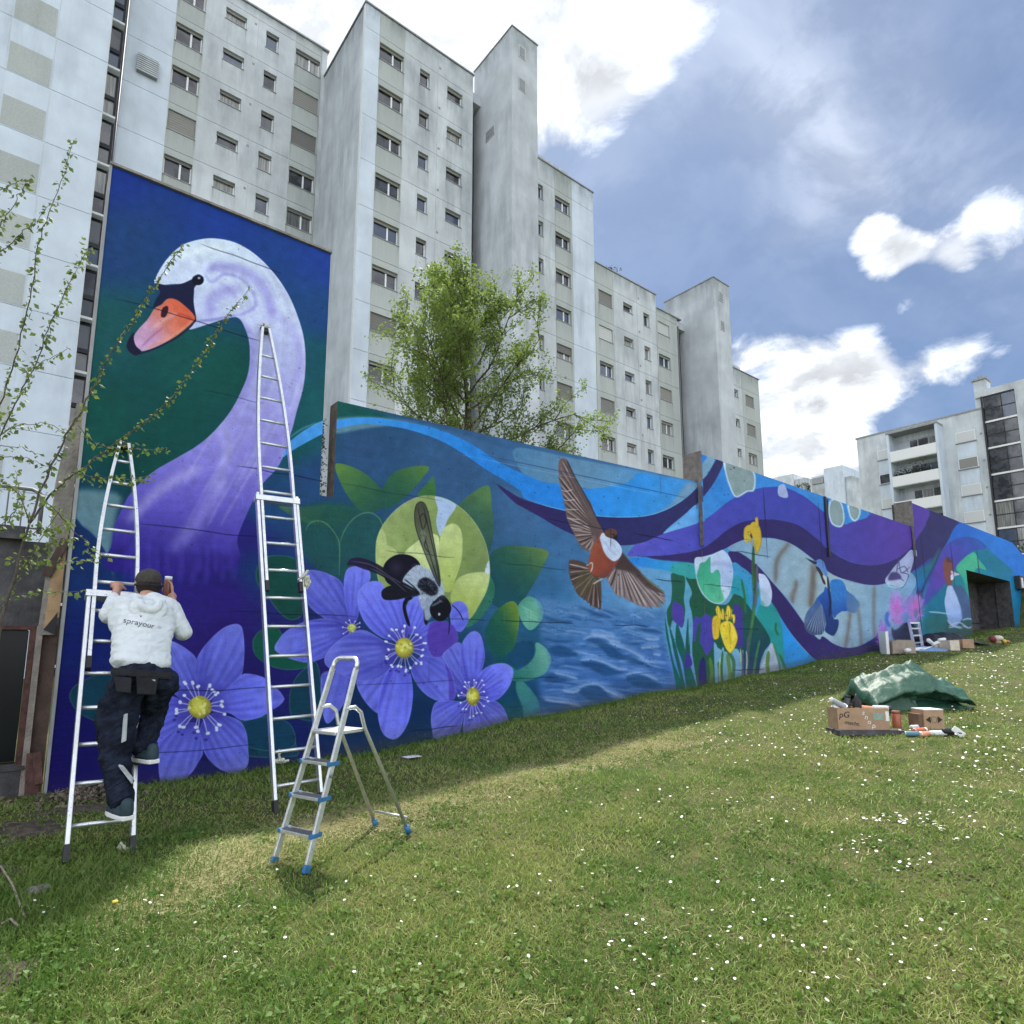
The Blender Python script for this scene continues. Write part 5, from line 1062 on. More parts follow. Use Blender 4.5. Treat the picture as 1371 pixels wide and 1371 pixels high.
# --- building with balconies on the right (its front looks back towards the lawn, -X)
XR = 75.0
bR = thing('balcony_building', (XR, 24, 0), 'pale building with three open balconies and a tall glazed stairwell, chimney on the roof', 'building')
yy = lambda r: r * XR
core(bR, (XR, 17.75, BZ), (XR + 12, yy(.398), 23.95), 'conc', 'wall'); cap(bR, (XR - .08, 17.75, 23.95), (XR + 12.1, yy(.398) + .1, 24.12))
core(bR, (XR - .02, 4, BZ), (XR + 12, 15.0, 25.9), 'conc', 'wall'); core(bR, (XR - .02, 15.0, 25.2), (XR + 12, 18.2, 25.9), 'conc', 'stair_head'); core(bR, (XR + 3.0, 15.0, BZ), (XR + 12, 17.75, 25.2), 'greyconc', 'stair_back')
core(bR, (XR + .3, 17.25, 24.1), (XR + 1.9, 18.3, 27.1), 'brick_pink' if 'brick_pink' in mt else 'conc_side', 'chimney'); core(bR, (XR + .15, 17.1, 27.1), (XR + 2.05, 18.45, 27.25), 'cap', 'chimney_cap'); core(bR, (XR + .7, 17.5, 27.25), (XR + 1.4, 18.0, 27.7), 'cap', 'chimney_pot')
m = MB(); m.box((XR - .12, 17.6, 0), (XR - .0, 17.75, 25.2)); m.build('stair_post', 'dark', bR)
for k in range(10):
    z = 25.1 - k * 2.72
    for a, b in ((15.05, 16.1), (16.16, 17.58)):
        m = MB(); m.box((XR + .1, a, z - 2.5), (XR + .14, b, z - .05)); m.build('pane', 'glass', bR)
    m = MB(); m.box((XR + .05, 15.0, z - .05), (XR + .2, 17.6, z + .05)).box((XR + .05, 15.0, z - 1.3), (XR + .2, 17.6, z - 1.22)); m.build('mullion', 'dark', bR)
    m = MB(); m.box((XR + .02, 15.0, z - 2.7), (XR + .045, 17.6, z - 2.52)); m.build('floor_edge', 'white', bR)
m = MB(); m.box((XR + .05, 16.1, 0), (XR + .18, 16.16, 25.1)); m.build('mullion', 'dark', bR)
# windows and spandrels as inset boxes on the -X face
def xwin(ya, yb, zt, h, shut=True):
    m = MB(); m.box((XR - .06, yb, zt - h), (XR - .01, ya, zt))
    f = m.build('window', 'frame', bR); q = MB(); q.box((XR - .09, yb + .08, zt - h + .08), (XR - .065, ya - .08, zt - .08)); q.build('roller_blind' if shut else 'pane', 'blind_white' if shut == 1 else 'blind' if shut else 'glass', f)
    s = MB(); s.box((XR - .2, yb - .05, zt - h - .07), (XR - .0, ya + .05, zt - h - .004)); s.build('sill', 'cap', f)
for k in range(6):
    zt = 22.05 - k * 2.79
    xwin(27.75, 26.12, zt, 1.15, 1 if k != 1 else 0); xwin(20.2, 18.5, zt, 1.15, 2 if k == 1 else 1)
    for ya, yb in ((27.75, 26.12), (20.2, 18.5)):
        m = MB(); m.box((XR - .035, yb, zt - 2.75), (XR - .012, ya, zt - 1.23)); m.build('spandrel_panel', 'conc_pale', bR)
    vz = zt - .6
    m = MB(); m.box((XR - .05, 17.95, vz - .09), (XR - .01, 18.13, vz + .09)); m.build('vent', 'cap', bR)
bx0, bx1 = 21.4, 26.0; XF = XR - 1.7
core(bR, (XF, bx1 - .12, 0), (XR - .01, bx1 + .12, 23.1), 'conc_pale', 'balcony_side'); core(bR, (XF, bx0 - .12, 0), (XR - .01, bx0 + .12, 23.1), 'conc_pale', 'balcony_side'); core(bR, (XF - .1, bx0 - .15, 23.1), (XR - .01, bx1 + .15, 23.3), 'cap', 'balcony_roof')
for k in range(6):
    z = 20.15 - k * 2.79
    core(bR, (XF + .02, bx0 + .13, z - .22), (XR - .01, bx1 - .13, z), 'conc', 'balcony_slab'); core(bR, (XF - .02, bx0 + .13, z - .15), (XF + .1, bx1 - .13, z + .95), 'white', 'balcony_front')
    m = MB(); m.box((XR - .04, 21.7, z + .02), (XR - .012, 25.6, z + 2.3)); f = m.build('balcony_window', 'conc_side', bR)
    for a, b in ((21.8, 22.6), (22.7, 23.6), (23.7, 24.4)):
        m = MB(); m.box((XR - .075, a, z + .15), (XR - .045, b, z + 2.15)); m.build('pane', 'glass', f)
    if k == 1:
        r2 = np.random.default_rng(9); q = leaf_cloud('balcony_plants', np.stack([np.full(500, XF + .35) + r2.uniform(-.2, .2, 500), r2.uniform(22.3, 25.7, 500), z + .95 + r2.exponential(.25, 500)], 1), .22, 'leaf_dark', bR, 6); q['kind'] = 'stuff'
# --- white towers far behind
XT = 130.0
bT = thing('far_tower', (XT, 57, 0), 'far white tower with a stepped top left of the balcony building', 'building')
core(bT, (XT, yy(.4479) / XR * XT, BZ), (XT + 10, .4716 * XT, .2751 * XT), 'conc', 'wall'); core(bT, (XT - 1, .419 * XT, BZ), (XT + 10, .4475 * XT, .2825 * XT), 'conc_pale', 'wall'); core(bT, (XT - .2, .408 * XT, BZ), (XT + 10, .4185 * XT, .264 * XT), 'conc_side', 'wall')
m = MB(); m.box((XT - .3, .452 * XT, .262 * XT), (XT - .02, .470 * XT, .272 * XT)); m.build('roof_louvre', 'cap', bT)
bU = thing('far_tower', (150, 80, 0), 'farthest pale flat roof just showing above the blue wall', 'building')
pa, pb = P(1030, 640, X=150), P(1062, 634, X=150); core(bU, (150, pb.y, BZ), (160, pa.y, pb.z), 'conc', 'wall'); core(bU, (150.3, pb.y - 3, BZ), (160, pb.y - .1, pb.z - 1.6), 'conc_side', 'wall')
# ------------------------------------------------------------------ underpass and terrace at the left end of the wall
def quadbox(p4, th, m, name, par, dirv=(0, 1, 0)):
    """slab from four front corners, thickened away from the lawn"""
    p = [Vector(q) for q in p4]; d = Vector(dirv) * th; mb = MB()
    mb.add(p + [q + d for q in p], [(0, 1, 2, 3), (7, 6, 5, 4), (0, 4, 5, 1), (1, 5, 6, 2), (2, 6, 7, 3), (3, 7, 4, 0)])
    return mb.build(name, m, par)
mt['blackglass'] = M('unlit dark glass', (.008, .010, .013), .18, .1, 2, spec=.25)
us = thing('underpass_building', (-.5, 7.5, -1.3), 'low stained concrete garage front with a dark glazed opening left of the swan slab', 'building')
YU = 7.36
def U(u, v, y=YU): return P(u, v, Y=y)
pp = U(46, 850); pq = U(28, 1030)
xd = pq.x                                        # right jamb of the opening
zt = U(40, 838).z; zb = U(20, 1026).z
core(us, (-7, YU + .55, zb), (xd - .05, YU + .6, zt), 'dark', 'opening_back')
m = MB(); m.box((-7, YU + .16, zb + .02), (xd - .05, YU + .18, zt - .04)); m.build('glazing', 'blackglass', us)
for x in (xd - .75, xd - 1.6): m = MB(); m.box((x, YU + .12, zb), (x + .03, YU + .16, zt)); m.build('glazing_bar', 'rail', us)
m = MB(); m.box((xd - .045, YU + .03, zb), (xd - .0, YU + .17, zt)).box((-7, YU + .03, zt - .035), (xd - .045, YU + .17, zt)); m.build('door_frame', 'rust', us)
m = MB(); m.box((-7, YU - .02, zb - .035), (xd + .02, YU + .3, zb)); m.build('sill', 'greyconc', us)
core(us, (-7, YU, -2.4), (xd + .0, YU + .5, zb - .037), 'greyconc', 'sill_wall')
core(us, (xd + .002, YU + .0, -2.4), (xd + .05, YU + .5, zt), 'edgeconc', 'pale_strip')
core(us, (xd + .052, YU + .05, -2.4), (.385, YU + .5, zt - .0), 'brownconc', 'post')
core(us, (-7, YU + .06, zt + .001), (P(61, 790, Y=YU + .06).x, YU + .5, 1.0), 'greyconc', 'fascia')
# deck with its railing
dk = MB(); dk.box((-7, YU - .05, 1.0), (.05, YU + 3, 1.12)); dk.build('deck_edge', 'greyconc', us)
core(us, (-7, YU + .5, -2), (.0, YU + 3, .99), 'dark', 'deck_mass')
# bare raking buttress and an ochre sheet with sunlight painted into its colour
bt = MB(); q = [U(52, 846), U(66, 846), U(98, 560), U(84, 640), U(66, 760)]
bt = MB(); f = [P(50, 850, Y=7.355), P(72, 850, Y=7.355), P(94, 700, Y=7.355), P(112, 540, Y=7.355), P(103, 540, Y=7.355), P(90, 580, Y=7.355), P(76, 640, Y=7.355), P(62, 765, Y=7.355)]
n = len(f); bt.add(f + [p + Vector((0, .28, 0)) for p in f], [tuple(range(n)), tuple(range(2 * n - 1, n - 1, -1))] + [(i, i + n, (i + 1) % n + n, (i + 1) % n) for i in range(n)]); bt.build('buttress', 'buttress', us)
oc = MB(); f = [P(58, 842, Y=7.35), P(79, 826, Y=7.35), P(92, 700, Y=7.35), P(84, 745, Y=7.35), P(68, 775, Y=7.35)]
n = len(f); oc.add([p - Vector((0, .003, 0)) for p in f] + [p + Vector((0, .003, 0)) for p in f], [tuple(range(n)), tuple(range(2 * n - 1, n - 1, -1))] + [(i, i + n, (i + 1) % n + n, (i + 1) % n) for i in range(n)]); oc.build('sunlit_sheet', 'ochre', us)
m = MB(); m.obox(P(62, 771, Y=7.33), P(88, 722, Y=7.33), .07, .03, (0, 1, 0)); m.build('dark_beam', 'brownconc', us)
m = MB(); m.add([P(58, 843, Y=7.34), P(77, 820, Y=7.34), P(74, 850, Y=7.34), P(58, 843, Y=7.345), P(77, 820, Y=7.345), P(74, 850, Y=7.345)], [(0, 2, 1), (3, 4, 5), (0, 1, 4, 3), (1, 2, 5, 4), (2, 0, 3, 5)]); m.build('shadow_sheet', 'dark', us)  # thin dark sheet painted as shadow, laid in front of the buttress foot
# loose timber offcut leaning in the corner
ob = thing('timber_offcut', (P(45, 1060, Z=-1.3).x, 7.1, -1.3), 'short reddish timber offcut leaning in the corner at the foot of the slab', 'board')
m = MB(); m.obox(P(41, 1078, Y=7.2), P(45, 1008, Y=7.3), .10, .03, (0, 1, 0)); m.build('plank', 'rust', ob)
m = MB(); m.obox(P(52, 1050, Y=7.15), P(49, 1009, Y=7.25), .06, .03, (0, 1, 0)); m.build('plank', 'rust', ob)
rl = thing('terrace_railing', (-.5, 7.5, 1.12), 'grey steel railing with thin uprights on the terrace edge', 'railing')
yr = 7.7; a = P(0, 650, Y=yr); b = P(50, 653, Y=yr); c = P(63, 668, Y=yr)
m = MB(); m.tube([(a.x - 4, yr, a.z), (b.x - .04, yr, a.z), (b.x + .03, yr, a.z - .03), (b.x + .05, yr, a.z - .12), (b.x + .05, yr, 1.12)], .02, 8); m.build('handrail', 'rail', rl, True)
for k in range(26):
    x = b.x - .1 - k * .115; m = MB(); m.tube([(x, yr, 1.16), (x, yr, a.z)], .007, 6); m.build('baluster', 'rail', rl)
m = MB(); m.tube([(a.x - 4, yr, 1.17), (b.x + .05, yr, 1.17)], .012, 6); m.build('bottom_rail', 'rail', rl)

# ------------------------------------------------------------------ orchard ladders
def fit_ladder(u, v, ua, va, yaw=0.0):
    f = G(u, v); t = P(ua, va, Y=6.93); return f, t
def ladder(name, label, foot, apex, wl, L1, step, nr, brace_t, up0, taper0, strip=.0):
    """foot, apex: centre of the feet and the tip that rests on the wall"""
    d = (apex - foot); L = d.length; d = d / L; x = Vector((1, 0, 0)); x = (x - d * x.dot(d)).normalized(); n = x.cross(d)   # n points away from the wall
    R = Matrix((x, n * -1, d)).transposed(); 
    if R.determinant() < 0: R = Matrix((x, n, d)).transposed()
    o = thing(name, tuple(foot), label, 'ladder', 'aluminium orchard ladders'); o.rotation_euler = R.to_euler()
    yb = R.inverted() @ Vector((0, -1, 0)); sgn = 1 if yb.y > 0 else -1                    # local y direction towards the camera
    W2 = wl / 2
    def rail(s):
        m = MB(); m.obox((s * W2, 0, 0), (s * W2 * .98, 0, L1), .028, .062, (0, 1, 0)); m.local('lower_rail', 'alu', o, bevel=.004)
        m = MB(); m.obox((s * W2, 0, -.02), (s * W2, 0, .09), .036, .07, (0, 1, 0)); m.local('foot_cap', 'rubber', o)
        pts = []; wi = W2 - .038
        for t in np.linspace(up0, L, 22):
            q = max(0, (t - taper0) / (L - taper0)); ww = wi * (1 - q ** 1.75) + .035 * q
            pts.append((s * ww, sgn * .012, t))
        m = MB()
        for i in range(len(pts) - 1): m.obox(pts[i], Vector(pts[i + 1]) + (Vector(pts[i + 1]) - Vector(pts[i])) * .04, .026, .05, (0, 1, 0))
        m.local('upper_rail', 'alu', o)
        m = MB(); m.obox((s * wi, sgn * .012, up0 - .07), (s * wi, sgn * .012, up0 + .03), .034, .058, (0, 1, 0)); m.local('rail_end', 'rubber', o)
    rail(-1); rail(1)
    for k in range(nr):
        t = step[0] + step[1] * k
        if t < L1 - .02: wr = W2 - .012
        else:
            q = max(0, (t - taper0) / (L - taper0)); wr = (W2 - .038) * (1 - q ** 1.75) + .035 * q
        m = MB(); m.tube([(-wr, 0, t), (wr, 0, t)], .0155, 10); m.local('rung', 'alu', o, True)
    m = MB(); m.box((-W2 - .02, -.045, brace_t - .03), (W2 + .02, .045, brace_t + .03)); m.local('brace', 'alu', o, bevel=.005)
    m = MB(); m.box((-.05, -.03, L - .05), (.05, .03, L + .02)); m.local('tip_pad', 'rubber', o)
    return o, R, L
f1 = G(133, 1152); f1 = Vector((f1.x, f1.y, f1.z + .02)); a1 = P(166, 596, Y=6.93)
lad1, R1, L1_ = ladder('ladder', 'light aluminium orchard ladder the painter stands on at the swan breast', f1, a1, .37, 2.05, (.21, .278), 13, 2.02, 1.42, 2.15)
gl = G(408, 1083); f2 = Vector((P(400, 1084, Y=gl.y).x, gl.y, gl.z + .01)); a2 = P(355, 441, Y=6.93)
lad2, R2, L2_ = ladder('ladder', 'taller empty orchard ladder reaching up to the swan neck', f2, a2, .40, 3.0, (.20, .283), 17, 2.94, 2.03, 3.15)

# ------------------------------------------------------------------ step ladder
def stepladder():
    A, B_, Cc, D = G(366, 1154), G(409, 1172), G(487, 1103), G(534, 1117)
    top1, top2 = P(437, 889, Z=0), P(462, 889, Z=0)
    base = (A + B_) / 2; xd_ = (B_ - A); xd_.z = 0; W_ = xd_.length; xd_.normalize(); back = Vector((-xd_.y, xd_.x, 0))
    if back.dot((Cc + D) / 2 - base) < 0: back = -back
    o = thing('step_ladder', tuple(base), 'aluminium step ladder with blue feet and four treads standing on the grass', 'step ladder')
    ang = math.atan2(xd_.y, xd_.x); o.rotation_euler = (0, 0, ang)
    inv = Matrix.Rotation(-ang, 3, 'Z'); bs = 1 if (inv @ back).y > 0 else -1
    depth = ((Cc + D) / 2 - base).dot(back); dz = ((Cc + D) / 2 - base).z
    H, PH, lean = 1.33, .84, .44                         # handle, platform height, forward run of the front frame up to the handle
    w0, w1_ = W_ / 2, .118
    def fr(s, t): return Vector((s * (w0 + (w1_ - w0) * t), bs * lean * t * .98, H * t))
    def wd(t): return w0 + (w1_ - w0) * t
    for s in (-1, 1):
        m = MB(); m.obox(fr(s, .03), fr(s, .955), .020, .042, (0, 1, 0)); m.local('front_rail', 'alu_dull', o, bevel=.004)
        m = MB(); m.obox(fr(s, -.005), fr(s, .03), .028, .052, (0, 1, 0)); m.local('foot', 'blue_plastic', o, bevel=.006)
        e = Vector((s * w0 * 1.08, bs * depth, dz)); tp = Vector((s * wd(.74), bs * (lean * .74 + .03), H * .74))
        mid = Vector((s * wd(.70), bs * (lean * .62 + .17), H * .70)); low = Vector((s * wd(.6), bs * (lean * .6 + .24), PH))
        m = MB(); m.tube([fr(s, .745), tp + Vector((0, bs * .05, .012)), tp + Vector((0, bs * .11, -.03)), low, e + (low - e) * .06], .0145, 10); m.local('rear_leg', 'alu_dull', o, True)
        m = MB(); m.tube([e, e + (low - e) * .07], .021, 10); m.local('foot', 'blue_plastic', o, True)
        m = MB(); m.ball(fr(s, .42) + Vector((s * .02, 0, 0)), .012, 8, 5); m.local('rivet', 'rail', o)
    # hand loop
    a, b = fr(-1, .95), fr(1, .95); m = MB(); up = (fr(1, 1) - fr(1, .9)).normalized(); pts = [a]
    for k in range(7):
        t = k / 6 * math.pi / 2; pts.append(a + Vector((.05 * (1 - math.cos(t)), 0, 0)) + up * (.05 * math.sin(t) + .03))
    for k in range(7):
        t = math.pi / 2 * (1 - k / 6); pts.append(b - Vector((.05 * (1 - math.cos(t)), 0, 0)) + up * (.05 * math.sin(t) + .03))
    pts.append(b); m.tube(pts, .0165, 10); m.local('hand_loop', 'alu', o, True)
    for k in range(3):
        z = .215 * (k + 1); t = z / H; y = bs * lean * t; w_ = wd(t)
        m = MB(); m.box((-w_ + .012, y - .045, z - .022), (w_ - .012, y + .045, z)); st = m.local('tread', 'alu_dull', o, bevel=.003)
        m = MB()
        for q in range(6): m.box((-w_ + .016, y - .040 + q * .0142, z + .0005), (w_ - .016, y - .033 + q * .0142, z + .003))
        m.local('tread_grip', 'rail', st)
        for s in (-1, 1): m = MB(); m.box((s * w_ - .012, y - .048, z - .024), (s * w_ + .013, y + .048, z + .004)); m.local('tread_bracket', 'blue_plastic', st, bevel=.003)
    t = PH / H; w_ = wd(t); y = bs * lean * t
    m = MB(); ya, yb_ = sorted((y - bs * .04, y + bs * .23)); m.box((-w_ + .014, ya, PH - .025), (w_ - .014, yb_, PH)); m.local('platform', 'alu', o, bevel=.004)
    lb = Vector((0, bs * depth, dz)); f_ = .12
    m = MB(); m.tube([(-w0 * 1.05, bs * (depth - .02), dz + .12), (w0 * 1.05, bs * (depth - .02), dz + .12)], .008, 8); m.local('spreader', 'alu_dull', o, True)
stepladder()

# ------------------------------------------------------------------ the painter
LN = (R1 @ Vector((0, 1, 0))); LN = LN if LN.y < 0 else -LN
def LP(u, v, o):
    d = ray(u, v); return d * ((LN.dot(f1) + o) / LN.dot(d))
mt['skin'] = M('warm skin', (.50, .27, .19), .55, .08, 30, bump=.1, coord='obj')
mt['hoodie'] = M('off white sweatshirt cotton', (.66, .70, .72), .95, .05, 8, bump=.35, bscale=220, coord='obj')
def folds(m, sc_, st, stretch=(1, 1, 3.2)):
    T = NT(m.node_tree); b = m.node_tree.nodes['Principled BSDF']; oc_ = T.new('ShaderNodeTexCoord').outputs['Object']
    rt = T.new('ShaderNodeVectorRotate', {'Vector': oc_, 'Angle': .55}, rotation_type='Y_AXIS').outputs[0]
    h = T.noise(T.vmath('MULTIPLY', rt, stretch), sc_, 3, .5, .8); T.set(b, 'Normal', T.new('ShaderNodeBump', {'Strength': st, 'Distance': .03, 'Height': h}).outputs[0])
folds(mt['hoodie'], 6.0, .6)
mt['trousers'] = M('dark navy work trousers', (.014, .019, .034), .95, .5, 12, bump=.5, bscale=90, coord='obj', col2=(.005, .006, .012), spec=.15)
folds(mt['trousers'], 9, 1.0)
mt['pocket'] = M('black work trouser fabric', (.012, .012, .016), .9, .3, 12, bump=.5, bscale=90, coord='obj')
mt['grey_trim'] = M('pale grey trim', (.42, .44, .46), .8, .1, 20, coord='obj')
mt['cap'+'_cloth'] = M('faded brown black cap cloth', (.060, .052, .045), .9, .2, 25, bump=.5, bscale=150, coord='obj')
mt['hair'] = M('dark hair', (.022, .014, .011), .8, .3, 60, bump=.8, bscale=200, coord='obj')
mt['shoe'] = M('dark blue green shoe', (.020, .045, .060), .7, .2, 25, coord='obj')
def remesh(mb, name, m, par, vox=.011, smooth=6, disp=None, sz=.08):
    o = link(name, mb.mesh(name, m, True, wloc(par)), par)
    r = o.modifiers.new('one surface', 'REMESH'); r.mode = 'VOXEL'; r.voxel_size = vox; r.use_smooth_shade = True
    s = o.modifiers.new('soften', 'SMOOTH'); s.iterations = smooth; s.factor = .5
    if disp:
        tx = bpy.data.textures.new(name + ' folds', 'CLOUDS'); tx.noise_scale = sz; tx.noise_depth = 2
        d_ = o.modifiers.new('folds', 'DISPLACE'); d_.texture = tx; d_.strength = disp; d_.mid_level = .5
    return o
hc = LP(199, 781, .20); px_m = 841 / 4.85
pe = thing('person', tuple(LP(185, 905, .30)), 'painter seen from behind in a white hoodie and dark trousers climbing the ladder', 'person')
chest, belly, pelv = LP(193, 822, .24), LP(188, 872, .29), LP(188, 905, .30)
shL, shR = LP(163, 812, .23), LP(223, 812, .23); elL, elR = LP(146, 822, .14), LP(245, 846, .17); haL, haR = LP(157, 789, .035), LP(229, 799, .03)
hipL, hipR = LP(172, 912, .29), LP(210, 912, .27); knL, knR = LP(147, 958, .14), LP(205, 960, -.02); anL, anR = LP(161, 1080, .10), LP(196, 1016, .10)
up = Vector((0, 0, 1)); bd = MB()
# body: one continuous figure
bd.ball(hc, .098, 16, 12, (.86, 1.0, 1.12)); bd.capsule(hc + Vector((0, -.01, -.06)), LP(196, 806, .22), .056, .062); bt_ = LP(188, 872, .25); bd.capsule(chest, bt_, .09, .085); bd.capsule(bt_, pelv, .085, .11)
bd.ball(hc + Vector((-.088, -.005, -.005)), .026, 8, 6, (.4, .7, 1.1)); bd.ball(hc + Vector((.088, -.005, -.005)), .026, 8, 6, (.4, .7, 1.1))          # ears
bd.ball(hc + Vector((0, .098, -.012)), .018, 8, 6, (.7, 1.2, 1.1)); bd.ball(hc + Vector((0, .075, -.06)), .045, 8, 6, (1, .7, .8))                    # nose and jaw, turned to the wall
for a, b, c, r0, r1_, r2_ in ((shL, elL, haL, .055, .043, .030), (shR, elR, haR, .055, .043, .030)): bd.capsule(chest + (a - chest) * .6, a, .07, .06); bd.capsule(a, b, r0, r1_); bd.capsule(b, c, r1_, r2_)
for a, b, c in ((hipL, knL, anL), (hipR, knR, anR)): bd.capsule(pelv, a, .11, .095); bd.capsule(a, b, .092, .06); bd.capsule(b, c, .058, .040)
# left hand: fingers over the brace of the ladder, thumb underneath
px = Vector((1, 0, 0)); lz = (R1 @ Vector((0, 0, 1))); ln = LN
pm = haL + lz * .035
bd.capsule(haL, pm, .033, .036); bd.ball(pm, .040, 10, 8, (1.15, .75, 1.0))
for k, (dx, L) in enumerate(((-.040, .036), (-.014, .043), (.012, .042), (.037, .034))):
    k0 = pm + px * dx + lz * .026; k1 = k0 + lz * .016 - ln * L * .7; k2 = k1 - lz * .024 - ln * .008; k3 = k2 - lz * .018 + ln * .012
    bd.capsule(k0, k1, .0115, .0105, 8); bd.capsule(k1, k2, .0105, .0095, 8); bd.capsule(k2, k3, .0095, .0085, 8)
t0 = pm + px * .040 - lz * .012; bd.capsule(t0, t0 + px * .022 - lz * .006 - ln * .02, .0125, .011, 8); bd.capsule(t0 + px * .022 - lz * .006 - ln * .02, t0 + px * .016 + lz * .012 - ln * .045, .011, .009, 8)
# right hand: fingers wrapped round the can, thumb along its side
cb = LP(223, 797, -.01); ct = cb + Vector((0, 0, .16)); cc = cb + Vector((0, 0, .055)); rp = LP(231, 799, .01)
bd.capsule(haR, rp, .031, .034); bd.ball(rp, .037, 10, 8, (.8, .9, 1.15))
for k in range(4):
    z = .028 - k * .021; a0 = rp + Vector((.0, .018, z)); R_ = .040
    pts = [cc + Vector((math.cos(t) * R_, math.sin(t) * R_, z * .9 + .005)) for t in (.2, 1.0, 1.9, 2.6 - .1 * k)]
    bd.capsule(a0, pts[0], .0115, .011, 8); bd.capsule(pts[0], pts[1], .011, .0105, 8); bd.capsule(pts[1], pts[2], .0105, .0095, 8); bd.capsule(pts[2], pts[3], .0095, .0085, 8)
t0 = rp + Vector((-.004, -.02, .022)); t1 = cc + Vector((.022, -.036, .048)); bd.capsule(t0, t1, .013, .011, 8); bd.capsule(t1, cc + Vector((-.004, -.042, .066)), .011, .009, 8)
remesh(bd, 'body', 'skin', pe, .0062, 3)
# hoodie
hd = MB(); wl_, wr_ = LP(157, 886, .28), LP(219, 893, .26)
ch2 = LP(192, 818, .23)
for k in range(9):                                       # back of the hoodie as a stack of wide flattened rings
    t = k / 8; u_, v_ = 194 - 5.5 * t, 812 + 74 * t; hw = (.200, .216, .220, .216, .208, .200, .195, .194, .194)[k]
    for q in (-1, -.5, 0, .5, 1): hd.ball(LP(u_ + q * hw * px_m * .60, v_ + q * 3, .262 + .058 * t - .035 * abs(q)), .105, 12, 8, (1.0, 1.22, .62))
hd.capsule(LP(160, 888, .28), LP(217, 893, .27), .050, .050); hd.capsule(LP(166, 886, .22), LP(212, 890, .20), .06, .06)
hd.capsule(LP(180, 806, .24), shL, .08, .082); hd.capsule(LP(206, 806, .24), shR, .08, .082)
wL = haL + (elL - haL) * .38; wR = haR + (elR - haR) * .30
hd.capsule(shL, elL, .080, .076); hd.capsule(elL, wL, .074, .050); hd.capsule(shR, elR, .080, .070); hd.capsule(elR, wR, .070, .048)
hd.capsule(shL, LP(158, 838, .22), .07, .07); 
ho = remesh(hd, 'hoodie', 'hoodie', pe, .011, 6, .026, .11)
hm = MB(); p0, p1, p2, p3 = LP(150, 889, .24), LP(152, 891, .30), LP(188, 896, .42), LP(226, 898, .27)
# hood lying on the back
hk = MB(); c0 = LP(201, 812, .405)
for k in range(9):
    a = math.pi * (k / 8); q0 = c0 + Vector((math.cos(a) * .105, .06 - .0, .0)) + Vector((0, -.03 * math.sin(a), -math.sin(a) * .10)); 
    a2_ = math.pi * ((k + 1) / 8)
    if k < 8:
        q1 = c0 + Vector((math.cos(a2_) * .105, .06, 0)) + Vector((0, -.03 * math.sin(a2_), -math.sin(a2_) * .10)); hk.capsule(q0, q1, .034, .034, 10)
        q0b = c0 + Vector((math.cos(a) * .065, .04, .03)) + Vector((0, -.03 * math.sin(a), -math.sin(a) * .055)); q1b = c0 + Vector((math.cos(a2_) * .065, .04, .03)) + Vector((0, -.03 * math.sin(a2_), -math.sin(a2_) * .055)); hk.capsule(q0b, q1b, .030, .030, 10)
hk.capsule(c0 + Vector((-.09, .08, .04)), c0 + Vector((-.06, .14, .06)), .035, .03); hk.capsule(c0 + Vector((.09, .08, .04)), c0 + Vector((.06, .14, .06)), .035, .03)
remesh(hk, 'hood', 'hoodie', pe, .008, 2, .010, .03)
# trousers
tr = MB(); tr.ball(pelv + Vector((.005, 0, -.015)), .155, 16, 10, (1.18, .82, .80)); tr.ball(LP(215, 916, .24), .13, 14, 10, (1.0, 1.0, .95))
tr.capsule(pelv, hipL, .13, .115); tr.capsule(hipL, knL, .118, .098); tr.capsule(knL, LP(152, 1000, .16), .096, .088); tr.capsule(LP(152, 1000, .16), LP(163, 1074, .11), .092, .078)
tr.capsule(pelv, hipR, .13, .118); tr.capsule(hipR, knR, .115, .09); tr.capsule(knR, LP(190, 1002, .10), .085, .070)
tr.capsule(hipL, LP(168, 960, .20), .11, .09); tr.capsule(LP(168, 960, .2), LP(160, 1000, .16), .09, .085)
remesh(tr, 'trousers', 'trousers', pe, .012, 5, .048, .06)
def patch(name, pts, m, par, th=.012):
    """flap of cloth lying on the garment, given in photo positions and offset from the ladder"""
    f = [LP(*p) for p in pts]; n = len(f); c = sum(f, Vector()) / n; nn = (f[1] - f[0]).cross(f[2] - f[0]).normalized(); nn = nn if nn.dot(c) < 0 else -nn
    mb = MB(); mb.add([p + nn * .004 for p in f] + [p - nn * th for p in f], [tuple(range(n)), tuple(range(2 * n - 1, n - 1, -1))] + [(i, i + n, (i + 1) % n + n, (i + 1) % n) for i in range(n)])
    return mb.build(name, m, par, bevel=.003)
patch('holster_pocket', [(152, 906, .425), (176, 907, .45), (175, 928, .44), (156, 926, .42)], 'pocket', pe)
patch('holster_pocket', [(183, 905, .45), (212, 907, .42), (208, 930, .41), (184, 929, .44)], 'pocket', pe)
patch('belt', [(148, 896, .41), (190, 899, .455), (229, 902, .37), (229, 909, .37), (190, 906, .455), (148, 903, .41)], 'pocket', pe)
patch('leg_stripe', [(167, 956, .305), (171, 955, .30), (169, 992, .265), (164, 994, .27)], 'grey_trim', pe, .02)
patch('leg_stripe', [(158, 1025, .255), (164, 1027, .255), (178, 1044, .20), (177, 1050, .20)], 'grey_trim', pe, .02)
patch('buckle', [(196, 909, .432), (208, 910, .425), (208, 913, .42), (196, 912, .432)], 'grey_trim', pe, .01)
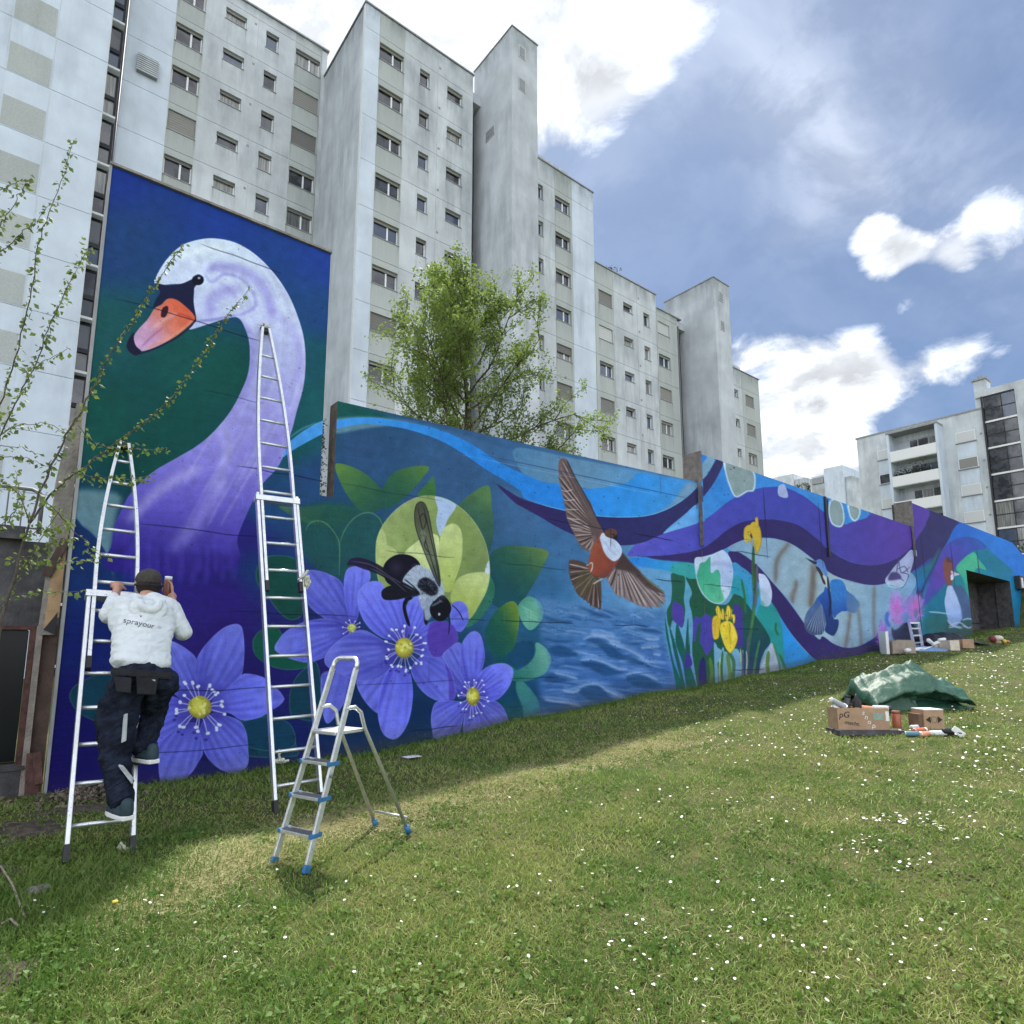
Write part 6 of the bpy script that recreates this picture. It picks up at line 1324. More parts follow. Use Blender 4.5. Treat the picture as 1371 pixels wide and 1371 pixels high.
# shoes
def shoe(hl, toe, par):
    d = (toe - hl); d.z = 0; L = d.length; d.normalize(); s_ = Vector((-d.y, d.x, 0)); z0 = min(hl.z, toe.z); mb = MB(); up_ = Vector((0, 0, 1))
    mb.capsule(hl + up_ * .055, hl + up_ * .10, .043, .040); mb.capsule(hl + up_ * .045, hl + d * L * .5 + up_ * .045, .043, .045); mb.capsule(hl + d * L * .5 + up_ * .045, toe + up_ * .035, .045, .032)
    remesh(mb, 'shoe', 'shoe', par, .009, 4)
    prof = [(0, .035), (.06, .040), (.5, .045), (.8, .042), (1.0, .026)]; L2 = L + .06; b0 = hl - d * .04
    vs = [b0 + d * L2 * t + s_ * w_ for t, w_ in prof] + [b0 + d * L2 * t - s_ * w_ for t, w_ in prof[::-1]]; n = len(vs); mb = MB()
    mb.add(vs + [p + up_ * .03 for p in vs], [tuple(range(n))[::-1], tuple(range(n, 2 * n))] + [(i, (i + 1) % n, (i + 1) % n + n, i + n) for i in range(n)]); mb.build('sole', 'white', par, bevel=.006)
s1 = LP(160, 1095, .13); shoe(s1 + Vector((.03, -.06, -.005)), s1 + Vector((-.035, .16, -.005)), pe)
s2 = LP(186, 1031, .04); shoe(LP(203, 1022, .17), s2 + Vector((-.02, .08, 0)), pe)
# cap and hair
cm = MB(); cm.ball(hc + Vector((0, 0, .028)), .110, 18, 12, (.90, 1.04, .86)); co = link('cap', cm.mesh('cap', 'cap_cloth', True, wloc(pe)), pe)
hm = MB(); hm.ball(hc + Vector((0, -.012, -.018)), .106, 16, 12, (.88, .96, .88)); hm.build('hair', 'hair', pe, True)
bm_ = MB(); bm_.add([hc + Vector((math.cos(a) * .095, .085 + math.sin(a) * .085, .03 + .0 * k)) + Vector((0, 0, z)) for z in (0, .008) for k, a in enumerate(np.linspace(0, math.pi, 9))], [tuple(range(9))[::-1], tuple(range(9, 18))] + [(i, i + 1, i + 10, i + 9) for i in range(8)] + [(8, 0, 9, 17)]); bm_.build('cap_brim', 'cap_cloth', pe)
bd2 = MB(); bd2.tube([hc + Vector((math.cos(a) * .101, math.sin(a) * .110, -.012 - .012 * (1 - math.sin(a)) * .5)) for a in np.linspace(-2.9, -.24, 14)], .011, 8); bd2.build('cap_band', 'hair', pe, True)
# lettering on the back of the hoodie, laid on the cloth
FONT = None
def text_mesh(txt, size, m, par, name='lettering', shear=0.0, thick=.0015):
    cu = bpy.data.curves.new('txt', 'FONT'); cu.body = txt; cu.size = size; cu.align_x = 'CENTER'; cu.align_y = 'CENTER'; cu.extrude = thick; cu.shear = shear; cu.resolution_u = 4
    t = bpy.data.objects.new('txt', cu); COL.objects.link(t); bpy.context.view_layer.update()
    me = bpy.data.meshes.new_from_object(t.evaluated_get(bpy.context.evaluated_depsgraph_get())); bpy.data.objects.remove(t)
    me.materials.clear(); me.materials.append(mt[m]); me.name = name
    return link(name, me, par)
def place_text(o, c, right, upv, par):
    r = Vector(right).normalized(); u_ = Vector(upv); u_ = (u_ - r * u_.dot(r)).normalized(); n = r.cross(u_)
    o.location = Vector(c) - wloc(par); o.rotation_euler = Matrix((r, u_, n)).transposed().to_euler()
def surf_text(o, tgt):
    s = o.modifiers.new('lie on cloth', 'SHRINKWRAP'); s.target = tgt; s.wrap_method = 'PROJECT'; s.use_project_z = True; s.use_negative_direction = True; s.use_positive_direction = True; s.offset = .003; s.project_limit = .3
tg = LP(193, 834, .47); e0, e1 = LP(172, 829, .42), LP(216, 839, .40)
t = text_mesh('sprayour', .058, 'ink', pe, thick=0); place_text(t, tg + Vector((-.02, 0, .0)), (e1 - e0), (0, 0, 1), pe); surf_text(t, ho)
t = text_mesh('.de', .030, 'grey_trim', pe, thick=0); place_text(t, LP(215, 839, .44), (e1 - e0), (0, 0, 1), pe); surf_text(t, ho)
t = text_mesh('S', .052, 'ink', pe, shear=.3, thick=0); place_text(t, LP(184, 818, .46), (e1 - e0), (0, 0, 1), pe); surf_text(t, ho)
t = text_mesh('v', .040, 'ink', pe, thick=0); place_text(t, LP(191, 824, .46), (e1 - e0), (0, 0, 1), pe); surf_text(t, ho)

# ------------------------------------------------------------------ spray cans
def can(name, base, axis, col, capcol, label, group=None, L=.17, r=.031, cat='spray can'):
    base = Vector(base); ax = Vector(axis).normalized(); o = thing(name, tuple(base), label, cat, group); o.rotation_euler = ax.to_track_quat('Z', 'Y').to_euler()
    k = 'can %s' % (col,); mt.setdefault(k, M(k, col, .35, .05, 30, coord='obj')); k2 = 'can %s' % (capcol,); mt.setdefault(k2, M(k2, capcol, .45, .05, 30, coord='obj'))
    m = MB(); m.lathe([(r * .96, 0), (r, .006), (r, L * .80), (r * .9, L * .84), (r * .62, L * .88)], 18); m.local('body', k, o, True)
    m = MB(); m.lathe([(r * 1.01, .002), (r * 1.03, .005), (r * 1.01, .009)], 18); m.local('rim', 'alu', o, True)
    m = MB(); m.lathe([(r * .92, L * .84), (r * .92, L * .99), (r * .84, L)], 18); m.local('cap', k2, o, True)
    return o
can('spray_can', cc - Vector((0, 0, .075)), (.02, -.05, 1), (.20, .075, .05), (.80, .80, .80), 'rust brown spray can with white cap in the right hand of the painter', L=.185, r=.032)

# ------------------------------------------------------------------ rags, paper, stones
mt['rag'] = M('paint stained pale rag', (.62, .62, .50), .95, .12, 25, bump=.6, bscale=80, coord='obj')
def rag(c, s, label, name='rag', cat='rag', m='rag', seed=0, drop=0):
    r = np.random.default_rng(seed); o = thing(name, tuple(c), label, cat); mb = MB()
    for k in range(9):
        a = Vector(r.normal(size=3) * s * .4); b = Vector(r.normal(size=3) * s * .6) - Vector((0, 0, drop * s * r.random())); mb.capsule(Vector(c) + a, Vector(c) + b, s * .22, s * .10, 8)
    return remesh(mb, 'cloth', m, o, s * .09, 2, s * .25, s * .4)
RL = lambda u, v, o=.05: (lambda d: d * ((LN2.dot(f2) + o) / LN2.dot(d)))(ray(u, v))
LN2 = (R2 @ Vector((0, 1, 0))); LN2 = LN2 if LN2.y < 0 else -LN2
rag(RL(411, 773), .075, 'cream knotted rag tied to the right rail of the taller ladder', seed=1, drop=1.4)
rag(RL(356, 438, .02), .055, 'pale padding cloth with black tape on the tip of the taller ladder', seed=2, m='rag')
g = G(372, 1029); rag(g + Vector((0, 0, .06)), .085, 'crumpled cream rag in the grass at the foot of the painted anemone', seed=3)
g = G(172, 1141); rag(g + Vector((-.03, .05, .02)), .045, 'small white scrap of cloth by the right foot of the painter ladder', seed=4)
rag(LP(140, 768, .03), .02, 'tiny pale tape knot on the ladder beside the cap of the painter', seed=5) if False else None
g = G(551, 1017); pr = thing('paper_sheet', tuple(g), 'small white sheet of paper lying on the mown grass right of the step ladder', 'paper'); m = MB(); m.box((g.x - .09, g.y - .06, g.z + .03), (g.x + .10, g.y + .06, g.z + .034)); m.build('sheet', 'white', pr)
def rock(u, v, s, label, seed=0):
    g = G(u, v); o = thing('stone', tuple(g), label, 'stone'); m = MB(); m.ball(g + Vector((0, 0, s * .15)), s, 14, 10, (1.3, 1, .5))
    q = m.build('rock', 'rock', o, True); tx = bpy.data.textures.new('rock', 'CLOUDS'); tx.noise_scale = s * .8; d = q.modifiers.new('d', 'DISPLACE'); d.texture = tx; d.strength = s * .5
rock(51, 1198, .055, 'flat grey stone in the grass at the lower left'); rock(478, 1012, .05, 'grey stone at the wall foot left of the paper sheet', 1); rock(500, 1008, .035, 'smaller stone touching the grey one at the wall foot', 2)
# heap of dry leaves at the foot of the slab
hp = G(92, 1072); r_ = np.random.default_rng(3); n = 1500
a_ = r_.normal(0, 1, (n, 2)) * (.30, .16); zz = ground(hp.x + .1 + a_[:, 0], hp.y + .0 + a_[:, 1]) + .10 * np.exp(-(a_[:, 0] / .3) ** 2 - (a_[:, 1] / .2) ** 2) * r_.uniform(.2, 1, n)
o = leaf_cloud('leaf_litter', np.stack([hp.x + .1 + a_[:, 0], hp.y + a_[:, 1], zz], 1), .045, 'litter', None, 8); tag(o, 'heap of dry leaf litter at the foot of the tall slab', 'leaf litter', kind='stuff')

# ------------------------------------------------------------------ crates of paint by the green tarpaulin
def carton(c, w_, d_, h_, ang, label, name='cardboard_box', closed=False, m='card', flaps=False, cat='box', grp=None):
    o = thing(name, tuple(c), label, cat, grp); o.rotation_euler = (0, 0, ang); t = .008
    mb = MB(); mb.box((-w_ / 2, -d_ / 2, 0), (w_ / 2, -d_ / 2 + t, h_)).box((-w_ / 2, d_ / 2 - t, 0), (w_ / 2, d_ / 2, h_)).box((-w_ / 2, -d_ / 2 + t, 0), (-w_ / 2 + t, d_ / 2 - t, h_)).box((w_ / 2 - t, -d_ / 2 + t, 0), (w_ / 2, d_ / 2 - t, h_)).box((-w_ / 2 + t, -d_ / 2 + t, .0), (w_ / 2 - t, d_ / 2 - t, t))
    mb.local('carton', m, o)
    mb = MB(); mb.box((-w_ / 2 + t + .001, -d_ / 2 + t + .001, t + .001), (w_ / 2 - t - .001, d_ / 2 - t - .001, h_ * (.99 if closed else .35))); mb.local('top_flap' if closed else 'inside', m if closed else 'card2', o)
    if flaps:
        mb = MB(); mb.add([(-w_ / 2, -d_ / 2, h_), (w_ / 2, -d_ / 2, h_), (w_ / 2 + .01, -d_ / 2 - .09, h_ - .08), (-w_ / 2 - .01, -d_ / 2 - .09, h_ - .08), (-w_ / 2, -d_ / 2 + .004, h_), (w_ / 2, -d_ / 2 + .004, h_), (w_ / 2 + .01, -d_ / 2 - .086, h_ - .078), (-w_ / 2 - .01, -d_ / 2 - .086, h_ - .078)], [(0, 1, 2, 3), (7, 6, 5, 4), (0, 3, 7, 4), (1, 5, 6, 2), (2, 6, 7, 3)]); mb.local('flap', m, o)
    return o
gB = G(1132, 977); gC = G(1172, 981)
fr_ = (gC - gB); ang = math.atan2(fr_.y, fr_.x); sc_ = 1.0
def at(u, v, dz=0): g = G(u, v); return Vector((g.x, g.y, g.z + dz))
D_ = gB.length; pm_ = (gB.dot(Vector((FX * CT, FY * CT, ST)))) / FL           # metres per pixel there
W_ = 31 * pm_ * 1.10; Hh = 27 * pm_
rgt = Vector((FY, -FX, 0)); fwd = Vector((FX, FY, 0)); yaw = math.atan2(rgt.y, rgt.x)
pal = thing('wooden_plank', tuple(at(1150, 983)), 'weathered grey plank lying under the two open boxes of spray cans', 'plank')
c0_ = at(1165, 983); m = MB(); p = c0_ + rgt * -42 * pm_ + Vector((0, 0, .03)); q = c0_ + rgt * 42 * pm_ + Vector((0, 0, .03)); q.z = p.z = max(p.z, q.z) - .01
m.obox(p, q, .14, .055); m.build('plank', 'greyconc', pal); m = MB(); m.obox(p + fwd * .20, q + fwd * .20 - rgt * .1, .14, .055); m.build('plank', 'greyconc', pal)
topz = p.z + .03
ca = Vector((c0_.x, c0_.y, topz)) + rgt * (-24 * pm_) + fwd * .14; cb_ = Vector((c0_.x, c0_.y, topz)) + rgt * (8.5 * pm_) + fwd * .14
b1 = carton(ca, 29 * pm_, .26, Hh, yaw - .03, 'open cardboard box with black handwriting, left of the two boxes on the plank')
b2 = carton(cb_, 36 * pm_, .27, Hh * .99, yaw - .02, 'open cardboard box with white letters and a green label on the plank')
def on_face(par, txt, size, m, x, z, d_, shear=0., rot=0., name='lettering'):
    t = text_mesh(txt, size, m, par, name, shear, .0008); t.location = (x, -d_ / 2 - .0025, z); t.rotation_euler = (math.pi / 2, rot, 0); return t
on_face(b1, 'pG', .10, 'ink', -.06, Hh * .68, .26, .2); on_face(b1, 'macht.', .066, 'ink', .03, Hh * .30, .26, .2, .15)
on_face(b2, 's', .085, 'white_ink', -.13, Hh * .78, .27, 0, .3); on_face(b2, 'n', .085, 'white_ink', -.10, Hh * .58, .27, 0, .3); on_face(b2, 'o', .085, 'white_ink', -.07, Hh * .36, .27, 0, .3); on_face(b2, 'p', .085, 'white_ink', -.02, Hh * .18, .27, 0, .3)
mt['label_green'] = M('pale green print', (.26, .36, .30), .7, .1, 30); 
m = MB(); m.box((-.02, -.1375, Hh * .45), (.10, -.136, Hh * .78)); m.local('green_label', 'label_green', b2)
m = MB(); m.box((.125, -.1375, Hh * .40), (.165, -.136, Hh * .85)); m.local('white_label', 'white', b2)
cols = [((.75, .76, .76), (.8, .8, .8)), ((.05, .05, .06), (.02, .02, .02)), ((.55, .16, .09), (.8, .8, .8)), ((.6, .62, .63), (.03, .03, .03)), ((.10, .22, .30), (.8, .8, .8)), ((.70, .30, .18), (.05, .05, .05)), ((.30, .32, .34), (.7, .7, .7)), ((.35, .10, .30), (.8, .8, .8))]
tops = [(ca, -.12, .02, 0, (.96, .1, .12), 'white spray can lying across the left box'), (ca, .06, .04, 1, (.15, .0, 1), 'black spray can standing up between the two boxes'), (cb_, -.10, .03, 5, (1, .06, -.10), 'orange spray can lying on the right box'),
        (cb_, .05, -.02, 3, (1, -.1, -.02), 'silver spray can lying in the right box behind the orange one'), (ca, .02, -.04, 6, (-.6, .3, .4), 'grey spray can tilted in the left box')]
for c, dx, dy, k, ax, lb in tops: can('spray_can', c + rgt * dx + fwd * dy + Vector((0, 0, Hh - (.01 if abs(ax[2]) < .5 else .06))), rgt * ax[0] + fwd * ax[1] + Vector((0, 0, ax[2])), cols[k][0], cols[k][1], lb, 'spray cans around the open boxes', L=.20, r=.034)
bk = thing('paint_bottle', tuple(ca + rgt * .17 + Vector((0, 0, Hh - .03))), 'black squeeze bottle with a pointed nozzle standing in the left box', 'bottle')
m = MB(); m.lathe([(.045, 0), (.05, .01), (.05, .10), (.02, .15), (.008, .19)], 16); m.local('bottle', 'rubber', bk, True)
can('paint_tin', at(1208, 978) + fwd * .1, (0, 0, 1), (.42, .13, .07), (.30, .09, .05), 'rust orange paint tin standing right of the boxes', cat='paint tin', L=.22, r=.05)
# carton with black triangles
cg = at(1252, 978); b3 = carton(cg + fwd * .12, 27 * pm_, .22, 25 * pm_, yaw + .06, 'small carton printed with two black triangles and a ring beside the tarpaulin', closed=True)
m = MB(); hz = 13 * pm_
for s in (-1, 1): m.add([(s * .045, -.1125, hz - .04), (s * .105, -.1125, hz), (s * .045, -.1125, hz + .04), (s * .045, -.111, hz - .04), (s * .105, -.111, hz), (s * .045, -.111, hz + .04)], [(0, 1, 2), (5, 4, 3), (0, 3, 4, 1), (1, 4, 5, 2), (2, 5, 3, 0)])
m.local('printed_triangles', 'ink', b3)
m = MB(); m.tube([(math.cos(a) * .036, -.1115, hz + math.sin(a) * .036) for a in np.linspace(0, 6.283, 24)], .0025, 5); m.local('printed_ring', 'card2', b3)
m = MB(); m.box((-27 * pm_ / 2, -.11, 25 * pm_ + .001), (27 * pm_ / 2, .11, 25 * pm_ + .012)); m.local('white_lid', 'white', b3)
m = MB(); m.box((-27 * pm_ / 2 - .05, -.09, .0), (-27 * pm_ / 2 - .004, .10, 20 * pm_)); m.local('side_flap', 'card2', b3)
for k, (u, v, ax, ci, lb) in enumerate(((1216, 986, (1, -.5, .05), 4, 'blue spray can in the row lying on the grass, leftmost'), (1228, 983, (1, .2, .05), 2, 'red brown spray can lying second in the row on the grass'), (1236, 988, (.9, .3, .05), 5, 'orange spray can lying in the middle of the row on the grass'),
        (1249, 986, (.9, -.2, .05), 0, 'white spray can lying in the row on the grass under the triangle carton'), (1263, 986, (.9, -.1, .05), 1, 'black spray can near the right end of the row on the grass'), (1224, 978, (1, .1, .05), 3, 'silver spray can lying behind the row against the plank'))):
    can('spray_can', at(u - 4, v, .03), rgt * ax[0] + fwd * ax[1] + Vector((0, 0, ax[2])), cols[ci][0], cols[ci][1], lb, 'spray cans around the open boxes', L=.17, r=.030)
sh = thing('shoe', tuple(at(1268, 986)), 'black shoe with a white sole lying at the right end of the row of cans', 'shoe')
h0 = at(1266, 987, .01); remesh(MB().capsule(h0 + Vector((0, 0, .05)), h0 + rgt * .07 + Vector((0, 0, .045)), .038, .038).capsule(h0 + rgt * .07 + Vector((0, 0, .045)), h0 + rgt * .15 - fwd * .04 + Vector((0, 0, .03)), .038, .026), 'upper', 'rubber', sh, .01, 3)
m = MB(); m.obox(h0 + rgt * .07 + Vector((0, 0, .085)) - fwd * .03, h0 + rgt * .17 - fwd * .06 + Vector((0, 0, .0)), .018, .07, (0, 0, 1)); m.build('sole', 'white', sh, bevel=.008)
# green tarpaulin thrown over a stack
def tarp():
    m_, T, b = newmat('green woven tarpaulin'); pos = T.new('ShaderNodeNewGeometry').outputs['Position']
    cr = T.noise(pos, 7, 8, .7, .6); c = T.mix(T.map(cr, .35, .65, 0, 1), (.010, .058, .035, 1), (.042, .115, .075, 1)); T.set(b, 'Base Color', c)
    b.inputs['Roughness'].default_value = .42; b.inputs['Specular IOR Level'].default_value = .5
    wv = T.new('ShaderNodeTexWave', {'Vector': pos, 'Scale': 45.0}); T.set(b, 'Normal', T.new('ShaderNodeBump', {'Strength': .5, 'Distance': .03, 'Height': T.math('MULTIPLY_ADD', cr, 1.0, T.math('MULTIPLY', wv.outputs['Fac'], .04))}).outputs[0])
    mt['tarp'] = m_
    o = thing('tarpaulin', tuple(at(1225, 955)), 'crumpled glossy green tarpaulin thrown over a low stack on the lawn', 'tarpaulin')
    c = at(1240, 953); k = pm_ * c.length / gB.length * .96
    keys = {}                                                # outline in photo pixels relative to (1222, 953): heights of the folded pile
    nx, ny = 90, 60; V = []
    ridge = lambda s: np.interp(s, [-68, -40, -10, 17, 40, 72], [36, 46, 58, 66, 46, 30])
    for j in range(ny):
        for i in range(nx):
            s = -68 + 140 * i / (nx - 1); t = j / (ny - 1)     # t: 0 front hem .. .5 top .. 1 back hem
            h = ridge(s) * k * .92; edge = min(1, (s + 69) / 6 + .3) * min(1, (73 - s) / 10 + .35)
            yf = (t - .5) * 2.0; z = h * edge * (float(np.interp(t, [0, .1, .22, .36, .5], [0, .26, .44, .80, 1.0])) if t < .5 else 1 - abs(yf) ** 2.0)
            z = max(z, 0)
            # overhanging fold along the front
            fold = .10 * math.sin(s * .10 + 1) * math.exp(-((t - .14) / .1) ** 2); tail = 12 * (1 - t) * (s > 20)
            skew = (s * k * .8 + (0.5 - t) * .35)
            y = yf * .55 + fold
            if t < .36: y = float(np.interp(t, [0, .1, .22, .36], [-.42, -.16 if s > -5 else -.36, -.50, -.30]))
            x = s * k * (.90 + .12 * (1 - abs(yf)))
            nz = mnoise.noise(Vector((x * 3.5, y * 4, z * 3))) * .07 + abs(mnoise.noise(Vector((x * 9, y * 9, 4)))) * .055 + mnoise.noise(Vector((x * 1.3, y * 1.6, 9))) * .07
            p = c + rgt * (x + nz * .4) + fwd * (y + .50 + nz * .6); gz_ = gz(p.x, p.y); p.z = gz_ + max(.006, z + nz * min(1, z * 4))
            V.append(tuple(p - Vector(o.location)))
    i = np.arange(ny - 1)[:, None] * nx + np.arange(nx - 1)[None]; i = i.ravel(); q = quads('sheet', V, np.stack([i, i + 1, i + nx + 1, i + nx], 1), 'tarp', o, True)
    sd = q.modifiers.new('thick', 'SOLIDIFY'); sd.thickness = .004
    # hem that trails out on the right
    m = MB(); a = at(1286, 950, .01); m.add([a, a + rgt * .28 + fwd * .1, a + rgt * .10 + fwd * .45, a + fwd * .4, a + Vector((0, 0, .03)), a + rgt * .28 + fwd * .1 + Vector((0, 0, .012)), a + rgt * .10 + fwd * .45 + Vector((0, 0, .05)), a + fwd * .4 + Vector((0, 0, .09))], [(3, 2, 1, 0), (4, 5, 6, 7), (0, 1, 5, 4), (1, 2, 6, 5), (2, 3, 7, 6), (3, 0, 4, 7)]); m.build('trailing_hem', 'tarp', o, True)
tarp()

# ------------------------------------------------------------------ materials heaped at the far end of the wall
def far(u, v, dy=0.0): g = G(u, v); return Vector((g.x, g.y + dy, gz(g.x, g.y + dy)))
def pmx(p): return p.dot(Vector((FX * CT, FY * CT, ST))) / FL
mt['blueboard'] = M('pale blue board', (.20, .33, .62), .5, .08, 6); mt['blacksheet'] = M('black plastic sheet', (.012, .012, .014), .4, .2, 6, bump=.6, bscale=10)
mt['card_grey'] = M('greyish carton', (.34, .28, .23), .85, .1, 9); mt['cream'] = M('cream plastic', (.66, .58, .46), .6, .1, 9); mt['yellow'] = M('yellow plastic', (.62, .48, .08), .5, .1, 9); mt['pinkred'] = M('dark red cloth', (.20, .03, .035), .8, .2, 9); mt['orange'] = M('orange plastic', (.60, .22, .06), .5, .1, 9)
p = far(1203, 875); k = pmx(p); carton(p, 30 * k, .5, 17 * k, yaw, 'large open brown carton below the pink painted flowers', flaps=False, m='card_grey', cat='box', grp='cartons heaped at the far end')
b = carton(far(1186, 876) + rgt * -.02, 4 * k, .3, 30 * k, yaw, 'tall narrow white upright board behind the large carton', m='white', closed=True, cat='board'); b.name = 'upright_board'
p = far(1273, 871); carton(p, 13 * k, .35, 14 * k, yaw, 'cream carton right of the blue board', m='cream', cat='box', grp='cartons heaped at the far end')
p = far(1291, 868); carton(p, 16 * k, .35, 13 * k, yaw, 'reddish brown carton full of cans in front of the black sheet', m='card', cat='box', grp='cartons heaped at the far end')
p = far(1222, 872); carton(p + fwd * .5, 22 * k, .35, 16 * k, yaw, 'brown carton half hidden behind the small step ladder', m='card_grey', cat='box', grp='cartons heaped at the far end')
p = far(1241, 873); m = MB(); o = thing('blue_board', tuple(p), 'flat pale blue board resting on the pile in front of the far doorway', 'board')
q = p + Vector((0, 0, 3.5 * k)); m.add([q - rgt * 24 * k, q + rgt * 28 * k, q + rgt * 24 * k + fwd * 1.0 + Vector((0, 0, .12)), q - rgt * 18 * k + fwd * 1.0 + Vector((0, 0, .12))] + [v_ - Vector((0, 0, .05)) for v_ in (q - rgt * 24 * k, q + rgt * 28 * k, q + rgt * 24 * k + fwd * 1.0 + Vector((0, 0, .12)), q - rgt * 18 * k + fwd * 1.0 + Vector((0, 0, .12)))], [(0, 1, 2, 3), (7, 6, 5, 4), (0, 4, 5, 1), (1, 5, 6, 2), (2, 6, 7, 3), (3, 7, 4, 0)]); m.build('panel', 'blueboard', o)
for kk, (u0, v0, u1, v1, lb) in enumerate(((1213, 871, 1240, 869, 'white tube lying lowest in the pile at the far end'), (1236, 874, 1256, 869, 'white tube lying across the front of the blue board'), (1243, 857, 1250, 863, 'short white tube leaning on the pile left end'), (1250, 863, 1262, 857, 'white tube sloping up over the pile'), (1258, 857, 1271, 855, 'pale tube on top of the pile near the grebe'))):
    pa = far(1236, 873); y0 = P(u0, v0, Y=pa.y); y1 = P(u1, v1, Y=pa.y + .15); y0.z = max(y0.z, gz(y0.x, y0.y) + .04); y1.z = max(y1.z, gz(y1.x, y1.y) + .04)
    o = thing('tube', tuple(y0), lb, 'tube', 'white tubes on the far pile'); m = MB(); m.tube([y0, y1], .05, 10); m.build('pipe', 'white', o, True)
for kk, (u, v, c_) in enumerate(((1236, 860, 'blacksheet'), (1256, 862, 'cream'), (1262, 863, 'rust'), (1283, 858, 'white'), (1296, 858, 'white'))):
    pa = far(u, 872); q = P(u, v, Y=pa.y + .3); o = thing('paint_bucket', tuple(q), ['black paint bucket behind the small step ladder', 'cream paint tub on the pile', 'rusty brown tin on the pile', 'white tin in the reddish carton, left', 'white tin in the reddish carton, right'][kk], 'bucket'); m = MB(); m.lathe([(.09, -.16), (.10, -.15), (.11, .0), (.115, .02), (.10, .03)], 14, Matrix.Translation(q)); m.build('tub', c_, o, True)
# small folding steps in the pile
pa = far(1228, 872); o = thing('step_ladder', tuple(pa), 'small folded aluminium steps standing in the pile at the far end', 'step ladder'); tl, tr_, bl_, br_ = P(1217, 834, Y=pa.y + .5), P(1230, 834, Y=pa.y + .5), P(1224, 866, Y=pa.y), P(1235, 865, Y=pa.y)
for a, b, nm in ((tl, bl_, 'rail'), (tr_, br_, 'rail'), (tl, tr_, 'top_bar')): m = MB(); m.obox(a, b, .07, .05); m.build(nm, 'alu', o)
for t_ in (.25, .55, .85): m = MB(); m.obox(tl + (bl_ - tl) * t_, tr_ + (br_ - tr_) * t_, .05, .04); m.build('tread', 'alu_dull', o)
# black sheet
pa = far(1290, 867); o = thing('black_sheet', tuple(pa), 'black plastic sheet draped in a long hump at the foot of the painted water', 'sheet'); V = []; nx, ny = 40, 16
for j in range(ny):
    for i in range(nx):
        s = -48 + 100 * i / (nx - 1); t = j / (ny - 1); h = np.interp(s, [-48, -30, -10, 10, 30, 52], [8, 15, 17, 17, 8, .5]) * k * math.sin(math.pi * min(1, t * .9 + .1)) ** .7
        q = pa + rgt * s * k + fwd * (t * 1.0 + .15); V.append((q.x - pa.x, q.y - pa.y, gz(q.x, q.y) + max(.01, h * (1 + .2 * mnoise.noise(Vector((s * .2, t * 5, 1))))) - pa.z))
i = np.arange(ny - 1)[:, None] * nx + np.arange(nx - 1)[None]; i = i.ravel(); quads('sheet', V, np.stack([i, i + 1, i + nx + 1, i + nx], 1), 'blacksheet', o, True)
# bag of bright things further right
pa = far(1338, 863); k = pmx(pa); o = thing('bag_pile', tuple(pa), 'heap of cream, yellow and dark red bags right of the far doorway', 'bags')
for (dx, dz, w_, h_, c_, nm) in ((-9, 6, 7, 7, 'pinkred', 'red_bag'), (0, 8, 10, 7, 'cream', 'cream_bag'), (6, 4, 6, 5, 'yellow', 'yellow_bag'), (12, 4, 8, 3, 'orange', 'orange_strap'), (-1, 3, 9, 5, 'card', 'brown_bag')):
    q = pa + rgt * dx * k + Vector((0, 0, dz * k)); mb = MB(); mb.ball(q, 1, 12, 8, (w_ * k * .6, w_ * k * .5, h_ * k * .6)); s_ = mb.build(nm, c_, o, True); tx = bpy.data.textures.new('b', 'CLOUDS'); tx.noise_scale = .2; d = s_.modifiers.new('d', 'DISPLACE'); d.texture = tx; d.strength = .12
# wall lamp at the right edge
q = P(1363, 781, Y=6.95); o = thing('wall_lamp', tuple(q), 'small dark wall lamp box at the right edge above the grass bank', 'lamp'); m = MB(); m.box((q.x - .35, 6.8, q.z - .25), (q.x + .35, 6.97, q.z + .28)); m.build('housing', 'dark', o); m = MB(); m.box((q.x - .22, 6.77, q.z - .2), (q.x - .02, 6.798, q.z + .2)); m.build('lens', 'white', o)
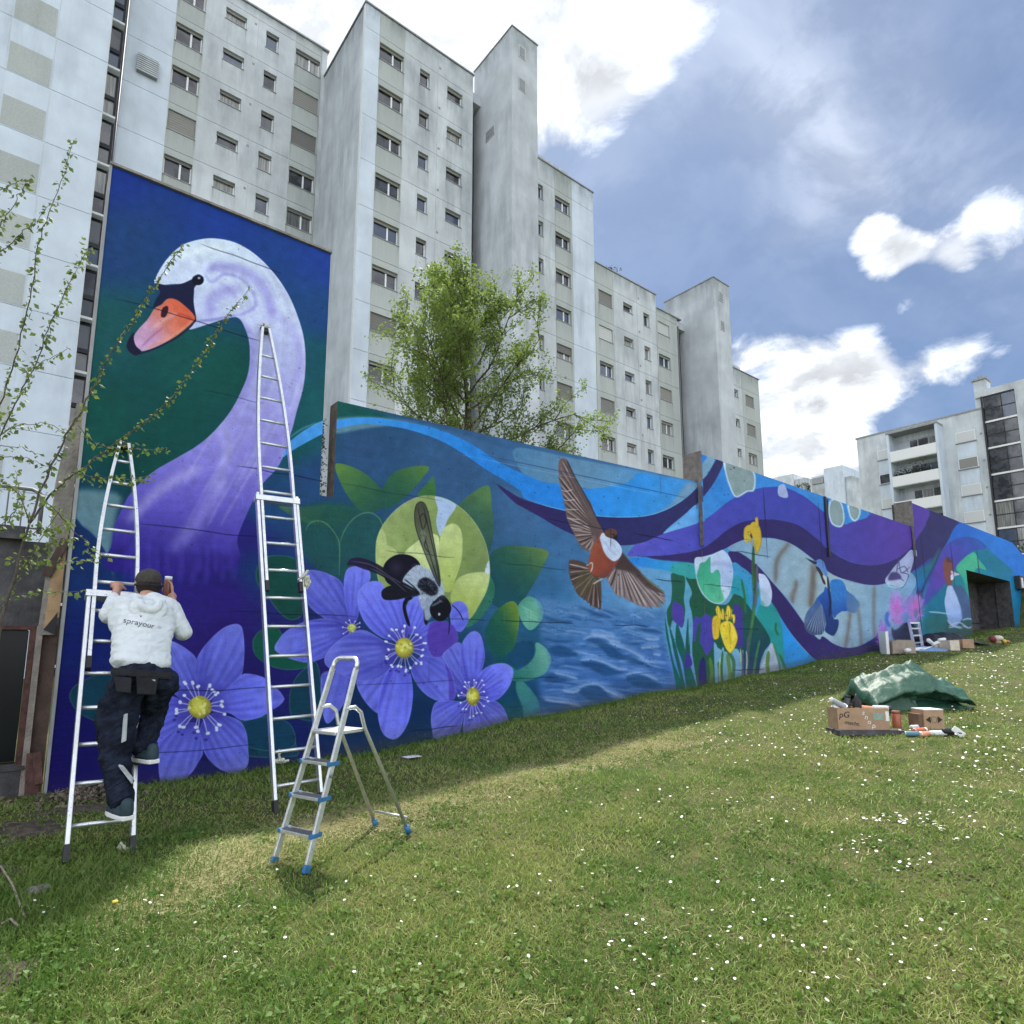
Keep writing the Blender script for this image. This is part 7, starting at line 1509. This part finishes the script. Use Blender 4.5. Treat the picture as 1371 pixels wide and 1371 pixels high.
# ------------------------------------------------------------------ trees and shrubs
def tree(base, crownr, top, label, seed, leafm='leaf_tree', nleaf=46000, lsize=.088, name='beech_tree'):
    r = np.random.default_rng(seed); B = Vector(base); o = thing(name, tuple(B), label, 'tree'); H = top - B.z; br = MB(); pts = []
    def rad(h):                                            # crown radius at relative height
        return crownr * float(np.interp(h, [.2, .35, .48, .6, .72, .85, .94, 1.0], [.3, .9, 1.18, 1.15, 1.0, .70, .40, .2]))
    tk = [B + Vector((.06 * math.sin(k), .05 * math.cos(k * 1.3), H * k / 12)) for k in range(12)]
    m = MB(); m.tube(tk, [max(.018, .20 * (1 - k / 12.3)) for k in range(12)], 9); m.build('trunk', 'bark', o, True)
    def grow(p, d, L, rd, lev):
        n = 6; q = [p]; 
        for k in range(n):
            d = (d + Vector(r.normal(size=3) * .12) + Vector((0, 0, .03))).normalized(); q.append(q[-1] + d * L / n)
        br.tube(q, [rd * (1 - .75 * k / n) for k in range(n + 1)], 5 if lev < 2 else 4, False)
        for k in range(1, n + 1):
            if lev < 3:
                for _ in range(2 if lev < 2 else 1):
                    if r.random() < .88:
                        s = Vector(r.normal(size=3)); s = (s - d * s.dot(d)).normalized(); grow(q[k], (d * .8 + s * .75 + Vector((0, 0, .12))).normalized(), L * r.uniform(.34, .50) * (1.15 - .4 * k / n), rd * .42, lev + 1)
            if lev >= 2: pts.extend([q[k]] * (2 if lev == 2 else 3))
    nb = 34
    for i in range(nb):
        h = .26 + .62 * (i / nb) ** .92; a = i * 2.4 + r.uniform(-.4, .4); j = min(10, int(h * 12)); p = tk[j] + (tk[j + 1] - tk[j]) * (h * 12 - j if j < 11 else 0)
        L = rad(h) * r.uniform(.85, 1.10); grow(p, Vector((math.cos(a), math.sin(a), .35 + .9 * h)).normalized(), L, .055 * (1.1 - h) + .012, 1)
    br.build('branches', 'bark', o, True)
    P_ = np.array([tuple(p) for p in pts]); idx = r.integers(0, len(P_), nleaf); Q = P_[idx] + r.normal(0, .085, (nleaf, 3))
    f = leaf_cloud('foliage', Q, lsize, leafm, o, seed, .35, .7); f['kind'] = 'stuff'
    return o
d0 = ray(622, 598); tb = d0 * (14.5 / d0.y); tree((tb.x, 14.5, gz(tb.x, 14.5)), 2.75, (ray(640, 400) * (tb.y / ray(648, 322).y)).z, 'airy spring green tree rising behind the middle of the painted wall', 12)
def small_tree(u, v, Y, s, label, seed):
    p = P(u, v, Y=Y) if Y else None; o = thing('distant_tree', (p.x, p.y, -1), label, 'tree'); r = np.random.default_rng(seed)
    m = MB(); m.tube([(p.x, p.y, -1), (p.x, p.y, p.z)], [s * .12, s * .04], 6); m.build('trunk', 'bark', o)
    n = 900; a = r.normal(size=(n, 3)); a /= np.linalg.norm(a, axis=1)[:, None]; a *= r.uniform(.3, 1, n)[:, None] ** .5 * np.array([s, s, s * .8]); a += np.sin(a[:, ::-1] * 5 / s) * s * .15
    f = leaf_cloud('foliage', a + np.array([p.x, p.y, p.z - s * .3]), s * .16, 'leaf_dark', o, seed); f['kind'] = 'stuff'
small_tree(1074, 652, 62, 1.6, 'small dark tree top left of the far white tower', 1)
small_tree(1369, 742, 14, 1.5, 'dark bush at the right edge above the end of the wall', 3)
# leafy sapling in the left foreground, its long shoots crossing the painted slab
def sapling():
    r = np.random.default_rng(21); Y0 = 3.7; root = P(-60, 1010, Y=Y0)
    o = thing('leafy_shrub', (root.x, root.y, gz(root.x, root.y)), 'young shrub with long thin leafy shoots reaching across the swan slab', 'shrub')
    L_ = [(( -60,1040),(-40,960),(-12,880),(5,820),(25,750),(40,700)), 9.5, 4.0, 0, .0], [((40,700),(75,655),(110,628),(160,590),(205,556),(240,520),(268,478),(300,430),(333,386)), 4.2, 1.0, 1, .1], \
         [((40,700),(58,650),(85,590),(105,556),(125,520),(150,470),(185,420),(215,370),(246,326)), 4.2, 1.0, 1, -.1], [((-30,640),(0,545),(20,480),(40,400),(52,330),(70,275),(88,225),(99,188)), 3.2, .9, 1, .2], \
         [((-10,600),(20,540),(45,490),(70,430),(90,385),(119,328)), 3.0, .9, 2, .1], [((-20,340),(0,302),(14,280),(31,251),(42,238)), 2, .8, 1, -.2], [((-20,350),(0,338),(19,321),(36,307),(50,295),(68,272)), 2, .8, 1, 0], \
         [((-20,268),(0,256),(14,249),(26,243)), 2, .8, 1, .3], [((30,500),(48,490),(70,478),(90,467)), 1.6, .8, 1, 0], [((-20,592),(0,583),(17,572),(44,567),(70,570),(96,580)), 2, .9, 1, .1], \
         [((-20,616),(0,612),(23,611),(44,616),(70,626)), 1.8, .8, 1, -.1], [((-20,592),(0,597),(17,598),(35,602),(54,608)), 1.6, .8, 1, -.2], [((105,570),(125,592),(150,600),(165,604)), 1.6, .8, 1.6, .1], [((168,588),(180,600),(200,602),(224,600)), 1.6, .8, 1.6, .1], \
         [((96,632),(125,640),(152,640),(175,642),(202,636)), 1.8, .8, 1.8, .05], [((60,672),(80,690),(100,712),(126,738),(143,746)), 1.8, .8, 1.4, 0], [((10,745),(30,749),(61,752),(98,752),(116,752)), 1.6, .8, 1.6, 0], [((20,800),(52,791),(84,793),(110,790)), 1.4, .7, 1.0, 0], \
         [((-20,860),(0,812),(30,765),(58,716),(80,680)), 3, 1.2, 1, .3], [((38,700),(30,670),(12,650),(-10,640)), 2.5, 1, 2, 0], [((30,720),(50,712),(75,708),(95,700)), 2, .8, 2.4, 0], [((10,700),(20,680),(26,655),(20,630)), 2, .8, 2.4, .1], [((-20,725),(5,700),(22,690)), 2, .8, 2.2, 0], [((48,760),(60,735),(78,722),(94,726)), 1.8, .8, 2.4, 0]
    m = MB(); LV = []
    for pl, w0, w1_, dens, dy in L_:
        q = [Vector((p * 1.0)) for p in [P(u, v, Y=Y0 + dy + .03 * i) for i, (u, v) in enumerate(pl)]]
        s = spline([(p.x, p.y, p.z) for p in q], False, 5) if False else None
        A = np.array([tuple(p) for p in q]); sx = np.stack([spline(A[:, [0, 1]], False, 5)[:, 0], spline(A[:, [0, 1]], False, 5)[:, 1], spline(A[:, [0, 2]], False, 5)[:, 1]], 1)
        n = len(sx); sx[1:-1] += r.normal(0, .0035, (n - 2, 3)); rr = [(w0 + (w1_ - w0) * k / (n - 1)) * .00130 for k in range(n)]; m.tube([tuple(p) for p in sx], rr, 6)
        if dens:
            seg = np.linalg.norm(np.diff(sx, axis=0), axis=1); tot = seg.sum(); c = np.concatenate([[0], np.cumsum(seg)]); k = int(tot / .034)
            for t in np.linspace(.06 * tot, tot, max(3, k)):
                p = np.array([np.interp(t, c, sx[:, a]) for a in range(3)]); nl = int(round(dens * 2.2 + r.uniform(0, 1.6)))
                for _ in range(nl): LV.append(p + r.normal(0, .008 * (1 + .7 * (dens > 1.3)), 3))
    m.build('stems', 'stem', o, True)
    f = leaf_cloud('foliage', LV, .029, 'leaf', o, 5, .75, .66); f['kind'] = 'stuff'
sapling()
# ------------------------------------------------------------------ grass, flowers in the lawn
def blademat(name, c1, c2, c3):
    m, T, b = newmat(name); pos = T.new('ShaderNodeNewGeometry').outputs['Position']
    a = T.noise(pos, .7, 5, .6); c = T.noise(pos, 160, 1, .5); e = T.noise(pos, 4.5, 4, .6)
    col = T.mix(T.map(a, .38, .62, 0, 1), (*c1, 1), (*c2, 1)); col = T.mix(T.math('MULTIPLY', T.map(c, .50, .66, 0, 1), T.map(e, .35, .6, .25, 1)), col, (*c3, 1)); T.set(b, 'Base Color', col); b.inputs['Roughness'].default_value = .55; b.inputs['Specular IOR Level'].default_value = .3
    tr = T.new('ShaderNodeBsdfTranslucent', {'Color': col}); mx = T.new('ShaderNodeMixShader', {0: .32}); T.l.new(b.outputs[0], mx.inputs[1]); T.l.new(tr.outputs[0], mx.inputs[2]); T.l.new(mx.outputs[0], T.n['Material Output'].inputs[0]); mt[name] = m
blademat('grass blade', (.105, .235, .026), (.27, .345, .075), (.50, .46, .22))
blademat('lush blade', (.08, .175, .028), (.13, .22, .04), (.24, .27, .09))
def blades(name, X, Y, h, w_, m, lean=.5, seed=0, label=''):
    r = np.random.default_rng(seed); n = len(X); Z = ground(X, Y) - .004; a = r.uniform(0, 2 * np.pi, n); la = r.uniform(0, 2 * np.pi, n); ln_ = h * lean * r.uniform(.2, 1.6, n)
    dx, dy = np.cos(a) * w_ / 2, np.sin(a) * w_ / 2; bx, by = np.cos(la) * ln_, np.sin(la) * ln_
    b0 = np.stack([X - dx, Y - dy, Z], 1); b1_ = np.stack([X + dx, Y + dy, Z], 1); m0 = np.stack([X + dx * .8 + bx * .35, Y + dy * .8 + by * .35, Z + h * .6], 1); m1 = np.stack([X - dx * .8 + bx * .35, Y - dy * .8 + by * .35, Z + h * .6], 1); t = np.stack([X + bx, Y + by, Z + h * .95], 1)
    V = np.stack([b0, b1_, m0, m1, t], 1).reshape(-1, 3); i = np.arange(n) * 5; F = np.concatenate([np.stack([i, i + 1, i + 2], 1), np.stack([i, i + 2, i + 3], 1), np.stack([i + 3, i + 2, i + 4], 1)])
    o = quads(name, V, F, m, None, nv=3); tag(o, label, kind='stuff'); return o
def scatter(n, r0, r1_, seed, fov=(-52, 50)):
    r = np.random.default_rng(seed); R = r0 * (r1_ / r0) ** r.uniform(0, 1, n); A = np.radians(r.uniform(fov[0], fov[1], n)); c0_ = math.atan2(FY, FX)
    X = R * np.cos(c0_ - A); Y = R * np.sin(c0_ - A); k = (Y < 6.95) & (Y > -14); return X[k], Y[k], R[k], r
X, Y, R, r = scatter(430000, 1.5, 42, 1)
nz = np.sin(X * 1.9 + 2 * np.sin(Y * 1.3)) * np.cos(Y * 2.3 + X * .4) + .6 * np.sin(X * 5.1 + Y * 3.7)
h = (.022 + .006 * nz + .016 * r.random(len(X))) * (1 + .10 * np.clip((6.95 - Y < .35), 0, 1) * 6); 
blades('grass', X, Y, np.clip(h, .014, .12), .0030 + .00085 * R, 'grass blade', 1.1, 2, 'short mown grass blades covering the sloping lawn')
# longer tufts left by the mower: wall foot, left corner, scattered clumps
cx, cy, cr_, r = scatter(560, 1.7, 22, 5); n = 34; X = (cx[:, None] + r.normal(0, .055, (len(cx), n)) * (1 + .1 * cr_[:, None])).ravel(); Y = (cy[:, None] + r.normal(0, .055, (len(cx), n)) * (1 + .1 * cr_[:, None])).ravel(); RR = np.repeat(cr_, n); k = Y < 6.95
X2 = r.uniform(.2, 30, 16000); Y2 = 6.97 - np.abs(r.normal(0, .09, 16000)); XL = r.normal(.15, .42, 9000); YL = r.normal(4.3, .6, 9000); kl = YL < 6.9
X = np.concatenate([X[k], X2, XL[kl]]); Y = np.concatenate([Y[k], Y2, YL[kl]]); RR = np.concatenate([RR[k], np.hypot(X2, Y2), np.hypot(XL[kl], YL[kl])])
blades('tall_grass', X, Y, r.uniform(.03, .085, len(X)), .0035 + .0007 * RR, 'lush blade', .7, 3, 'longer dark green grass tufts along the wall foot and in clumps')
# broad leaved weeds (plantain, clover)
wx, wy, wr, r = scatter(900, 1.6, 9, 8); a = r.normal(0, .04, (len(wx), 12, 2)); X = (wx[:, None] + a[:, :, 0]).ravel(); Y = (wy[:, None] + a[:, :, 1]).ravel(); k = Y < 6.9
for c_, nn, sd in (((G(60, 1275)), 260, .10), (G(50, 1150), 220, .12), (G(40, 1340), 160, .10), (G(250, 1120), 120, .12), (G(560, 1330), 200, .14)):
    X = np.append(X, r.normal(c_.x, sd, nn)); Y = np.append(Y, r.normal(c_.y, sd, nn))
k = Y < 6.9; X, Y = X[k], Y[k]
o = leaf_cloud('weeds', np.stack([X, Y, ground(X, Y) + r.uniform(.012, .035, len(X))], 1), .032, 'lush blade', None, 9, -.1, .8); tag(o, 'low clover and plantain leaves among the grass', kind='stuff')
# dry clippings
cl = [G(160, 1235), G(260, 1185), G(340, 1135), G(430, 1110), G(530, 1088), G(640, 1060), G(740, 1032), G(840, 1005), G(935, 985)]; A = np.array([(p.x, p.y) for p in cl]); t = r.uniform(0, len(A) - 1.001, 42000); i = t.astype(int); Q = A[i] + (A[i + 1] - A[i]) * (t - i)[:, None] + r.normal(0, .12, (42000, 2)) * (1 + .12 * t[:, None])
mt['straw'] = M('dry grass clippings', (.50, .46, .25), .8, .2, 60, trans=.25, col2=(.30, .29, .12))
Xs, Ys, Rs, r = scatter(30000, 1.6, 14, 14); cz = np.sin(Xs * 1.1 + 1.7) * np.sin(Ys * 1.7 + Xs * .6 + .4); kk = cz > .05; X = np.concatenate([Q[:, 0], Xs[kk]]); Y = np.concatenate([Q[:, 1], Ys[kk]]); kk = Y < 6.9
blades('clippings', X[kk], Y[kk], r.uniform(.012, .032, kk.sum()), .0035 + .0006 * np.hypot(X[kk], Y[kk]), 'straw', 2.4, 6, 'pale dry mown clippings lying in a strip parallel to the wall and in patches')
# daisies
def daisies():
    r = np.random.default_rng(31); pts = []
    def cl_(u, v, n, sx, sy):
        for _ in range(int(n * 1.7)):
            a, b = u + r.normal(0, sx), v + r.normal(0, sy)
            if b > 866 and b < 1420: g = G(a, b); pts.append((g.x, g.y))
    for q in ((1190,1105,26,26,6), (1250,1112,14,16,8), (1150,1135,10,20,8), (1230,1168,8,16,6), (1330,1010,60,40,30), (1320,940,110,45,28), (1290,905,80,50,16), (1180,900,60,60,14), (1060,930,60,50,14), (1100,960,24,30,12), (960,960,24,30,10), (1000,1000,30,60,16),
              (1340,880,60,30,12), (1120,1010,26,60,16), (1200,1040,20,70,18), (1310,1090,26,40,24), (980,1090,12,60,20), (1150,1230,12,90,30), (850,960,10,20,6), (1090,1330,10,80,30), (900,1290,14,50,25), (1000,1240,8,60,30), (760,1180,12,90,30), (1260,1290,8,80,40), (500,1200,8,90,30), (200,1220,3,10,6), (60,1230,4,10,8), (330,1270,7,90,40), (700,1290,10,120,40), (850,1080,16,80,20), (1230,885,30,60,8)): cl_(*q)
    V, F, Mi = [], [], []
    for x, y in pts:
        if y > 6.85: continue
        d = math.hypot(x, y); s = (.0062 + .00066 * d) * r.uniform(.7, 1.15); z = gz(x, y) + r.uniform(.025, .05); tx, ty = r.normal(0, .25, 2); b = len(V); K = 9
        V.append((x, y, z + .002)); 
        for k in range(K):
            a = 6.283 * k / K; px_, py_ = math.cos(a) * s, math.sin(a) * s; V.append((x + px_, y + py_, z - (px_ * tx + py_ * ty) + .3 * s))
        for k in range(K): F.append((b, b + 1 + k, b + 1 + (k + 1) % K)); Mi.append(0)
        c = len(V)
        for k in range(6): a = 6.283 * k / 6; V.append((x + math.cos(a) * s * .34, y + math.sin(a) * s * .34, z + .35 * s))
        V.append((x, y, z + .55 * s))
        for k in range(6): F.append((c + 6, c + k, c + (k + 1) % 6)); Mi.append(1)
        c = len(V); V += [(x - .0008, y, z), (x + .0008, y, z), (x, y, z - .05)]; F.append((c, c + 1, c + 2)); Mi.append(2)
    o = quads('daisies', V, F, 'white', None, nv=3); mt['yc'] = M('yellow flower centre', (.65, .45, .04), .7, .1, 60); o.data.materials.append(mt['yc']); o.data.materials.append(mt['lush blade']); o.data.polygons.foreach_set('material_index', Mi); o.data.update(); tag(o, 'white daisies scattered in the lawn, thickest on the right', kind='stuff')
daisies()
g = G(153, 1219); o = thing('dandelion', tuple(g), 'single yellow dandelion in the shaded grass at the lower left', 'flower'); m = MB(); m.ball(g + Vector((0, 0, .035)), .016, 12, 7, (1, 1, .5)); m.build('bloom', 'yc', o); m = MB(); m.tube([g, g + Vector((0, 0, .033))], .0015, 5); m.build('stalk', 'leaf', o)
# earth patches
def earth(u, v, rx, ry, label):
    g = G(u, v); r = np.random.default_rng(int(u) + 100); V = [(0, 0, .022)]; K = 26
    for k in range(K): a = 6.283 * k / K; q = r.uniform(.75, 1.15); V.append((math.cos(a) * rx * q, math.sin(a) * ry * q, .0))
    W = []; F = []
    for ring, f in enumerate((.35, .7, 1.0)):
        for k in range(K): x = V[k + 1][0] * f + g.x; y = V[k + 1][1] * f + g.y; W.append((x, y, gz(x, y) + (.03 * (1 - f) + r.uniform(0, .01) if f < 1 else -.01)))
    W.append((g.x, g.y, gz(g.x, g.y) + .03)); F = [(3 * K, k, (k + 1) % K) for k in range(K)]
    for a in (0, 1): F += [(a * K + k, (a + 1) * K + k, (a + 1) * K + (k + 1) % K) for k in range(K)] + [(a * K + k, (a + 1) * K + (k + 1) % K, a * K + (k + 1) % K) for k in range(K)]
    o = quads('soil_patch', W, F, 'soil', None, True, nv=3); tag(o, label, kind='structure')
earth(8, 1310, .16, .22, 'bare soil at the lower left edge'); earth(30, 1115, .34, .30, 'bare soil under the garage sill'); earth(120, 1085, .5, .16, 'bare soil at the foot of the swan slab'); earth(-30, 1180, .3, .3, 'bare soil outside the left edge')
# twigs on the soil
for k, (a, b) in enumerate((((0, 1170), (32, 1238)), ((0, 1252), (24, 1250)), ((-10, 1118), (34, 1108)))):
    pa, pb = G(*a), G(*b); o = thing('stick', tuple(pa), ['thin pale stick lying diagonally at the lower left edge', 'short pale stick lying level at the lower left edge', 'long stick on the soil below the garage sill'][k], 'stick'); m = MB(); m.tube([pa + Vector((0, 0, .03)), (pa + pb) / 2 + Vector((0, .02, .05)), pb + Vector((0, 0, .02))], .006, 6); m.build('twig', 'bark' if k == 2 else 'card_grey', o)
